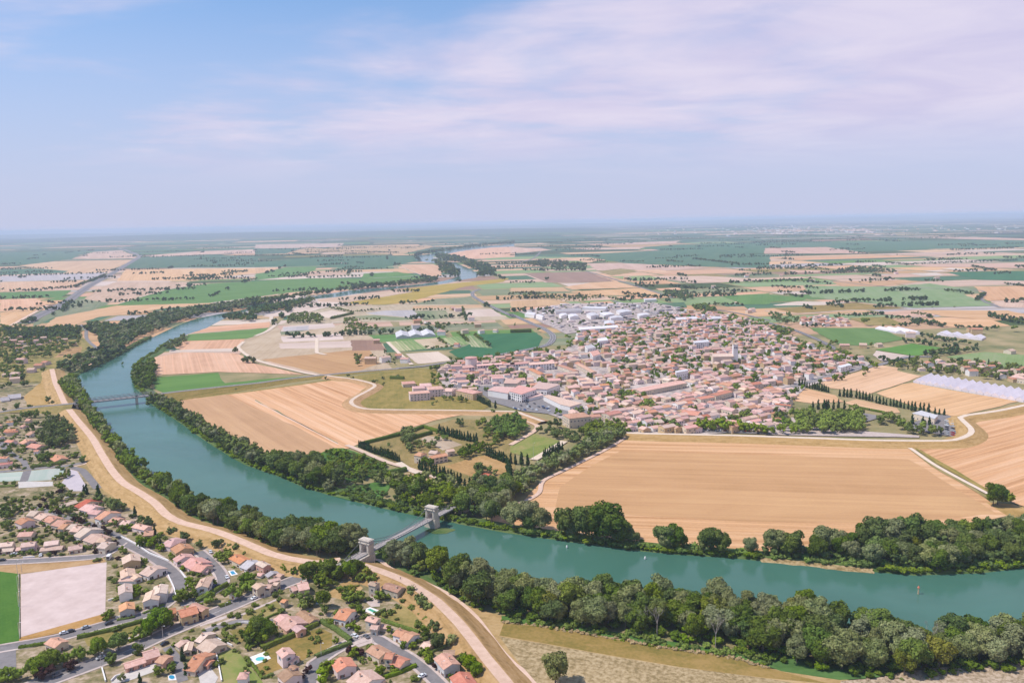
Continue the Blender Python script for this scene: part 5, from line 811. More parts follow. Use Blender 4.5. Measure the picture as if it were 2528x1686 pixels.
for lb, bl, wl, rf in (
    ('pale-roofed terrace end house half hidden by dark garden trees', [(D, 560, 400, 705, 410, 365, 490, 6)], 'cream', 'pale'),
    ('wide-roofed house topping the stepped terrace, next to the tree-hidden end house', [(D, 740, 440, 870, 485, 612, 530, 6)], 'cream', 'pale'), ('second house down the stepped terrace with salmon roof', [(D, 885, 492, 1030, 535, 752, 580, 6)], 'cream', 'terra'),
    ('third house down the stepped terrace behind a bright green bush', [(D, 1050, 560, 1200, 593, 880, 655, 6)], 'cream', 'terra'), ('narrow fourth house down the stepped terrace', [(D, 1130, 635, 1240, 645, 990, 725, 5.4)], 'cream', 'terra'), ('fifth house down the stepped terrace, ochre gable', [(D, 1290, 640, 1400, 650, 1110, 730, 6)], 'ochre', 'pale'),
    ('sixth house down the stepped terrace with bare cream gable', [(D, 1340, 680, 1495, 692, 1185, 775, 6)], 'cream', 'pale'), ('terrace house with dark round-topped windows in its pale gable', [(D, 1530, 700, 1660, 740, 1300, 850, 6.6)], 'white', 'pale'), ('pale low terrace house beside the plum trees of the street', [(D, 1660, 812, 1850, 880, 1470, 925, 5.5)], 'cream', 'pale'),
    ('terrace house set behind the corner house of the curving street', [(D, 1800, 885, 1955, 890, 1735, 975, 5.6)], 'cream', 'pale'), ('corner terrace house with long sweeping roof at the street bend', [(D, 1850, 965, 2010, 985, 1640, 1060, 6)], 'cream', 'pale'),
    ('tall square house with grey shaded side beside the terrace gardens', [(D, 385, 525, 510, 575, 215, 590, 6.5)], 'rose', 'terra'), ('single house with broad brownish roof above the street row', [(D, 350, 790, 615, 775, 310, 885, 5.5)], 'cream', 'pink'),
    ('long pale house with lean-to at the open end of the street row', [(D, -60, 990, 250, 957, -40, 1062, 6), (D, -60, 1095, 262, 1068, -60, 1148, 3.6)], 'cream', 'pale'), ('middle house of the street row with lean-to roof', [(D, 385, 985, 650, 952, 380, 1080, 6), (D, 300, 1062, 690, 1025, 280, 1118, 3.6)], 'rose', 'pink'),
    ('house of the street row with two roof levels beside the garden gate', [(D, 800, 962, 1070, 925, 800, 1050, 6), (D, 740, 1065, 1150, 1030, 725, 1128, 3.6)], 'cream', 'pale'), ('low house with plain roof and hedge on the street row', [(D, 1230, 1050, 1495, 1003, 1205, 1140, 4.6)], 'cream', 'pink'),
    ('house with yellowish roof beside the plaza trees', [(D, 1100, 285, 1370, 205, 1040, 350, 4.6)], 'cream', 'pale'), ('dark red roofed house beside the plaza trees', [(D, 1560, 187, 1655, 226, 1285, 292, 5)], 'cream', 'red'), ('whitish-tiled house between red-roofed house and levee slope', [(D, 1560, 278, 1740, 330, 1475, 392, 5.4)], 'white', 'pink'), ('pink-roofed house joined to the big gabled house on the levee row', [(D, 1650, 380, 1835, 402, 1580, 455, 5.5)], 'rose', 'pink'),
    ('big two-storey gabled house with two small dark windows on the levee row', [(D, 1900, 402, 2010, 436, 1670, 525, 7)], 'white', 'terra'), ('low red-roofed house beside the big gabled house', [(D, 2050, 517, 2180, 546, 1915, 590, 5)], 'cream', 'terra')): house(lb, bl, wl, rf, group=T1)
D = 'D2'
house('house with white side wall and pale roof on the levee row', [(D, 470, 130, 620, 148, 355, 205, 6)], 'white', 'pale', group=T1); house('small pink-roofed house with chimney stub below the round bush', [(D, 690, 195, 925, 247, 645, 268, 5)], 'rose', 'pink', group=T1); house('low angular red-brown house above the curving street', [(D, 850, 332, 1030, 312, 700, 452, 4.6)], 'salmon', 'terra', group=T1)
LC = 'houses between the lane and the curving street'
house('large house with rounded pink hip roof at the top of the lane', [(D, 1270, 445, 1470, 485, 1210, 600, 6.2)], 'rose', 'pink', hip=3, group=LC); house('salmon-roofed house with wide ochre gable facing the lane', [(D, 1490, 547, 1590, 635, 1320, 645, 6.4)], 'ochre', 'terra', group=LC); house('two-tone roofed house below the ochre-gabled one', [(D, 1530, 730, 1600, 792, 1352, 822, 5.8)], 'rose', 'pink', group=LC)
house('long terrace of pale tiles with roof light beside the lane', [(D, 1700, 802, 1900, 897, 1625, 992, 5.4)], 'rose', 'pink', group=LC); house('lowest house of the lane terrace with violet-pink porch roof', [(D, 1800, 922, 1990, 962, 1665, 1032, 5), (D, 1830, 1010, 2020, 1000, 1690, 1085, 3.4, 'rose', 'pink')], 'cream', 'terra', group=LC); house('two-storey house with white gable and mottled tiles in the lane fork', [(D, 1985, 1150, 1890, 1322, 1775, 1362, 7), (D, 1990, 1180, 2100, 1130, 2000, 1240, 6)], 'white', 'pale', group=LC)
KC = 'houses between the sand court and the curving street'
house('house with olive-shaded gable behind the white van', [(D, 600, 732, 622, 850, 435, 805, 6.4)], 'ochre', 'pale', group=KC); house('jumbled house with white terrace walls beside the sand court', [(D, 540, 990, 560, 1130, 400, 1010, 4.8), (D, 640, 1095, 745, 1160, 560, 1150, 4.2), (D, 400, 1190, 740, 1180, 400, 1240, 3.2)], 'white', 'pale', group=KC); house('white house with wide dark window and front steps on the curving street', [(D, 930, 952, 1100, 1012, 800, 1112, 5.8)], 'white', 'pale', big=True, group=KC)
house('pale gabled house with one round window beside the sand court', [(D, 500, 1268, 512, 1422, 378, 1442, 6.4)], 'white', 'pale', win=False, group=KC); D = 'D3'
house('orange-roofed house with plain gable and white garden wall', [(D, 440, 332, 450, 436, 328, 488, 6)], 'grey', 'orange', group=KC); house('white double house with dark red windows inside the street bend', [(D, 965, 60, 935, 195, 845, 150, 7), (D, 850, 150, 802, 292, 705, 272, 6.4)], 'white', 'pale', group=KC)
MR = 'houses along the main road'
house('two-storey ochre house with outside stair at the main road', [(D, 1225, 478, 1500, 402, 1270, 585, 7), (D, 1440, 355, 1640, 440, 1370, 400, 6), (D, 1075, 455, 1190, 430, 1120, 520, 6)], 'ochre', 'terra', group=MR)
house('rambling pink villa with white terrace beside the main road', [(D, 690, 1112, 925, 1042, 790, 1200, 5), (D, 400, 1278, 720, 1176, 455, 1342, 4), (D, 950, 1152, 1075, 1182, 835, 1242, 5, 'salmon', 'terra')], 'salmon', 'pink', group=MR); house('little beige garage at the main road junction', [(D, 1260, 913, 1328, 960, 1138, 968, 4)], 'cream', 'pale', name='garage', cat='garage', win=False, chim=False, group=MR)
house('villa of many low tiled wings behind a stone wall at the junction', [(D, 1590, 805, 1680, 835, 1395, 905, 5), (D, 1640, 900, 1820, 1000, 1460, 1012, 5), (D, 1400, 930, 1360, 1060, 1310, 1050, 4)], 'cream', 'pale', group=MR); house('salmon-roofed house with rounded terrace below the tiled villa', [(D, 1460, 1142, 1640, 1172, 1318, 1372, 6), (D, 1640, 1215, 1720, 1235, 1630, 1300, 4, 'salmon', 'terra')], 'cream', 'terra', group=MR)
house('house with red garden shed and hedged yard behind the long car park', [('C0', 460, 1130, 560, 1170, 470, 1215, 5)], 'cream', 'terra', group=MR)
house('white garden pavilion half hidden behind roadside planes', [('D4', 640, 920, 790, 930, 620, 970, 5)], 'white', 'pink', group=MR)
D = 'D4'; HL = 'houses under the levee shoulder'
house('little brown hip-roofed hut by the levee shoulder', [(D, 440, 178, 510, 182, 378, 225, 4)], 'cream', 'brown', hip=1.5, chim=False, group=HL); house('orange-tiled house joined to a grey-roofed one', [(D, 715, 272, 925, 377, 700, 400, 5)], 'cream', 'orange', group=HL); house('grey-roofed low house joined to an orange-tiled one', [(D, 960, 380, 1100, 432, 755, 490, 4.6)], 'grey', 'grey', group=HL); house('ochre house with a row of white arcade openings', [(D, 1170, 394, 1320, 470, 1106, 456, 5.4)], 'salmon', 'pale', group=HL, shut='')
house('grey metal-roofed shed behind the clustered road houses', [(D, 1380, 577, 1446, 626, 1252, 640, 3.6)], 'stone', 'grey', name='shed', cat='shed', win=False, chim=False, group='garden sheds'); house('small pink-roofed shed beside the grey metal shed', [(D, 1470, 612, 1600, 650, 1460, 640, 3)], 'stone', 'pink', name='shed', cat='shed', win=False, chim=False, group='garden sheds'); house('white lean-to shed left of the grey metal shed', [(D, 1150, 612, 1240, 632, 1150, 650, 3)], 'white', 'pink', name='shed', cat='shed', win=False, chim=False, group='garden sheds')
house('cluster of joined houses with whitish tiles where the main road climbs', [(D, 1330, 745, 1545, 690, 1330, 800, 6), (D, 1120, 792, 1225, 850, 1062, 882, 7), (D, 1280, 825, 1410, 830, 1245, 890, 6), (D, 1440, 780, 1530, 790, 1430, 840, 5)], 'cream', 'pale', group=MR); house('stone villa with weathered roof and blue pool across the main road', [(D, 1860, 822, 2060, 782, 1985, 930, 6), (D, 1740, 880, 1840, 850, 1750, 960, 4)], 'stone', 'pink', group=MR); house('tiny stone gate hut with tiled roof on the lawn corner', [(D, 1600, 1092, 1665, 1108, 1545, 1140, 4.6)], 'stone', 'terra', name='hut', cat='hut', win=False, chim=False)
D = 'D5'; VG = 'villas at the foot of the levee'
house('large salmon-roofed bungalow with white porch canopy', [(D, 1545, 322, 1720, 456, 1368, 482, 5), (D, 1402, 288, 1500, 350, 1282, 382, 4.6), (D, 1690, 480, 1800, 560, 1640, 580, 4.6)], 'salmon', 'pink', group=VG, shut=''); house('long brown-tiled barn behind the salmon-roofed bungalow', [(D, 1770, 222, 2030, 386, 1630, 262, 4)], 'stone', 'brown', name='barn', cat='barn', group=VG, win=False); house('two-storey pink house with low wing beside the oval pool', [(D, 1450, 890, 1565, 1008, 1298, 948, 7), (D, 1600, 1052, 1690, 1082, 1508, 1142, 4)], 'rose', 'pink', group=VG, shut='shutter_blue')
house('brown-roofed house with pinkish annex on the cul-de-sac', [(D, 1510, 1270, 1650, 1400, 1310, 1370, 6), (D, 1590, 1215, 1700, 1260, 1590, 1310, 6)], 'rose', 'brown', group=VG); house('salmon hip-roofed house on the lawn behind the terrace house', [(D, 640, 1370, 830, 1360, 520, 1480, 6)], 'white', 'pink', hip=2.5, group=VG)
D = 'D6'
house('tall stone tower house with two upper windows below the levee', [(D, 1130, 255, 1268, 288, 1086, 315, 8)], 'stone', 'brown', group=VG, shut=''); house('brown-tiled stone farmhouse beside the tower house', [(D, 1400, 285, 1700, 378, 1300, 362, 6)], 'stone', 'brown', group=VG, shut=''); house('salmon-roofed house with grey blind gable near the green pool', [(D, 570, 758, 800, 808, 398, 910, 5.8)], 'white', 'terra', group=VG); house('two-storey cream house with curved terrace at the paved yard', [(D, 1080, 890, 1280, 940, 962, 948, 7), (D, 1150, 1042, 1290, 1055, 1062, 1112, 5), (D, 1320, 1030, 1470, 1055, 1340, 1100, 3.4)], 'cream', 'pink', group=VG, shut='shutter_blue'); house('double-roofed bungalow with satellite dish along the hedge', [(D, 1600, 1128, 1760, 1175, 1468, 1208, 5), (D, 1770, 1175, 1920, 1232, 1650, 1310, 5)], 'white', 'terra', group=VG, shut='shutter_blue'); house('pale tiled garage with orange gable beyond the double-roofed bungalow', [(D, 2100, 1348, 2240, 1402, 1988, 1422, 4)], 'ochre', 'pale', name='garage', cat='garage', win=False, chim=False, group=VG)
D = 'D7'
house('long house of stepped roofs facing the hedged lane', [(D, 135, 848, 380, 985, 10, 962, 5), (D, 375, 1002, 530, 1012, 228, 1092, 7), (D, 485, 1042, 740, 1132, 358, 1162, 5)], 'cream', 'terra', group=VG, shut=''); house('big gabled house with pale grey end wall on the lane corner', [(D, 1395, 990, 1590, 1192, 1268, 1122, 6.4), (D, 1420, 960, 1640, 950, 1410, 1040, 5.5, 'cream', 'brown')], 'grey', 'terra', group=VG); house('deep red roofed house with white ridge at the end of the lane', [(D, 1715, 1325, 1880, 1560, 2030, 1520, 6)], 'rose', 'red', group=VG)
D = 'C1'
house('bright orange-roofed house beside the lane bushes', [(D, 772, 1302, 832, 1386, 672, 1346, 6)], 'rose', 'orange', group=VG); house('broad pale-roofed house with white verge boards inside the lane loop', [(D, 935, 1425, 1060, 1512, 775, 1492, 6)], 'white', 'pale', group=VG); house('little tiled garden shed on the hedged lawn', [(D, 1120, 1505, 1165, 1520, 1112, 1530, 3)], 'cream', 'pale', name='shed', cat='shed', win=False, chim=False, group='garden sheds')
D = 'D8'; UV = 'red-roofed houses of the upper village'; UVL = ['hip-shadowed red house under the tall dark firs', 'small red house beside the orchard strip', 'upper of two long red roofs', 'lower of two long red roofs', 'red house with pale side wall against the copse', 'red house below the pale-walled one', 'wide red roof on the copse edge', 'small red house among bright bushes', 'low house inside the road curve', 'red-roofed house nearest the levee slope', 'broad red roof above the street junction', 'long red roof with white wall at the junction', 'red house on the orchard side street', 'red house left of the curving road', 'little red outbuilding between gardens']
for i, q in enumerate(([(D, 475, 248, 560, 244, 420, 312, 5)], [(D, 110, 300, 240, 288, 98, 340, 5)], [(D, 95, 437, 300, 427, 75, 472, 5)], [(D, 110, 482, 330, 463, 50, 532, 5)], [(D, 560, 468, 640, 478, 447, 550, 5.4)], [(D, 455, 615, 540, 640, 352, 690, 5)], [(D, 570, 692, 760, 722, 488, 770, 5)], [(D, 620, 812, 710, 808, 586, 872, 4.6)], [(D, 130, 625, 260, 640, 110, 670, 4.6)], [(D, 1010, 892, 1120, 962, 915, 980, 4.6)], [(D, -60, 935, 150, 932, -40, 1000, 5)], [(D, -60, 1060, 230, 1022, -60, 1112, 5)], [(D, -80, 360, 40, 350, -80, 400, 5)], [(D, -60, 560, 30, 560, -60, 600, 5)], [(D, 400, 355, 470, 360, 380, 400, 4)])): house(UVL[i] + ' in the upper village by the courts', q, ('cream', 'white', 'rose')[i % 3], ('terra', 'orange', 'terra', 'red')[i % 4], group=UV, win=i > 3)
house('low violet-roofed farm shed by the road to the iron bridge', [('B0', 70, 275, 190, 262, 110, 330, 6), ('B0', 0, 300, 80, 290, 10, 350, 5)], 'grey', 'grey', name='barn', cat='barn', win=False, chim=False)
# estate houses
house('tall narrow villa with reddish hip roof in the estate', [('B1', 1465, 790, 1530, 800, 1432, 830, 9)], 'cream', 'terra', hip=2, shut=''); house('estate farm range with salmon and pale roofs', [('B1', 1590, 775, 1660, 785, 1565, 805, 6, 'cream', 'pale'), ('B1', 1570, 830, 1730, 800, 1565, 860, 7), ('B1', 1730, 770, 1800, 760, 1720, 790, 6, 'cream', 'pale')], 'cream', 'terra'); house('red-roofed mill house in three blocks by the bridge wood', [('B1', 2100, 1020, 2210, 1045, 2090, 1050, 6), ('B1', 2215, 1065, 2290, 1055, 2205, 1085, 7), ('B1', 2060, 978, 2130, 990, 2060, 1000, 5)], 'cream', 'red')
house('long red-roofed building beside the park', [('B3', 95, 350, 240, 365, 80, 380, 7)], 'cream', 'red', big=True)
# hedges: clipped, each a mesh of its own with leafy sides
def hedge(label, tile, pts, wd, h, group='clipped garden hedges', mat='leaf_mid', name='hedge', z=.2):
    l = smooth_line(PP(tile, pts), 1.6); r = np.random.default_rng(len(label) + len(l)); prof = [(-wd / 2, 0), (-wd / 2 * 1.05, h * .55), (-wd * .36, h * .96), (0, h * 1.03), (wd * .36, h * .96), (wd / 2 * 1.05, h * .55), (wd / 2, 0)]
    v, f = sweep([Vector((p.x, p.y, 0)) for p in l], prof, z); V = np.array(v) + r.normal(size=(len(v), 3)) * [.10, .10, .07]; n = len(f) * 5
    Fq = np.array(f); pick = r.integers(0, len(Fq), n); a, b_ = r.uniform(0, 1, (n, 1)), r.uniform(0, 1, (n, 1)); q = V[Fq[pick]]
    p = (q[:, 0] * (1 - a) + q[:, 1] * a) * (1 - b_) + (q[:, 3] * (1 - a) + q[:, 2] * a) * b_ + r.normal(size=(n, 3)) * .1
    u = r.normal(size=(n, 3)); u /= np.linalg.norm(u, axis=1)[:, None]; w_ = np.cross(u, r.normal(size=(n, 3))); w_ /= np.linalg.norm(w_, axis=1)[:, None]; s = r.uniform(.15, .32, (n, 1))
    Q = np.stack([p - u * s, p - w_ * s, p + u * s, p + w_ * s], 1).reshape(-1, 3); k0 = len(V)
    me = np_mesh(name, np.concatenate([V, Q]), np.concatenate([Fq, k0 + np.arange(n * 4).reshape(-1, 4)]), MATS[mat]); return link(name, me, label=label, cat='hedge', group=group)
HG = [('dark hedge along the road below the sand court', 'C0', [(700, 1150), (1000, 1080), (1300, 995)], 2.2, 2.2), ('clipped hedge round the dry lawn, salmon bungalow side', 'D5', [(1070, 960), (1500, 780), (2090, 510)], 2.4, 2.6), ('clipped hedge round the dry lawn, lane side', 'C1', [(600, 1000), (740, 1080), (870, 1180)], 2.4, 2.4), ('clipped hedge round the dry lawn, street side', 'C1', [(545, 1320), (700, 1260), (870, 1195)], 2.2, 2.0), ('clipped hedge behind the double-roofed bungalow', 'C1', [(1120, 980), (1300, 1040), (1490, 1100)], 1.8, 1.8), ('tall clipped hedge at the end of the green pool', 'C1', [(1095, 945), (1180, 900)], 1.8, 2.4), ('hedge of the corner garden beside the tiled villa', 'D5', [(700, 500), (560, 530), (380, 620), (480, 730), (660, 850)], 1.6, 1.6), ('curved hedge on the bungalow lawn', 'D5', [(860, 420), (960, 440), (1100, 425), (1250, 350), (1440, 270)], 1.4, 1.3), ('hedge beside the lane loop garden', 'C1', [(1170, 1510), (1320, 1460), (1460, 1400)], 2, 2), ('hedge between the pool garden and the bright lawn', 'D5', [(790, 1120), (930, 1260), (1090, 1490)], 1.4, 1.4), ('low hedge closing the pool garden', 'D5', [(1090, 1490), (1290, 1410)], 1.6, 1.6), ('hedge along the narrow lane by the parked cars', 'D3', [(1500, 370), (1650, 300), (1960, 100)], 2, 2.4), ('hedge behind the roadside planes', 'D3', [(480, 970), (640, 910), (800, 850)], 2, 1.8), ('hedge along the yard by the long car park', 'C0', [(170, 1240), (450, 1195)], 1.8, 1.8), ('hedge along the white double house garden', 'D3', [(690, 540), (860, 470), (1010, 400)], 1.4, 1.2), ('hedge below the orange-roofed house', 'D3', [(300, 640), (570, 590)], 1.6, 1.4), ('hedge behind the levee-foot sheds', 'D7', [(1200, 1010), (1350, 950), (1500, 890)], 1.6, 1.6), ('straight hedge along the lower edge of the courts', 'D8', [(-40, 1500), (290, 1490)], 2.5, 2), ('hedge between the courts and the upper village', 'D8', [(560, 1150), (900, 1110), (1200, 1060)], 3, 3), ('roadside hedge of the ochre house plot', 'D4', [(60, 1150), (320, 1010), (600, 860)], 2.2, 2.6), ('roadside hedge under the planes', 'D4', [(450, 1260), (660, 1190)], 2, 2)]
for a in HG: hedge(*a)
for a in (('trimmed hedge edging the striped wheat field', 'B1', [(950, 735), (1350, 635), (1530, 575)], 3, 3.2), ('trimmed hedge on the far side of the estate orchard', 'B1', [(1530, 575), (1700, 630)], 3, 3), ('trimmed hedge inside the estate orchard', 'B1', [(1420, 680), (1600, 630)], 3.5, 3.5), ('hedge closing the vine plot by the river track', 'B1', [(1060, 1040), (1200, 1000), (1370, 965)], 4, 3.5), ('dark hedge behind the pale flats', 'B1', [(1225, 130), (1350, 135)], 4, 4), ('dark hedge across the market gardens', 'A1', [(690, 985), (885, 938)], 5, 5), ('low hedge between the park wheat strips', 'B3', [(765, 380), (950, 415)], 2.5, 2), ('low hedge between the park wheat strips, lower half', 'B3', [(960, 418), (1080, 440)], 2.5, 2), ('dark hedge at the ring road bend', 'A2', [(0, 1108), (190, 1102)], 6, 6)): hedge(*a, group='field and estate hedges', mat='leaf_dark')
# ================================================================ the town
def prism(label, tile, pts, z, wall='wall_white', roof='roof_white', name='hall', cat='hall', group=None, storeys=0, parapet=True, ridge=0.0):
    """flat-roofed building from its roof outline at height z"""
    w_ = [P(tile, x, y, z) for x, y in pts]; c = sum(w_, Vector()) / len(w_); area = sum(w_[i - 1].x * w_[i].y - w_[i].x * w_[i - 1].y for i in range(len(w_)))
    if area < 0: w_ = w_[::-1]
    n = len(w_); root = link(name, None, label=label, cat=cat, group=group); root.location = (c.x, c.y, .2); l = [(p.x - c.x, p.y - c.y) for p in w_]
    b = MB(); b.add([(x, y, -.3) for x, y in l] + [(x, y, z - .05) for x, y in l], [(i, (i + 1) % n, n + (i + 1) % n, n + i) for i in range(n)], 0)
    link('wall', b.build('wall', MATS[wall]), root); b = MB(); k = 1.03
    if ridge and n == 4:
        m1 = [(l[3][i] + l[0][i]) / 2 for i in (0, 1)]; m2 = [(l[1][i] + l[2][i]) / 2 for i in (0, 1)]
        if math.dist(l[0], l[1]) < math.dist(l[1], l[2]): m1 = [(l[0][i] + l[1][i]) / 2 for i in (0, 1)]; m2 = [(l[3][i] + l[2][i]) / 2 for i in (0, 1)]; b.add([(x * k, y * k, z - .05) for x, y in l] + [(*m1, z + ridge), (*m2, z + ridge)], [(1, 2, 5, 4), (3, 0, 4, 5), (0, 1, 4), (2, 3, 5)], 0)
        else: b.add([(x * k, y * k, z - .05) for x, y in l] + [(*m1, z + ridge), (*m2, z + ridge)], [(0, 1, 5, 4), (2, 3, 4, 5), (1, 2, 5), (3, 0, 4)], 0)
    else: b.add([(x * k, y * k, z) for x, y in l] + [(x * k, y * k, z - .45) for x, y in l], [tuple(range(n)), tuple(range(2 * n - 1, n - 1, -1))] + [(n + i, n + (i + 1) % n, (i + 1) % n, i) for i in range(n)], 0)
    link('roof', b.build('roof', MATS[roof]), root)
    if storeys:
        tcv = Vector((-c.x, -c.y, 0)).normalized(); rr = random.Random(int(c.x))
        for i in range(n):
            a, d = Vector((*l[i], 0)), Vector((*l[(i + 1) % n], 0)); e = (d - a); L = e.length; e.normalize(); nr = Vector((e.y, -e.x, 0))
            if nr.dot(tcv) < .1: continue
            m = max(1, int(L / 3.6))
            for s in range(storeys):
                for q in range(m): p = a + e * ((q + .5) / m * L) + nr * .02; child('window', WIN_BIG if rr.random() < .5 else WIN[''], root, (p.x, p.y, 1.5 + s * 2.9), math.atan2(e.y, e.x))
    HOUSE_SPOTS.append((c.x, c.y, max((p - c).length for p in w_) * .8)); return root
FL = 'pink-roofed blocks of flats'
house('front left block of the pink-roofed flats on the grass slope', [('B1', 1395, 248, 1580, 235, 1385, 270, 10)], 'rose', 'pink', 'apartment_block', 'flats', FL, chim=False, hip=2, shut='', pitch=.15); house('front right block of the pink-roofed flats', [('B1', 1560, 205, 1700, 195, 1580, 230, 10.5)], 'rose', 'pink', 'apartment_block', 'flats', FL, chim=False, hip=2, shut='', pitch=.15); house('rear left block of the pink-roofed flats', [('B1', 1425, 200, 1540, 193, 1420, 222, 9)], 'rose', 'pink', 'apartment_block', 'flats', FL, chim=False, hip=2, shut='', pitch=.15); house('rear block of the pink-roofed flats behind the others', [('B1', 1490, 175, 1600, 170, 1490, 200, 9)], 'rose', 'pink', 'apartment_block', 'flats', FL, chim=False, hip=2, shut='', pitch=.15)
house('end block of the pink-roofed flats beside dark trees', [('B1', 1712, 215, 1805, 218, 1715, 245, 8)], 'rose', 'pink', 'apartment_block', 'flats', FL, chim=False, hip=2, shut='', pitch=.15); house('long ochre block of flats at the car park edge', [('B1', 1860, 215, 2020, 248, 1845, 240, 9)], 'ochre', 'pink', 'apartment_block', 'flats', FL, chim=False, hip=2, shut='', pitch=.15); house('low pink-roofed block set apart on the grass', [('B1', 1330, 158, 1450, 150, 1325, 180, 6)], 'cream', 'terra', 'apartment_block', 'flats', FL, chim=False, hip=2, shut='', pitch=.15)
house('large red-roofed block of flats rising behind the estate wood', [('B2', 500, 455, 700, 435, 560, 505, 12)], 'cream', 'terra', 'apartment_block', 'flats', hip=5, shut='', pitch=.18)
prism('white three-storey school block with flat pink roof', 'B2', [(-10, 240), (80, 188), (235, 222), (100, 270)], 10, roof='tile_pink', name='school_block', cat='school', storeys=3); prism('long white block with pink flat roof behind the school', 'B2', [(190, 215), (260, 160), (450, 180), (330, 225)], 9, roof='tile_pink', name='school_block', cat='school', storeys=2); prism('dark-sided block with pink roof left of the school', 'B2', [(-60, 170), (-40, 130), (95, 145), (60, 172)], 9, wall='wall_stone', roof='tile_pink', name='apartment_block', cat='flats', storeys=2); prism('low red-roofed annex in front of the school', 'B2', [(110, 290), (250, 255), (300, 275), (170, 305)], 4, roof='tile_pink', name='school_annex', cat='school')
prism('low white supermarket with green fascia around the car park', 'B2', [(300, 285), (350, 275), (645, 350), (540, 380), (450, 358)], 6, wall='wall_white', roof='tile_pale', name='supermarket', cat='supermarket'); prism('wide white hall beside the supermarket car park', 'B1', [(2110, 230), (2170, 200), (2351, 205), (2290, 260)], 8, roof='tile_pink', name='hall', cat='hall', group='white halls')
for i, q in enumerate(([(1880, 1405), (1960, 1400), (1990, 1420), (1880, 1430)], [(2010, 1395), (2235, 1380), (2240, 1395), (2015, 1410)], [(2250, 1390), (2351, 1375), (2351, 1395), (2255, 1400)])): prism(('squat pink block at the near end of the town', 'long white-fronted terrace block at the near end of the town', 'second long white-fronted terrace block beside the first')[i], 'A1', q, 9, wall='wall_rose', roof='tile_pink', name='apartment_block', cat='flats', storeys=3)
b = MB(); q = P('A1', 1960, 1440); b.tube([(0, 0, 0), (0, 0, 16)], 8, 14); _rt = link('water_tower', None, label='round pink water tower at the near end of the town', cat='tower'); _rt.location = (q.x, q.y, 0); link('wall', b.build('wall', MATS['wall_rose']), _rt); b = MB(); b.tube([(0, 0, 16), (0, 0, 17), (0, 0, 18.2)], [8.6, 8.6, .5], 14); link('roof', b.build('roof', MATS['tile_pink']), _rt)
for i, (t_, q, z_, r_) in enumerate((('A2', [(0, 1380), (150, 1368), (165, 1385), (0, 1400)], 9, 'tile_pink'), ('A2', [(170, 1380), (395, 1365), (400, 1385), (175, 1400)], 9, 'tile_pink'), ('A2', [(790, 1160), (870, 1150), (885, 1175), (800, 1185)], 12, 'roof_white'), ('A2', [(675, 1225), (740, 1215), (775, 1240), (700, 1255)], 11, 'tile_grey'), ('A2', [(725, 1280), (790, 1265), (820, 1300), (750, 1320)], 11, 'tile_terra'), ('A2', [(1660, 1185), (1790, 1170), (1800, 1190), (1670, 1200)], 10, 'roof_white'), ('A2', [(1495, 1455), (1600, 1438), (1612, 1450), (1505, 1470)], 12, 'roof_white'), ('A3', [(660, 1410), (760, 1385), (790, 1400), (690, 1425)], 8, 'roof_white'))):
    prism(('white-fronted slab block at the town edge', 'second white-fronted slab block at the town edge', 'tall white cube of flats at the suburb edge', 'grey-roofed flats below the tall white cube', 'terracotta-roofed flats below the grey-roofed ones', 'white modern block among suburb roofs', 'white framed modern block above the old quarter', 'cream hall at the far right end of the town')[i], t_, q, z_, wall='wall_white', roof=r_, name='apartment_block', cat='flats', storeys=3, ridge=0)
for i, (t_, a_) in enumerate((('B2', (1135, 225, 1555, 145, 1165, 250, 8)), ('B2', (1830, 270, 1985, 232, 1840, 290, 8)), ('B2', (1700, 300, 1830, 278, 1710, 318, 8)), ('A2', (450, 1395, 600, 1450, 430, 1405, 7)), ('A2', (620, 1385, 760, 1460, 610, 1400, 7)), ('A2', (190, 1430, 290, 1480, 185, 1450, 7)), ('B2', (860, 440, 980, 415, 850, 470, 8)), ('B2', (1560, 415, 1720, 430, 1580, 455, 8)))):
    house(('very long pink-roofed terrace through the middle of the town', 'long terrace with salmon roof above the promenade', 'shorter terrace with salmon roof next to the long one', 'slanting long-roofed school wing at the near town edge', 'second slanting long-roofed school wing', 'long orange-roofed hall among pink roofs', 'tall steep red-roofed house by the promenade car park', 'broad terracotta market hall in the old quarter')[i], [(t_, *a_)], 'cream', ('pink', 'terra', 'terra', 'terra', 'terra', 'orange', 'red', 'terra')[i], 'long_terrace', 'terrace', chim=False, shut='', pitch=.17)
# church tower
q = P('A2', 2035, 1395); r_ = link('church', None, label='pale square church tower with nave above the old quarter', cat='church'); r_.location = (q.x, q.y, 0); b = MB(); b.box((0, 0, 14), (6.5, 6.5, 28), 0); link('tower', b.build('tower', MATS['wall_white']), r_); b = MB(); b.box((0, 0, 28.3), (7.2, 7.2, .6), 0); [b.box((sx * 2.8, sy * 2.8, 29.3), (1, 1, 1.4), 0) for sx in (-1, 1) for sy in (-1, 1)]; link('parapet', b.build('parapet', MATS['wall_cream']), r_)
for s_ in (-1, 1): child('belfry_opening', WIN_BIG, r_, (s_ * 1.5, -3.27, 24), 0)
b = MB(); gable_wall(b, 28, 6, 15, 12); o_ = link('nave', b.build('nave', MATS['wall_cream']), r_); o_.location = (-17, 2, 0); b = MB(); gable_roof(b, 29, 6.5, 15.2, 12.1); o_ = link('roof', b.build('roof', MATS['tile_pale']), r_); o_.location = (-17, 2, 0)
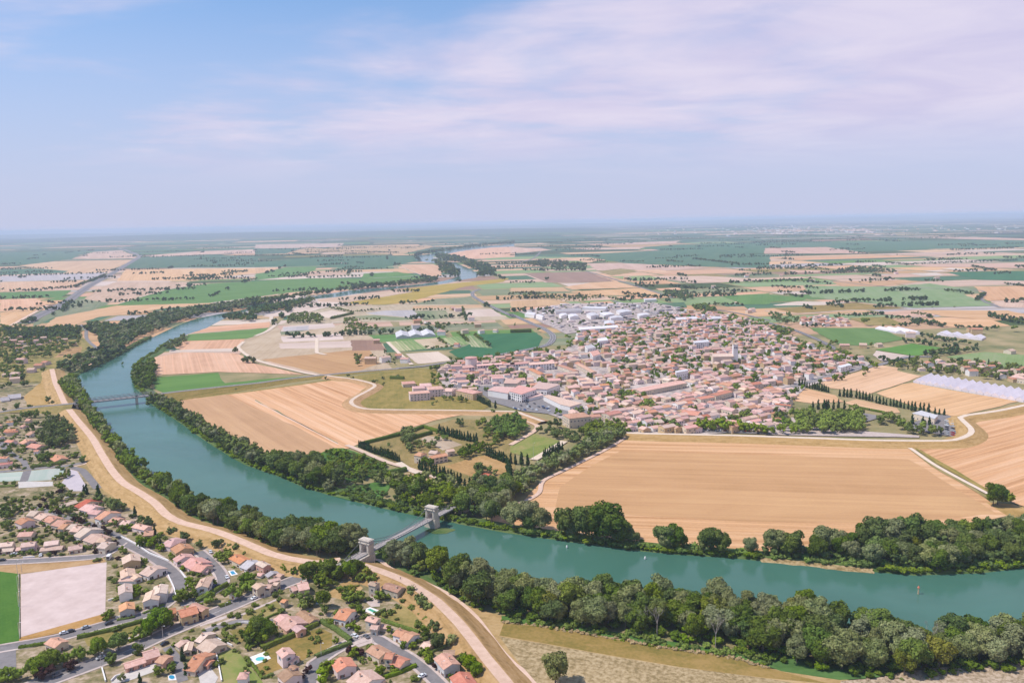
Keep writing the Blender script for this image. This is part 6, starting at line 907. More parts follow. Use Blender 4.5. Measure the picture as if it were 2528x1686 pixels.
# packed houses ------------------------------------------------------------------
ROOFS = ['pink', 'terra', 'pale', 'orange', 'brown']; WALLS = ['cream', 'white', 'rose', 'ochre']
PROTO = []
for (L, hw, zr, hip) in ((11, 4.6, 7.2, 0), (9, 5.2, 6.2, 0), (11, 4.6, 5.2, 1.6), (14, 4.6, 8.2, 0), (9, 4.2, 8.6, 0)):
    ze = zr - .34 * hw; a = MB(); gable_wall(a, L - .6, hw - .3, zr - .25, ze - .1, hip > 0); c = MB(); gable_roof(c, L, hw, zr, ze, hip=hip)
    PROTO.append((a, c, {k: a.build('wall', MATS['wall_' + k]) for k in WALLS}, {k: c.build('roof', MATS['tile_' + k]) for k in ROOFS}, L, hw, ze))
OLD = PP('O', [(1400, 992), (1590, 999), (1800, 984), (1812, 920), (1700, 870), (1560, 860), (1480, 890), (1380, 945)]); LEFT = PP('O', [(1000, 900), (1005, 850), (1180, 815), (1330, 800), (1400, 840), (1400, 900), (1300, 930), (1180, 930)])
TP = PP('O', TOWN); th = []
ROADS_CLEAR = [PP('B3', [(150, 235), (430, 157), (700, 72), (1040, 5)]), PP('A3', [(0, 1010), (250, 1080), (450, 1160), (560, 1212), (720, 1300)]), PP('A1', [(2100, 850), (2351, 968), 'A2', (0, 940), (180, 1020), (300, 1072), (380, 1130), (375, 1185), (300, 1232), (0, 1292)])]
def clear(x, y, d=9):
    for l in ROADS_CLEAR:
        for i in range(len(l) - 1):
            a, b_ = l[i], l[i + 1]; e = b_ - a; t = max(0, min(1, ((x - a.x) * e.x + (y - a.y) * e.y) / (e.x ** 2 + e.y ** 2)))
            if math.hypot(x - a.x - e.x * t, y - a.y - e.y * t) < d: return False
    return True
cp = PP('O', [(1085, 890), (1130, 885), (1180, 900), (1330, 940), (1385, 945), (1330, 960), (1200, 945), (1130, 925)]); lawn_ = PP('A2', [(370, 1285), (470, 1260), (640, 1225), (620, 1290), (450, 1315)])
bigs = list(HOUSE_SPOTS)
def place_houses(poly, ang, sx, sy, tree_p, zone_fn, street=5):
    xs_, ys_ = [p.x for p in poly], [p.y for p in poly]; c = Vector((sum(xs_) / len(xs_), sum(ys_) / len(ys_), 0)); R = max(max(xs_) - min(xs_), max(ys_) - min(ys_))
    cs, sn = math.cos(ang), math.sin(ang); j = -int(R / sy) - 1; v = j * sy
    while v < R:
        u = -R
        while u < R:
            uu, vv = u + random.uniform(-.18, .18) * sx, v + random.uniform(-.14, .14) * sy; uu += 14 * math.sin(vv * .011 + 1.3); vv += 16 * math.sin(uu * .009)
            x, y = c.x + uu * cs - vv * sn, c.y + uu * sn + vv * cs; u += sx * random.uniform(.9, 1.12)
            if not pip(x, y, poly) or not clear(x, y) or pip(x, y, cp) or pip(x, y, lawn_): continue
            if any((x - a) ** 2 + (y - b_) ** 2 < (r0 + 3) ** 2 for a, b_, r0 in bigs): continue
            zn, roofs, tp_ = zone_fn(x, y)
            if random.random() < tp_: TREES.append((x, y, .3, random.uniform(6, 12), random.choice(('oak', 'oak', 'ash', 'plane')), zn[1], False)); continue
            th.append((x, y, ang + 16 * .009 * math.cos(uu * .009) + random.uniform(-.07, .07) + (math.pi / 2 if random.random() < .3 else 0), random.randrange(5), random.choice(roofs), random.choice(WALLS), random.uniform(.82, 1.12), zn[0]))
            if tp_ > .2 and random.random() < .95: TREES.append((x + random.uniform(-9, 9), y + random.uniform(-9, -4), .3, random.uniform(3.5, 8), random.choice(('oak', 'ash', 'ash', 'cypress')), zn[1], False))
        j += 1; v += sy * (1 if j % 2 else 1) + (street if j % 2 else 0)
def zone(x, y):
    if pip(x, y, OLD): return ('in the packed old quarter behind the promenade', 'in the courtyards of the old quarter'), ['pink', 'pink', 'pale', 'terra', 'terra', 'pink', 'pale'], .05
    if pip(x, y, LEFT): return ('in the school quarter', 'among the pale houses beside the school'), ['pink', 'pink', 'pale', 'pale', 'terra'], .12
    return ('in the leafy suburb behind the old quarter', 'in the suburb gardens behind the old quarter'), ['pink', 'pink', 'pale', 'terra', 'terra', 'pale', 'pink'], .30
place_houses([p for p in OLD], math.radians(22), 10.0, 10.6, .05, zone, 5.5)
rest = [p for p in TP]
def zone2(x, y):
    return zone(x, y)
_old = OLD
def pz(x, y): return zone(x, y)
_save = len(th)
def zone_out(x, y):
    z = zone(x, y)
    return z
_pip = pip
def place_rest():
    n0 = len(th); t0 = len(TREES); place_houses(TP, math.radians(14), 13.6, 13.4, .2, zone_out, 7)
    keep = [h for h in th[n0:] if not _pip(h[0], h[1], OLD)]; del th[n0:]; th.extend(keep)
    kt = [t for t in TREES[t0:] if not _pip(t[0], t[1], OLD)]; del TREES[t0:]; TREES.extend(kt)
place_rest()
SUB = PP('A3', [(1400, 1400), (1700, 1400), (2000, 1395), (2351, 1450), (2700, 1500), (2700, 1640), (2351, 1590), (2150, 1530), (1800, 1490), (1400, 1450)])
place_houses(SUB, math.radians(-12), 17, 16, .3, lambda x, y: (('in the right suburb behind the long greenhouse', 'in the gardens of the right suburb'), ['pink', 'terra', 'pale'], .35), 5)
place_houses(PP('A3', [(340, 990), (470, 965), (760, 1000), (760, 1055), (560, 1050), (340, 1040)]), .1, 13, 15, 0, lambda x, y: (('in the new estate behind the town', 'in the new estate behind the town'), ['terra', 'pink', 'pale'], .06), 5)
place_houses(PP('A0', [(-60, 1190), (150, 1180), (420, 1170), (700, 1180), (680, 1230), (560, 1260), (400, 1300), (250, 1310), (-60, 1290)]), .2, 24, 26, 0, lambda x, y: (('among the trees of the far left hamlet', 'among the houses of the far left hamlet'), ['pink', 'terra', 'pale'], .3), 8)
for t_, lst, zn in (('A0', [(200, 1390), (420, 1400), (500, 1390), (290, 1470), (360, 1430), (150, 1520), (140, 1560), (60, 1510)], 'in the orchards left of the river bend'), ('A1', [(860, 1060), (940, 1055), (930, 1045), (880, 990), (1470, 1030), (1560, 1030), (1460, 1075), (1680, 1100), (1690, 1130), (1900, 1115), (2050, 1115), (2020, 1060), (2180, 1105), (1960, 1000), (1790, 905), (1830, 1235), (1915, 1240), (1100, 1205), (1060, 1195), (1840, 915), (1650, 1070), (2130, 1100), (1300, 1340), (1360, 1380), (1250, 1350), (1050, 1390), (1100, 1385), (1180, 1375), (820, 485), (780, 482), (1780, 910), (1260, 175)], 'among the market gardens before the town'), ('A2', [(1080, 620), (1050, 625), (1840, 705), (1630, 930), (1700, 935), (2150, 600), (2140, 605), (2050, 850), (2060, 855), (2190, 920), (2230, 920), (2160, 930)], 'among the hedges beyond the town'), ('A3', [(310, 635), (430, 650), (150, 600), (1310, 490), (2250, 675), (2300, 675), (120, 985), (890, 1245), (920, 1240), (1030, 1235), (1090, 1235), (1320, 1150), (1290, 1160), (1400, 1165), (1870, 1100), (1920, 1120), (2020, 1125), (820, 555), (900, 525), (1190, 575), (1560, 630), (2220, 1300), (2250, 1310), (2310, 1310), (830, 1370), (720, 1255)], 'on a farmstead of the right plain')):
    for x, y in lst:
        p = P(t_, x, y)
        if any((p.x - h[0]) ** 2 + (p.y - h[1]) ** 2 < 400 for h in th): continue
        th.append((p.x, p.y, random.uniform(-.4, .6), random.choice((0, 1, 3)), random.choice(['terra', 'pink', 'pale', 'pale']), random.choice(WALLS), random.uniform(.9, 1.25), zn))
th.sort(key=lambda h: h[0] ** 2 + h[1] ** 2)
RW = {'pink': 'pink', 'terra': 'terracotta', 'pale': 'sandy', 'orange': 'orange', 'brown': 'brown'}
def tri_of(b):
    T = []
    for f in b.f: T += [(f[0], f[i], f[i + 1]) for i in range(1, len(f) - 1)]
    return np.array(b.v, float), np.array(T)
FORM = ['gabled', 'broad', 'hip-roofed', 'long', 'narrow']
def side_of(x, y, zn):
    if 'old quarter behind' in zn: return 'in the old quarter' + (' by the promenade' if y < 860 else (', inner streets' if y < 980 else ' by the church')) + (', park end' if x > 330 else (', red block end' if x < 190 else ''))
    return zn
rest_v, rest_t, rest_m, base = [], [], [], 0; rr = random.Random(5)
PT = [(tri_of(a), tri_of(c)) for a, c, *_ in PROTO]
for i, (x, y, rz, k, rf, wl, s, zn) in enumerate(th):
    a, c, wm_, rm_, L, hw, ze = PROTO[k]; szz = s * rr.uniform(.9, 1.1)
    if i < 300:
        r = link('town_house', None, label=f'{wl} {FORM[k]} house with {RW[rf]} roof {side_of(x, y, zn)}', cat='house', group='town houses ' + zn); r.location = (x, y, .2); r.rotation_euler = (0, 0, rz); r.scale = (s, s, szz)
        link('wall', wm_[wl], r); link('roof', rm_[rf], r); dv = Vector((-x, -y, 0)).normalized()
        for (nx, ny, off, a_) in ((0, -1, hw - .28, 0), (0, 1, hw - .28, math.pi), (1, 0, L / 2 - .28, math.pi / 2), (-1, 0, L / 2 - .28, -math.pi / 2)):
            if Vector((nx * math.cos(rz) - ny * math.sin(rz), nx * math.sin(rz) + ny * math.cos(rz), 0)).dot(dv) < .35: continue
            for u in (-2.6, 0, 2.6):
                if rr.random() < .25: continue
                child('window', WIN[''], r, ((u if nx == 0 else nx * off), (u if ny == 0 else ny * off), 1.6 if rr.random() < .5 or ze < 4.8 else 4.2), a_)
    else:
        cs, sn = math.cos(rz), math.sin(rz); M = np.array([[cs, sn, 0], [-sn, cs, 0], [0, 0, 1]]); sc_ = np.array([s, s, szz])
        for (V, T), mi in ((PT[k][0], WALLS.index(wl)), (PT[k][1], 4 + ROOFS.index(rf))): rest_v.append((V * sc_) @ M + [x, y, .2]); rest_t.append(T + base); rest_m.append(np.full(len(T), mi)); base += len(V)
me = np_mesh('distant_houses', np.concatenate(rest_v), np.concatenate(rest_t), [MATS['wall_' + k] for k in WALLS] + [MATS['tile_' + k] for k in ROOFS], np.concatenate(rest_m), 3)
link('distant_houses', me, kind='stuff', label='mass of small pink and terracotta roofs of the outer town', cat='houses')
# white halls of the industrial estate
for i, (q, z_) in enumerate((([(130, 935), (160, 922), (230, 930), (215, 948)], 7), ([(230, 950), (255, 940), (312, 955), (290, 965)], 7), ([(440, 940), (500, 930), (520, 945), (460, 957)], 7), ([(520, 945), (590, 935), (620, 955), (540, 967)], 7), ([(650, 882), (700, 868), (885, 872), (860, 890)], 8), ([(690, 935), (760, 922), (805, 948), (730, 957)], 8), ([(810, 930), (900, 920), (945, 940), (850, 952)], 8), ([(850, 1005), (930, 995), (945, 1022), (855, 1028)], 8), ([(620, 1060), (960, 1038), (978, 1058), (640, 1080)], 8), ([(1150, 938), (1240, 928), (1262, 945), (1170, 957)], 8), ([(900, 960), (1000, 952), (1025, 970), (910, 978)], 7), ([(400, 900), (620, 885), (650, 905), (410, 920)], 6), ([(960, 905), (1060, 895), (1100, 915), (990, 928)], 7), ([(1210, 800), (1320, 795), (1325, 805), (1220, 810)], 6), ([(1500, 970), (1720, 960), (1730, 980), (1510, 990)], 7), ([(1780, 965), (1910, 960), (1920, 980), (1790, 988)], 7), ([(1735, 945), (1765, 943), (1768, 955), (1738, 958)], 12))):
    prism(('small white hall at the ring road end of the industrial estate', 'second small white hall beside the ring road end one', 'white gabled hall left of the middle hall pair', 'white gabled hall right of the middle hall pair', 'long low white hall along the back of the industrial estate', 'square white hall between the estate car parks', 'wide white hall right of the square one', 'square white hall behind the long white warehouse', 'very long white warehouse at the town side of the estate', 'white hall beside the straight road out of town', 'grey-fronted hall below the wide white one', 'bluish grey roofed works at the back of the estate', 'pale hall at the far right corner of the estate', 'narrow white shed alone in the fields beyond the estate', 'long pale civic building on the lawn beyond the town', 'cream civic wing right of the long pale building', 'pale square civic tower between the two wings')[i], 'A2', q, z_, roof='roof_white' if i != 11 else 'tile_grey', name='industrial_hall', cat='hall', group=None, ridge=1.2)
for lb, t_, q, z_, rf in (('white-roofed community hall beside the cypress car park', 'B3', [(1340, 440), (1420, 418), (1570, 460), (1540, 490)], 6, 'roof_white'), ('pinkish long shed at the right suburb', 'B3', [(2230, 110), (2300, 80), (2500, 100), (2400, 140)], 6, 'tile_pink')): prism(lb, t_, q, z_, wall='wall_cream', roof=rf, name='hall', storeys=1, group=None)
# greenhouses
flat_mat('plastic_film', (.62, .55, .58), (.73, .65, .68), .12, rough=.35, spec=.4)
def greenhouse(label, tile, fa, fb, ba, bb, n, h, film='plastic_film'):
    """n gabled spans between a front line fa-fb and a back line ba-bb (pixels)"""
    A, B, C, Dd = P(tile, *fa), P(tile, *fb), P(tile, *ba), P(tile, *bb); r = link('greenhouse', None, label=label, cat='greenhouse'); o = (A + B + C + Dd) / 4; r.location = (o.x, o.y, .2)
    for i in range(n):
        a0, a1 = A.lerp(B, i / n) - o, A.lerp(B, (i + .97) / n) - o; c0_, c1_ = C.lerp(Dd, i / n) - o, C.lerp(Dd, (i + .97) / n) - o; am, cm = (a0 + a1) / 2, (c0_ + c1_) / 2; e = h * .42; b = MB()
        b.add([(*a0.xy, -.3), (*a1.xy, -.3), (*c1_.xy, -.3), (*c0_.xy, -.3), (*a0.xy, e), (*a1.xy, e), (*c1_.xy, e), (*c0_.xy, e), (*am.xy, h), (*cm.xy, h)], [(0, 1, 5, 8, 4), (2, 3, 7, 9, 6), (1, 2, 6, 5), (3, 0, 4, 7), (4, 8, 9, 7), (8, 5, 6, 9)], 0); link('span', b.build('span', MATS[film]), r)
greenhouse('long multi-span plastic greenhouse with white gables beside wheat', 'B3', (1345, 165), (2500, 372), (1480, 108), (2640, 300), 17, 5.2); greenhouse('white tunnel greenhouse among the market gardens', 'A1', (1280, 1165), (1640, 1143), (1270, 1120), (1600, 1095), 3, 7, 'roof_white'); greenhouse('glass greenhouse range behind the dark hedges', 'A3', (1560, 1130), (1970, 1180), (1600, 1112), (2010, 1160), 4, 6); greenhouse('low grey greenhouse along the green field', 'A3', (1190, 1115), (1440, 1130), (1000, 1078), (1250, 1085), 3, 6)
for i, q in enumerate(([(1430, 548), (1600, 540), (1680, 550), (1560, 558)], [(1590, 530), (1700, 520), (2010, 548), (1880, 553)], [(1000, 582), (1100, 578), (1160, 584), (1060, 588)])): F('pale', 'A3', q, name='plastic_mulch')
for (t_, x_, y_, w_, d_) in (('A1', 1640, 180, 900, 40), ('A1', 2030, 188, 500, 40), ('A1', 1250, 275, 300, 60), ('A2', 720, 108, 700, 40), ('A2', 740, 172, 600, 30), ('A2', 850, 186, 400, 30), ('A2', 1700, 245, 900, 60), ('A3', 1040, 178, 700, 30), ('A3', 1380, 190, 500, 30), ('A3', 740, 245, 800, 60), ('A0', 900, 260, 900, 40), ('A0', 200, 315, 800, 40), ('A2', 2230, 188, 800, 80), ('A3', 150, 190, 1500, 60), ('A3', 700, 135, 900, 60), ('A0', 1200, 215, 900, 60), ('A1', 560, 275, 300, 40), ('A1', 680, 270, 250, 40)):
    p = P(t_, x_, y_); link('field', mesh('field', [(-w_, -d_, 0), (w_, -d_, 0), (w_ * .9, d_, 0), (-w_ * 1.05, d_, 0)], [(0, 1, 2, 3)], MATS['pale']), kind='structure').location = (p.x, p.y, .12)

# far town on the right skyline: pale specks of buildings
vs, ts, ms, base = [], [], [], 0; rr = random.Random(3)
for i in range(260):
    p = P('A3', rr.choice((rr.uniform(-300, 1000), rr.uniform(-1200, 2300))), rr.gauss(172, 22)); wv_, dv_, hv_ = rr.uniform(15, 60), rr.uniform(12, 40), rr.uniform(6, 14); b = MB(); b.box((p.x, p.y, hv_ / 2), (wv_, dv_, hv_), rz=rr.uniform(0, 3)); V, T = tri_of(b); vs.append(V); ts.append(T + base); ms.append(np.full(len(T), rr.randrange(3))); base += len(V)
link('distant_town', np_mesh('distant_town', np.concatenate(vs), np.concatenate(ts), [MATS['wall_white'], MATS['wall_rose'], MATS['tile_pale']], np.concatenate(ms), 3), kind='stuff', label='pale scattered buildings of a town near the skyline', cat='town')

for _ in range(170):
    q = random.choice((OLD, TP, TP, TP)); x, y = random.uniform(min(p.x for p in q), max(p.x for p in q)), random.uniform(min(p.y for p in q), max(p.y for p in q))
    if not pip(x, y, q) or not clear(x, y) or pip(x, y, cp): continue
    for k in range(random.choice((1, 1, 2, 4))): TREES.append((x + random.uniform(-7, 7), y + random.uniform(-7, 7), .3, random.uniform(8, 14), random.choice(('oak', 'oak', 'ash', 'plane')), 'rising between the roofs of the town', False))
# trees that soften the outer edge of the town
for i in range(len(TP)):
    a, b_ = TP[i], TP[(i + 1) % len(TP)]; L = (b_ - a).length
    for k in range(int(L / 7)):
        u = k / max(1, int(L / 7)); x, y = a.x + (b_.x - a.x) * u + random.uniform(-14, 14), a.y + (b_.y - a.y) * u + random.uniform(-14, 14)
        if y > 900 and random.random() < .6 and clear(x, y, 8): TREES.append((x, y, .3, random.uniform(5, 11), random.choice(('oak', 'oak', 'ash', 'plane')), 'in the gardens on the town edge', False))

# yards of the industrial estate: sheds, containers, vans and stacks too small to tell apart
vs, ts, ms, base = [], [], [], 0; yard = PP('O', [(1195, 716), (1300, 700), (1500, 697), (1590, 714), (1520, 735), (1400, 750), (1300, 764), (1235, 735)])
for x, y in hexpts(yard, 19):
    if any((x - a) ** 2 + (y - b_) ** 2 < (r0 * .8) ** 2 for a, b_, r0 in HOUSE_SPOTS): continue
    q = rr.random(); d_ = (rr.uniform(4, 6), 2, 2) if q < .6 else ((rr.uniform(8, 16), rr.uniform(6, 11), rr.uniform(3, 5)) if q < .82 else (3, 1.6, 1.4)); b = MB(); b.box((x, y, d_[2] / 2), d_, rz=rr.choice((.3, 1.87)) + rr.uniform(-.1, .1)); V, T = tri_of(b); vs.append(V); ts.append(T + base); ms.append(np.full(len(T), rr.choice((0, 1, 1, 2, 2, 3)))); base += len(V)
link('yard_clutter', np_mesh('yard_clutter', np.concatenate(vs), np.concatenate(ts), [MATS['wall_white'], MATS['tile_grey'], MATS['wall_rose'], MATS['asphalt_dark']], np.concatenate(ms), 3), kind='stuff', label='vans, containers and small sheds crowding the industrial yards', cat='clutter')
for x, y in hexpts(yard, 34):
    if rr.random() < .7: TREES.append((x, y, .3, rr.uniform(5, 9), 'oak', 'among the industrial yards', False))
# ================================================================ bridges
flat_mat('bridge_stone', (.42, .35, .285), (.66, .58, .50), .8, 6); flat_mat('steel_grey', (.30, .29, .29), (.38, .37, .37), 1.0, rough=.6); flat_mat('deck_plank', (.34, .29, .27), (.46, .40, .37), .8, stretch=(6, 1, 1)); flat_mat('cable_steel', (.16, .16, .16), (.22, .22, .22), 1.0)
ZD = 6.2
TA, TB = P('C1', 1012, 352, ZD), P('C1', 1603, 44, ZD); ax = (TB - TA).normalized(); ang_b = math.atan2(ax.y, ax.x); SPAN = (TB - TA).length
r_ = link('suspension_bridge', None, label='narrow suspension bridge with two stone portal towers over the river', cat='bridge'); r_.location = (TA.x, TA.y, 0); r_.rotation_euler = (0, 0, ang_b)   # local x runs along the deck
far_end = (P('B1', 1895, 1255, ZD) - TA).dot(ax); near_end = -22.0; DW = 4.4
def part(name, b, mat, parent=None, loc=None, smooth=False):
    o = link(name, b.build(name, mat if isinstance(mat, list) else MATS[mat], smooth), parent or r_)
    if loc: o.location = loc
    return o
b = MB(); b.box(((near_end + far_end) / 2, 0, ZD - .2), (far_end - near_end, DW, .4)); part('deck', b, 'deck_plank')
for s in (-1, 1):
    b = MB(); b.box(((near_end + far_end) / 2, s * (DW / 2 + .05), ZD - .35), (far_end - near_end, .3, .9)); part('girder', b, 'steel_grey')
    b = MB(); b.box(((near_end + far_end) / 2, s * DW / 2, ZD + 1.15), (far_end - near_end, .12, .12)); b.box(((near_end + far_end) / 2, s * DW / 2, ZD + .6), (far_end - near_end, .08, .08)); n = int((far_end - near_end) / 2.4)
    for i in range(n + 1): b.box((near_end + (far_end - near_end) * i / n, s * DW / 2, ZD + .6), (.1, .1, 1.2))
    part('railing', b, 'steel_grey')
def portal(x, zb):
    t = link('tower', None, r_); t.location = (x, 0, 0); D_, OW, LW, ZT = 4.2, 3.8, 1.9, 15.2; full = OW + 2 * LW
    b = MB(); b.box((0, 0, (zb + ZD) / 2 - .3), (D_ + 1.4, full + 1.4, ZD - zb), taper=.94); part('pier', b, 'bridge_stone', t)
    for s in (-1, 1):
        b = MB(); yc = s * (OW / 2 + LW / 2); b.box((0, yc, ZD + 2.9), (D_, LW, 6.4)); [b.box((sx * (D_ / 2 + .08), yc, ZD + 3.0), (.22, LW * .55, 5.6)) for sx in (-1, 1)]; b.box((0, yc, ZD + 5.9), (D_ + .5, LW + .35, .4)); part('leg', b, 'bridge_stone', t)
    b = MB(); n = 10; R = OW / 2; z0 = ZD + 4.0; top = ZD + 6.5; v = []
    for sx in (-1, 1):
        for i in range(n + 1): a = math.pi * i / n; v += [(sx * D_ / 2, R * math.cos(a), z0 + R * math.sin(a)), (sx * D_ / 2, R * math.cos(a), top)]
    m = 2 * (n + 1); f = []
    for i in range(n): a = 2 * i; f += [(a, a + 1, a + 3, a + 2), (m + a, m + a + 2, m + a + 3, m + a + 1), (a, a + 2, m + a + 2, m + a), (a + 1, m + a + 1, m + a + 3, a + 3)]
    b.add(v, f, 0); part('arch', b, 'bridge_stone', t)
    b = MB(); b.box((0, 0, ZD + 6.75), (D_ + 1.1, full + 1.1, .5)); part('cornice', b, 'bridge_stone', t); b = MB(); b.box((0, 0, ZD + 7.7), (D_ - .2, full - .2, 1.4)); part('attic', b, 'bridge_stone', t); b = MB(); b.box((0, 0, ZD + 8.65), (D_ + .7, full + .7, .5)); b.box((0, 0, ZD + 9.05), (D_ - .6, full - .6, .3)); part('cap', b, 'bridge_stone', t)
portal(0, .5); portal(SPAN, -.8)
for o_ in [c for c in r_.children if c.name.startswith('tower')]: o_.scale = (1, 1, .90); o_.location.z = .62
b = MB(); b.box((-11, 0, 2.7), (22, 8.5, 6.0), taper=.97); part('abutment', b, 'bridge_stone'); b = MB(); b.box((far_end + 3, 0, 2.6), (16, 9, 5.6), taper=.9); part('abutment', b, 'bridge_stone')
zc = ZD + 7.4
for s in (-1, 1):
    y = s * (DW / 2 + .35); b = MB(); L_ = SPAN; pts = [(L_ * i / 24, y, zc - 4 * 6.6 * (i / 24) * (1 - i / 24)) for i in range(25)]; b.tube(pts, .16, 5); part('main_cable', b, 'cable_steel')
    b = MB(); b.tube([(0, y, zc), (-20, y, 5.6)], .11, 5); part('back_stay', b, 'cable_steel'); b = MB(); b.tube([(SPAN, y, zc), (SPAN + 8, y, zc - 2.9), (SPAN + 18, y, zc - 5.6), (far_end, y, ZD + .6)], .11, 5); part('back_stay', b, 'cable_steel')
    for i in range(1, 24): p = pts[i]; b = MB(); b.tube([(p[0], y, ZD - .2), p], .04, 4, cap=False); part('hanger', b, 'cable_steel')
sb = P('C1', 1680, 165); link('rock_islet', mesh('rock_islet', [(sb.x + (9 + 2 * math.sin(3 * a)) * math.cos(a), sb.y + 5 * math.sin(a), .25) for a in np.linspace(0, 6.1, 16)], [tuple(range(16))], MATS['bank_earth']), kind='structure')
# iron road bridge on the left: level deck on piers, warren trusses, ramps at both ends
ZI = 8.4
def P3(q): return P(q[0], q[1], q[2], q[3])
dk = [P('B0', 668, 352, ZI), P('B0', 820, 338, ZI), P('B0', 1240, 290, ZI), P('B0', 1420, 268, ZI)]; I0 = dk[0]; ia = (dk[-1] - dk[0]).normalized(); LI = (dk[-1] - dk[0]).length; rb = link('iron_bridge', None, label='low iron girder bridge with lattice sides carrying the road over the bend', cat='bridge'); rb.location = (I0.x, I0.y, 0); rb.rotation_euler = (0, 0, math.atan2(ia.y, ia.x)); r_ = rb
b = MB(); b.box((LI / 2, 0, ZI - .25), (LI, 9, .5)); part('deck', b, 'asphalt')
_p = MB(); hp, pl = 3.4, 6.0; _p.tube([(0, 0, 0), (pl / 2, 0, hp)], .24, 4); _p.tube([(pl / 2, 0, hp), (pl, 0, 0)], .24, 4); _p.tube([(0, 0, 0), (0, 0, hp)], .10, 4); TRUSS = _p.build('truss_panel', MATS['steel_grey'])
for s in (-1, 1):
    b = MB(); b.box((LI / 2, s * 4.6, ZI - .6), (LI, .35, 1.4)); part('girder', b, 'steel_grey'); b = MB(); b.box((LI / 2, s * 4.6, ZI + hp), (LI - 2, .35, .35)); part('top_chord', b, 'steel_grey')
    for k in range(int(LI / pl)): o_ = link('truss_panel', TRUSS, rb); o_.location = (k * pl, s * 4.6, ZI)
for d_ in ((P('B0', 1246, 360) - I0).dot(ia), LI - 2, 3): b = MB(); b.box((d_, 0, (ZI - 1) / 2), (2.6, 8, ZI + 1), taper=.86); b.box((d_, 0, ZI - 1.1), (3.2, 9.4, .7)); part('pier', b, 'bridge_stone')
def ramp_road(pts, wd, mat, slope=1.8):
    l = smooth_line([P3(q) for q in pts], 10); v, f = [], []
    for i, p in enumerate(l):
        a, c = l[max(0, i - 1)], l[min(len(l) - 1, i + 1)]; t = Vector((c.x - a.x, c.y - a.y, 0)).normalized(); n = Vector((-t.y, t.x, 0)); s = p.z * slope + .4
        for o, h in ((-wd / 2 - 1 - s, -.05), (-wd / 2 - 1, p.z - .1), (wd / 2 + 1, p.z - .1), (wd / 2 + 1 + s, -.05)): q = p + n * o; v.append((q.x, q.y, h))
    for i in range(len(l) - 1):
        for k in range(3): a = i * 4 + k; f.append((a, a + 1, a + 5, a + 4)[::-1])
    link('road_embankment', mesh('road_embankment', v, f, MATS['olive']), kind='structure'); l2 = [Vector((p.x, p.y, p.z)) for p in l]; v, f = sweep(l2, [(-wd / 2, 0), (wd / 2, 0)], .05, True); link('road', mesh('road', v, f, MATS[mat]), kind='structure'); v, f = sweep(l2, [(-.1, 0), (.1, 0)], .08, True); link('road_marking', mesh('road_marking', v, f, MATS['line_paint']), kind='structure')
ramp_road([('B0', -200, 465, .9), ('B0', 0, 430, 1.5), ('B0', 250, 392, 3.5), ('B0', 450, 372, 6.2), ('B0', 600, 358, 8.2), ('B0', 672, 352, ZI)], 7, 'asphalt'); ramp_road([('B0', 1418, 268, ZI), ('B0', 1600, 245, 8), ('B0', 1900, 212, 6.5), ('B0', 2351, 164, 4.5), ('B1', 300, 127, 3.5), ('B1', 640, 92, 2.6), ('B1', 1000, 59, 1.5), ('B1', 1300, 36, .9)], 8, 'asphalt')
# ================================================================ pools, walls, small things
m_, t_, b_ = new_mat('pool_water'); b_.inputs['Base Color'].default_value = (.12, .52, .52, 1); b_.inputs['Roughness'].default_value = .05; b_.inputs['Specular IOR Level'].default_value = .5
m_, t_, b_ = new_mat('pool_green'); b_.inputs['Base Color'].default_value = (.05, .33, .20, 1); b_.inputs['Roughness'].default_value = .05; m_, t_, b_ = new_mat('pool_blue'); b_.inputs['Base Color'].default_value = (.04, .26, .42, 1); b_.inputs['Roughness'].default_value = .08
flat_mat('pool_stone', (.74, .68, .64), (.82, .77, .73), .8)
def pool(label, tile, deck, basin, water='pool_water'):
    w_ = PP(tile, deck); c = sum(w_, Vector()) / len(w_); r = link('swimming_pool', None, label=label, cat='pool'); r.location = (c.x, c.y, .5); b = MB(); n = len(w_); l = [(p.x - c.x, p.y - c.y) for p in w_]
    b.add([(x, y, .25) for x, y in l] + [(x, y, -.4) for x, y in l], [tuple(range(n))[::-1], *[(i, (i + 1) % n, n + (i + 1) % n, n + i) for i in range(n)]], 0); link('paving', b.build('paving', MATS['pool_stone']), r)
    q = PP(tile, basin); link('water', mesh('water', [(p.x - c.x, p.y - c.y, .29) for p in q], [tuple(range(len(q)))], MATS[water]), r); b = MB(); b.tube([(p.x - c.x, p.y - c.y, .28) for p in q] + [(q[0].x - c.x, q[0].y - c.y, .28)], .14, 5); link('coping', b.build('coping', MATS['frame_white']), r)
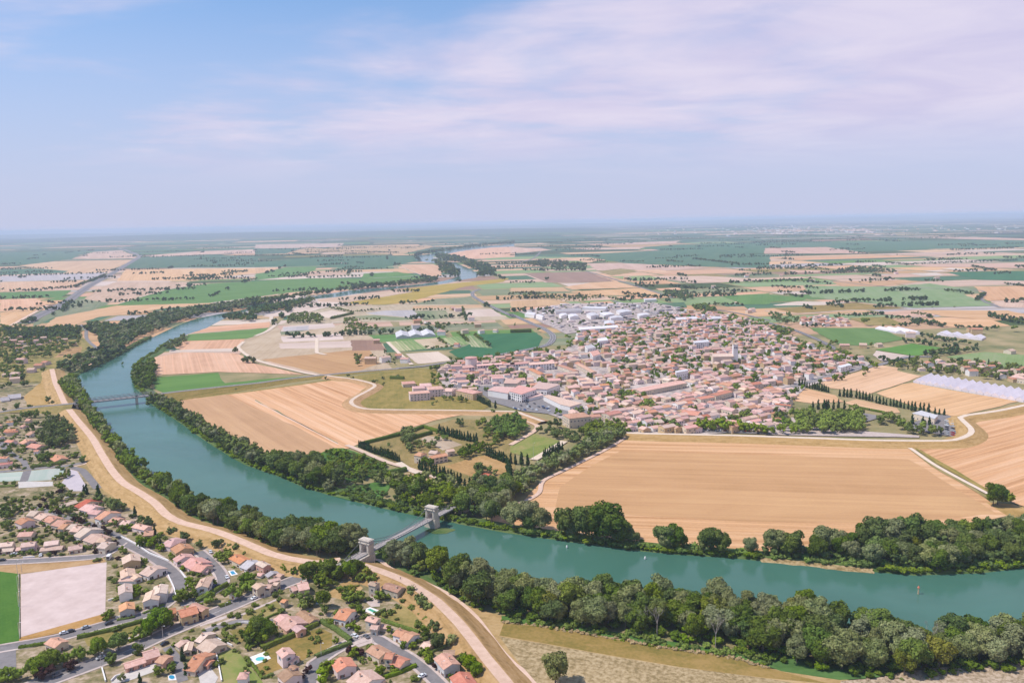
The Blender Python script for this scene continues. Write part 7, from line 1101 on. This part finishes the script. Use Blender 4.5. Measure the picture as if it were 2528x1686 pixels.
pool('oval turquoise pool in a wide white terrace', 'D5', [(830, 1105), (1130, 990), (1245, 1115), (940, 1240)], [(1045 + 82 * math.cos(a) + 20 * math.sin(a), 1127 - 20 * math.cos(a) + 34 * math.sin(a)) for a in np.linspace(0, 6.28, 18)[:-1]]); pool('long green pool with pale paving beside the dry lawn', 'D6', [(985, 795), (1130, 742), (1330, 815), (1215, 890)], [(1068, 790), (1140, 772), (1282, 832), (1222, 864)], 'pool_green'); pool('round blue pool behind the stone villa', 'D4', [(2160, 1150), (2310, 1150), (2310, 1200), (2160, 1200)], [(2235 + 65 * math.cos(a), 1176 + 18 * math.sin(a)) for a in np.linspace(0, 6.28, 14)[:-1]], 'pool_blue'); pool('teal pool hidden in the leafy garden plot', 'D4', [(610, 600), (720, 585), (790, 660), (670, 690)], [(640, 612), (710, 600), (760, 655), (680, 672)], 'pool_blue'); pool('small round paddling pool in the villa garden', 'D3', [(1070, 1470), (1190, 1450), (1200, 1540), (1080, 1545)], [(1130 + 48 * math.cos(a), 1498 + 34 * math.sin(a)) for a in np.linspace(0, 6.28, 14)[:-1]], 'pool_blue')
def wall_line(label, tile, pts, h=1.4, th_=.25, mat='wall_white', group='garden walls'):
    l = [Vector((p.x, p.y, 0)) for p in PP(tile, pts)]; v, f = sweep(l, [(-th_, -.2), (-th_, h), (th_, h), (th_, -.2)], .25); f += [(3, 2, 1, 0), tuple(len(v) - 4 + k for k in range(4))]; link('garden_wall', mesh('garden_wall', v, f, MATS[mat]), label=label, cat='wall', group=group)
for a in (('white wall below the orange-roofed house', 'D3', [(280, 600), (420, 585), (575, 540)]), ('low white wall beside the round-windowed house', 'D3', [(165, 345), (300, 310), (560, 265)]), ('stone garden wall round the tiled villa', 'D5', [(120, 700), (330, 800), (540, 900)]), ('wall of the rambling pink villa garden', 'D3', [(75, 1370), (130, 1568)]), ('pink drive wall beside the hedged corner garden', 'D5', [(650, 490), (760, 480), (1030, 490)]), ('wall between the bright lawn and the annex', 'D5', [(250, 1030), (300, 1280), (350, 1540)]), ('curved white terrace wall by the main road', 'C0', [(1010, 1540), (1050, 1500), (1100, 1485)]), ('white wall along the curving street', 'D2', [(1290, 1160), (1400, 1400), (1430, 1540)]), ('white wall on the outer side of the curving street', 'D2', [(1510, 1080), (1610, 1220)]), ('wall along the upper side of the curving street', 'D2', [(440, 460), (680, 580), (950, 760), (1300, 900)]), ('wall of the street row front gardens', 'D1', [(420, 1280), (630, 1265)]), ('low wall along the plaza', 'D1', [(1170, 200), (1500, 110)])): wall_line(*a)
b = MB(); q = P('C0', 165, 1160); [wall_line('green wire fence beside the sand court', 'C0', [(172, 560), (178, 860), (183, 1150)], 1.1, .05, 'court_green', None)]
# floodlight and lamp posts
def pole(label, tile, x, y, h, head=True, group='lamp posts', name='lamp_post', cat='lamp post'):
    p = P(tile, x, y); r = link(name, None, label=label, cat=cat, group=group); r.location = (p.x, p.y, .2); b = MB(); b.tube([(0, 0, 0), (0, 0, h)], [.14, .08], 6); link('post', b.build('post', MATS['concrete']), r)
    if head: b = MB(); b.tube([(0, 0, h - .1), (.9, 0, h + .15)], .05, 5); link('arm', b.build('arm', MATS['steel_grey']), r); b = MB(); b.box((1.1, 0, h + .12), (.7, .3, .14)); link('lamp', b.build('lamp', MATS['frame_white']), r)
for q in ((160, 560), (165, 710), (170, 860), (180, 1150)): pole('pale floodlight post along the edge of the sand court', 'C0', *q, 9, group='floodlight posts')
for t_, x, y in (('D1', 400, 1540), ('C0', 920, 1400), ('C0', 1480, 1150), ('C0', 2050, 930), ('C1', 90, 790), ('C1', 600, 1310), ('D6', 1180, 1390), ('D7', 1410, 1410), ('C1', 1085, 470)): pole('slim street lamp in the village', t_, x, y, 7)
pole('tall lamp mast at the playing lawn', 'B2', 210, 880, 16, group=None); pole('tall water-tower-like mast in the wheat beyond the town', 'A2', 725, 765, 32, False, None, 'mast', 'mast')
q = P('C3', 1392, 735); r_ = link('channel_marker', None, label='slender ochre channel marker post standing in the river', cat='marker'); r_.location = (q.x, q.y, 0); b = MB(); b.tube([(0, 0, -1), (0, 0, 3.6)], [.45, .28], 7); part('post', b, 'wall_ochre'); b = MB(); b.tube([(0, 0, 3.6), (0, 0, 4.8)], [.7, .1], 7); part('topmark', b, 'tile_red')
for x, y in ((513, 318), (1222, 420)): q = P('C2', x, y); b = MB(); b.tube([(0, 0, -.2), (0, 0, .4), (0, 0, 1.6), (0, 0, 1.8)], [.5, .6, .35, .1], 8); o_ = link('buoy', b.build('buoy', MATS['frame_white'], True), label='small white river buoy near the far shore', cat='buoy', group='river buoys'); o_.location = (q.x, q.y, .1)
# a walker on the levee track
def person(label, tile, x, y, z, shirt, name='person'):
    p = P(tile, x, y, z); v = [(0, 0, .95), (0, 0, 1.25), (0, 0, 1.45), (0, 0, 1.56), (0, 0, 1.68), (.10, 0, .90), (.12, .16, .5), (.13, .05, .06), (.13, -.12, .03), (-.10, 0, .90), (-.12, -.10, .5), (-.13, .14, .08), (-.13, -.02, .03), (.2, 0, 1.42), (.26, .04, 1.15), (.25, -.12, .92), (-.2, 0, 1.42), (-.26, -.04, 1.15), (-.25, -.16, .92)]
    e = [(0, 1), (1, 2), (2, 3), (3, 4), (0, 5), (5, 6), (6, 7), (7, 8), (0, 9), (9, 10), (10, 11), (11, 12), (2, 13), (13, 14), (14, 15), (2, 16), (16, 17), (17, 18)]; rd = [.15, .15, .13, .06, .11, .10, .07, .05, .05, .10, .07, .05, .05, .06, .05, .04, .06, .05, .04]
    me = bpy.data.meshes.new('person'); me.from_pydata(v, e, []); me.materials.append(MATS[shirt]); o = link(name, me, label=label, cat='person'); o.location = p; m = o.modifiers.new('skin', 'SKIN'); o.modifiers.new('sub', 'SUBSURF').levels = 1; sk = me.skin_vertices[0].data if me.skin_vertices else None
    if sk is None:
        import bmesh; bm = bmesh.new(); bm.from_mesh(me); bm.verts.layers.skin.verify(); bm.to_mesh(me); bm.free(); sk = me.skin_vertices[0].data
    for i, r in enumerate(rd): sk[i].radius = (r, r)
    sk[0].use_root = True; return o
person('person in dark clothes walking along the levee track', 'C1', 1318, 604, 4.6, 'asphalt_dark')
# ================================================================ cars
def car_mat(n, c): m, t, bs = new_mat(n); bs.inputs['Base Color'].default_value = (*c, 1); bs.inputs['Roughness'].default_value = .3; bs.inputs['Specular IOR Level'].default_value = .5; bs.inputs['Coat Weight'].default_value = .5
CARC = {'white': (.75, .75, .76), 'silver': (.42, .43, .45), 'black': (.02, .02, .025), 'blue': (.03, .09, .25), 'red': (.35, .02, .02), 'grey': (.14, .14, .15)}
for k, c in CARC.items(): car_mat('paint_' + k, c)
flat_mat('tyre', (.015, .015, .015), (.03, .03, .03), 4)
def car_body():
    prof = [(-2.0, .35), (-2.05, .75), (-1.9, .92), (-1.35, .98), (-.75, 1.42), (.55, 1.46), (1.25, 1.05), (1.95, .9), (2.08, .7), (2.05, .35)]; b = MB(); n = len(prof)
    v = [(x, s * (.86 if z < 1.0 else .68), z) for s in (-1, 1) for x, z in prof]; f = [tuple(range(n))[::-1], tuple(range(n, 2 * n))] + [(i, (i + 1) % n, n + (i + 1) % n, n + i) for i in range(n)]; b.add(v, f, 0); return b
CB = {k: car_body().build('body', MATS['paint_' + k]) for k in CARC}
_b = MB(); _b.add([(-1.32, -.66, 1.02), (-.80, -.60, 1.39), (-.80, .60, 1.39), (-1.32, .66, 1.02)], [(0, 1, 2, 3)[::-1]], 0); _b.v = [(x - .03, y, z + .02) for x, y, z in _b.v]; REAR = _b.build('rear_window', MATS['window_glass'])
_b = MB(); _b.add([(1.22, -.7, 1.09), (.60, -.60, 1.43), (.60, .60, 1.43), (1.22, .7, 1.09)], [(0, 1, 2, 3)], 0); _b.v = [(x + .03, y, z + .02) for x, y, z in _b.v]; WIND = _b.build('windscreen', MATS['window_glass'])
_b = MB(); [_b.add([(-1.15, s * .83, 1.03), (1.1, s * .83, 1.06), (.5, s * .70, 1.40), (-.72, s * .70, 1.37)], [(0, 1, 2, 3)], 0) for s in (-1, 1)]; SIDE = _b.build('side_window', MATS['window_glass'])
_b = MB(); _b.tube([(0, -.1, 0), (0, .1, 0)], .32, 10); WHEEL = _b.build('wheel', MATS['tyre'])
def car(label, tile, x, y, heading, colour, group='cars parked in the village', parts=True, z=.85):
    p = P(tile, x, y); q = P(tile, x + heading[0], y + heading[1]); r = link('car', None, label=label, cat='car', group=group); r.location = (p.x, p.y, z); r.rotation_euler = (0, 0, math.atan2(q.y - p.y, q.x - p.x)); link('body', CB[colour], r); link('windscreen', WIND, r); link('rear_window', REAR, r); link('side_window', SIDE, r)
    if parts:
        for wx in (-1.25, 1.3):
            for s in (-1, 1): o = link('wheel', WHEEL, r); o.location = (wx, s * .8, .32)
for lb, t_, x, y, h_, c_ in (('white car parked below the sand court', 'C0', 582, 1108, (30, -7), 'white'), ('black car parked behind the white one below the sand court', 'C0', 640, 1092, (30, -7), 'black'), ('silver car driving below the sand court', 'C0', 780, 1058, (30, -8), 'silver'), ('dark car by the white flag sign of the lower street', 'C0', 990, 1020, (30, -8), 'black'), ('silver car driving under the roadside planes', 'C0', 915, 1335, (30, -12), 'silver'), ('black car parked beside the little garage', 'C0', 1495, 1205, (30, -14), 'black'), ('white car leaving the village on the main road', 'C0', 2310, 790, (30, -13), 'white'), ('dark car in the shade of the roadside planes', 'C0', 520, 1490, (30, -12), 'grey'), ('white car on the narrow lane by the mottled-tile house', 'C0', 1880, 745, (30, -16), 'white'), ('dark car on the narrow lane by the mottled-tile house', 'C0', 1845, 755, (30, -16), 'black'), ('dark car parked at the lane corner', 'C0', 1970, 680, (26, -10), 'black'), ('white car parked by the lane verge at the top', 'C0', 1910, 370, (10, 20), 'white'), ('grey car parked outside the lane terrace', 'C0', 1880, 440, (14, 22), 'grey'), ('dark car parked where the curving street begins', 'C0', 1075, 240, (20, 8), 'black'), ('white car parked on the row street', 'C0', 130, 390, (20, -2), 'white'), ('white van-like car at the row street gate', 'C0', 370, 400, (4, -14), 'white'), ('dark car parked at the end of the row street', 'C0', 20, 445, (20, -2), 'black'), ('white car on the paved yard of the cul-de-sac', 'C1', 905, 1135, (12, 5), 'white'), ('white car parked by the lane end wall', 'C1', 1515, 1500, (16, -8), 'white'), ('dark car on the lane outside the stepped-roof house', 'C1', 1010, 1140, (12, 8), 'grey'), ('silver car on the long car park edge', 'C0', 120, 1490, (20, -5), 'silver'), ('black car on the long car park', 'C0', 80, 1450, (4, -20), 'black'), ('dark car second from the wall on the long car park', 'C0', 40, 1460, (4, -20), 'grey'), ('blue car at the gate of the hidden plane garden', 'D4', 370, 900, (20, -10), 'blue'), ('white car near the round bush at the lane end', 'D4', 590, 730, (12, 20), 'white')): car(lb, t_, x, y, h_, c_)
# white van
q = P('C0', 993, 425); r_ = link('van', None, label='tall white van at the corner of the sand court', cat='van'); r_.location = (q.x, q.y, .85); r_.rotation_euler = (0, 0, math.radians(100)); b = MB(); b.box((-.6, 0, 1.5), (4.2, 2.0, 2.3)); b.box((2.0, 0, 1.0), (1.2, 1.9, 1.3), taper=.9); part('body', b, 'frame_white'); b = MB(); b.box((1.55, 0, 2.0), (.1, 1.7, .7)); b.box((-2.73, 0, 1.5), (.06, 1.6, 1.6)); part('window', b, 'window_glass')
for wx in (-1.7, 1.7):
    for s in (-1, 1): o_ = link('wheel', WHEEL, r_); o_.location = (wx, s * .9, .32)
for i in range(44):
    x, y = random.uniform(20, 440), random.uniform(330, 430)
    if y < 300 + x * .24: continue
    car('car parked in rows on the supermarket car park', 'B2', x, y, (20, 9), random.choice(('white', 'white', 'silver', 'blue', 'black', 'grey')), 'cars on the supermarket car park', False, .9)
for i in range(14): car('car parked along the hall car park rows', 'B3', 1650 + 7 * (i % 2) * 8, 520 + 10 * i, (20, 6), random.choice(('white', 'silver', 'black', 'red')), 'cars on the hall car park', False, .9)
for i in range(16): car('car parked under the promenade planes', 'B2', 1750 + i * 38, 606 + i * .9, (6, 14), random.choice(('white', 'silver', 'black', 'grey', 'red')), 'cars on the promenade', False, 1.1)
q = P('B2', 1550, 603); r_ = link('lorry', None, label='long white lorry parked on the promenade', cat='lorry'); r_.location = (q.x, q.y, 1.0); r_.rotation_euler = (0, 0, math.radians(2)); b = MB(); b.box((0, 0, 2.2), (14, 2.5, 2.8)); part('trailer', b, 'roof_white'); b = MB(); b.box((8.3, 0, 1.7), (2.0, 2.4, 2.6)); part('cab', b, 'paint_red')
for wx in (-5, -3.6, 5, 8.2):
    for s in (-1, 1): o_ = link('wheel', WHEEL, r_); o_.location = (wx, s * 1.1, .45); o_.scale = (1.4, 1.4, 1.4)
for i in range(10): car('tiny car on the motorway across the left plain', 'A0', 330 + i * 95, 965 - i * 59 + (i % 3) * 3, (20, -13), random.choice(('white', 'black', 'silver')), 'cars on the motorway', False, .9)
# ================================================================ planting: the largest trees stand as single things, the rest as woods
wet = [(p.x, p.y) for p in NB + FB]
rp = [Vector((p.x, p.y, 0)) for p in poly]
def in_river(x, y): return y < 2500 and pip(x, y, rp)
TREES = [t for t in TREES if not (t[6] is False and (in_river(t[0], t[1]) or any((t[0] - a) ** 2 + (t[1] - b_) ** 2 < (r0 + 1.5) ** 2 for a, b_, r0 in HOUSE_SPOTS)))]
VIEW_CLEAR = [(P('B1', 1500, 860), 16), (P('B1', 1650, 850), 16), (P('B1', 2180, 1090), 16)]
TREES = [t for t in TREES if t[6] or all((t[0] - c.x) ** 2 + (t[1] - c.y) ** 2 > d * d for c, d in VIEW_CLEAR)]
cypress = [t for t in TREES if t[4] == 'cypress']; broad = [t for t in TREES if t[4] != 'cypress']
near_houses = HOUSE_SPOTS
def app(t): return t[3] / math.hypot(t[0], t[1])
broad.sort(key=lambda t: -app(t)); cypress.sort(key=lambda t: -app(t))
N_B = 420
single = broad[:N_B] + cypress[:170]; mass = broad[N_B:] + cypress[170:]
rt = random.Random(11)
NBn = [p for p in NB if p.y < 1600]; FBn = [p for p in FB if p.y < 1600]
LAND = [(TA, 'by suspension bridge'), (P('C3', 500, 520), 'opposite shingle beach'), (P('C3', 1392, 735), 'abreast of channel marker'), (P('C2', 700, 300), 'facing the tallest oaks'), (P('C2', 1700, 420), 'abreast of buoys'), (P('C3', 2300, 700), 'past the channel marker'), (P('B0', 1000, 330), 'by iron bridge'), (P('B0', 1500, 900), 'between the bridges'), (P('B0', 2200, 1200), 'above suspension bridge'), (P('A0', 1000, 1400), 'on the outside of the bend')]
def shade(x, y, h, hs):
    size = 'low ' if h < hs[0] + (hs[1] - hs[0]) * .33 else ('tall ' if h > hs[0] + (hs[1] - hs[0]) * .67 else 'middling ')
    d = min(min((p.x - x) ** 2 + (p.y - y) ** 2 for p in NBn), min((p.x - x) ** 2 + (p.y - y) ** 2 for p in FBn)) ** .5
    where = ', waterside' if d < 9 else (', second row' if d < 19 else ', landward side')
    near = min(LAND, key=lambda q: (q[0].x - x) ** 2 + (q[0].y - y) ** 2)[1]
    return size, where + ', ' + near
SHORE = ('near shore', 'far shore', 'river bend', 'far bank', 'riverside wood', 'outer bank')
for (x, y, z, h, k, zn, keep) in single:
    sh, lm, nl, nf, ls, nm, look = KINDS[k]; zn = zn.replace('cyp:', ''); s = rt.randrange(4); gl = zn
    hs = [t[3] for t in single if t[5].replace('cyp:', '') == zn]; size, wh = shade(x, y, h, (min(hs), max(hs)))
    if any(q in zn for q in SHORE): zz = {'near shore': 'in near-shore wood', 'far shore': 'on wheat-field shore', 'river bend': 'along the bend', 'far bank': 'on far bank', 'riverside wood': 'in bridge wood', 'outer bank': 'on outer bank'}[[q for q in SHORE if q in zn][0]] + wh
    else: zz = zn
    lab = (size + look if len(hs) > 3 else look) + ' ' + zz
    if len(lab.split()) > 16: lab = look + ' ' + zz
    if len(lab.split()) > 16: lab = look.split()[-2] + ' ' + look.split()[-1] + ' ' + zz; print('LONG', lab)
    r = link(nm, None, label=lab, cat='shrub' if k == 'shrub' else 'tree', group=f'{nm.replace("_", " ")}s {gl}'); r.location = (x, y, z - .3); r.rotation_euler = (0, 0, rt.uniform(0, 6.28)); w_ = rt.uniform(.88, 1.18) if k != 'cypress' else rt.uniform(.9, 1.25)
    r.scale = (h * w_, h * w_, h); link('trunk', TRUNK[k, s], r); link('crown', CROWN[k, s], r)
zones = {}
for t in mass: zones.setdefault(t[5], []).append(t)
for zn, lst in zones.items():
    mats = sorted({KINDS[t[4]][1] for t in lst}); vs, ts, ms, base = [], [], [], 0
    for (x, y, z, h, k, _, _) in lst:
        V, T = LOD[k, rt.randrange(4)] if math.hypot(x, y) < 1250 else LOD[k, rt.randrange(4), 'far']; a = rt.uniform(0, 6.28); cs, sn = math.cos(a), math.sin(a); w_ = rt.uniform(.95, 1.25)
        vs.append((V * [h * w_, h * w_, h]) @ np.array([[cs, sn, 0], [-sn, cs, 0], [0, 0, 1]]) + [x, y, z - .3 - h * .10]); ts.append(T + base); ms.append(np.full(len(T), mats.index(KINDS[k][1]))); base += len(V)
    me = np_mesh('trees', np.concatenate(vs), np.concatenate(ts), [MATS[m] for m in mats], np.concatenate(ms), 3, True); link('trees', me, kind='stuff', label='mass of trees ' + zn.replace('cyp:', ''), cat='trees')
# undergrowth along the shores and in the woods
def on_road(x, y):
    for l, d in ROADL:
        if any((p.x - x) ** 2 + (p.y - y) ** 2 < (d + 1) ** 2 for p in l): return True
    return any((x - a) ** 2 + (y - b_) ** 2 < (r0 * .75) ** 2 for a, b_, r0 in HOUSE_SPOTS)
def undergrowth(label, polyg, spacing, h, kinds, z=.4, skip=0.2, dry=False):
    vs, ts, ms, base = [], [], [], 0; mats = [MATS[KINDS['shrub'][1]], MATS['leaf_bright'], MATS['leaf_dark'], MATS['leaf_yellow'], MATS['reed']]
    for x, y in (hexpts(polyg, spacing) if spacing else polyg):
        if rt.random() < skip or in_river(x, y) or (dry and on_road(x, y)): continue
        V, T = LOD['shrub', rt.randrange(4)]; q = rt.uniform(*h); a = rt.uniform(0, 6.28); cs, sn = math.cos(a), math.sin(a); vs.append((V * [q * 1.3, q * 1.3, q]) @ np.array([[cs, sn, 0], [-sn, cs, 0], [0, 0, 1]]) + [x, y, z]); ts.append(T + base); ms.append(np.full(len(T), rt.choice(kinds))); base += len(V)
    if vs: link('undergrowth', np_mesh('undergrowth', np.concatenate(vs), np.concatenate(ts), mats, np.concatenate(ms), 3, True), kind='stuff', label=label, cat='undergrowth')
undergrowth('tangle of bushes under the near shore wood', PP('O', [(960, 1295), (1100, 1355), (1250, 1385), (1600, 1395), (1800, 1420), (2100, 1480), (2400, 1490), (2400, 1540), (2060, 1562), (1900, 1548), (1780, 1525), (1640, 1488), (1450, 1462), (1130, 1420), (1020, 1355)]), 5, (2.2, 4.5), (0, 1, 2, 2)); undergrowth('bushes fringing the far shore by the wheat field', PP('O', [(1160, 1222), (1300, 1242), (1450, 1262), (1650, 1277), (1950, 1304), (2250, 1312), (2400, 1300), (2400, 1205), (2200, 1230), (1930, 1265), (1700, 1272), (1420, 1252), (1200, 1218)]), 4.6, (2.5, 5.5), (0, 1, 1, 2), .4, .08)
undergrowth('bushes fringing the near shore of the bend', PP('O', [(168, 870), (222, 965), (280, 1045), (370, 1124), (500, 1186), (700, 1242), (830, 1260), (815, 1280), (600, 1255), (420, 1175), (290, 1080), (195, 955), (150, 900)]), 6, (2, 4), (0, 2, 2)); undergrowth('bushes fringing the far bank of the bend', PP('O', [(352, 930), (440, 985), (560, 1064), (700, 1120), (870, 1165), (960, 1186), (1060, 1205), (1080, 1190), (900, 1140), (745, 1085), (620, 1064), (480, 994), (372, 930)]), 6, (2, 4), (0, 1, 2, 2))
undergrowth('patchwork of garden shrubs between the village houses', [p for p in PP('O', [(0, 1150), (150, 1130), (300, 1200), (420, 1250), (600, 1300), (740, 1320), (860, 1330), (950, 1380), (1020, 1480), (1060, 1568), (600, 1568), (250, 1450), (250, 1290), (0, 1280)])], 4.6, (1.2, 3.2), (0, 0, 1, 2, 2), .3, .6, True)
undergrowth('patchwork of garden shrubs in the upper village', PP('O', [(-20, 960), (130, 975), (180, 1060), (170, 1080), (60, 1085), (-20, 1060)]), 7, (1.5, 3.5), (0, 1, 2), .3, .4, True)
undergrowth('rows of bushy vines on the estate mound', PP('B1', [(700, 800), (860, 800), (1180, 905), (1190, 960), (1050, 1015), (850, 1050), (700, 990)]), 3.4, (1.5, 2.2), (0, 1), .3, .1); undergrowth('scrub on the green bank below the estate', PP('B1', [(730, 1200), (820, 1130), (1000, 1130), (1200, 1150), (1080, 1240), (880, 1230)]), 4.5, (1, 2.4), (0, 1, 1), .3, .4)
undergrowth('tall reeds and weeds edging the rough meadow', PP('C2', [(0, 1000), (700, 1100), (1200, 1190), (2000, 1310), (2351, 1400), (2351, 1340), (2000, 1255), (1200, 1125), (700, 1040), (0, 955)]), 3.6, (1.4, 3.6), (0, 1, 1, 2), .2, .15)
def shore_pts(l, side, a, b_):
    r = []
    for i in range(len(l) - 1):
        t = (l[i + 1] - l[i]); L = t.length; t.normalize(); n = Vector((-t.y, t.x, 0)) * side
        for k in range(int(L / 3)): q = l[i] + t * (k * 3) + n * rt.uniform(a, b_); r.append((q.x + rt.uniform(-1, 1), q.y + rt.uniform(-1, 1)))
    return r
undergrowth('leafy fringe hanging over the water on the near shore', shore_pts(nb_near, 1, .8, 4.5), 0, (2.2, 4.6), (0, 1, 2, 2), .3, .15); undergrowth('leafy fringe hanging over the water on the far shore', [q for q in shore_pts(fb_near, -1, .8, 4.5) if not (xb < q[0] < xa and q[1] < 480)], 0, (2.2, 4.6), (0, 1, 2, 2), .3, .12)
undergrowth('pale dry reeds along the edge of the rough meadow', PP('C2', [(-80, 985), (300, 1030), (700, 1095), (1200, 1185), (2000, 1310), (2351, 1400), (2351, 1430), (2000, 1335), (1200, 1210), (700, 1120), (300, 1052), (-80, 1010)]), 1.7, (.9, 1.8), (4, 4, 4, 0), .2, .1)
undergrowth('pale dry scrub on the lower right meadow', PP('C3', [(690, 1545), (1000, 1515), (1300, 1450), (1700, 1405), (2400, 1330), (2400, 1420), (1700, 1480), (1000, 1600)]), 2.6, (.7, 1.5), (4, 4, 4, 0), .2, .35)
# bleached dead trees standing out of the near shore wood
def dead_tree(seed):
    r = random.Random(seed); b = MB()
    def grow(p, d, L, w_, n):
        q = p + d * L; b.tube([p, p.lerp(q, .5) + Vector((r.uniform(-.01, .01), r.uniform(-.01, .01), 0)), q], [w_, w_ * .8, w_ * .55], 4, cap=False)
        if n:
            for _ in range(3 if n > 1 else 4): e = (d + Vector((r.uniform(-.75, .75), r.uniform(-.75, .75), r.uniform(-.1, .4)))).normalized(); grow(q, e, L * r.uniform(.5, .72), w_ * .5, n - 1)
    grow(Vector((0, 0, 0)), Vector((0, 0, 1)), .36, .014, 4); return b.build('dead_tree', MATS['bark_pale'])
DT = [dead_tree(s) for s in range(3)]
for i, (t_, x, y, h) in enumerate((('C2', 1180, 1110, 17), ('C2', 1330, 1130, 18), ('C2', 1860, 1230, 19), ('C3', 85, 1270, 19), ('C3', 400, 1260, 18), ('C3', 1480, 1270, 18), ('C3', 1300, 1380, 17), ('C2', 1215, 1110, 14), ('C3', 130, 1280, 14))):
    p = P(t_, x, y); o_ = link('dead_tree', DT[i % 3], label='bare whitish dead tree standing in the near shore wood', cat='tree', group='dead trees'); o_.location = (p.x, p.y, .3); o_.scale = (h, h, h); o_.rotation_euler = (0, 0, i * 1.7)
# ================================================================ summer haze
m = bpy.data.materials.new('haze_air'); m.use_nodes = True; t = m.node_tree; t.nodes.clear(); o_ = N(t, 'ShaderNodeOutputMaterial'); pv = N(t, 'ShaderNodeVolumePrincipled'); inp(pv, Density=6.4e-5, Anisotropy=0.0); pv.inputs['Color'].default_value = (.70, .80, 1.0, 1); t.links.new(pv.outputs[0], o_.inputs['Volume'])
b = MB(); b.box((0, 30700, 110), (150000, 69400, 230)); link('haze', b.build('haze', m), kind='stuff', label='pale blue summer haze over the plain', cat='haze')
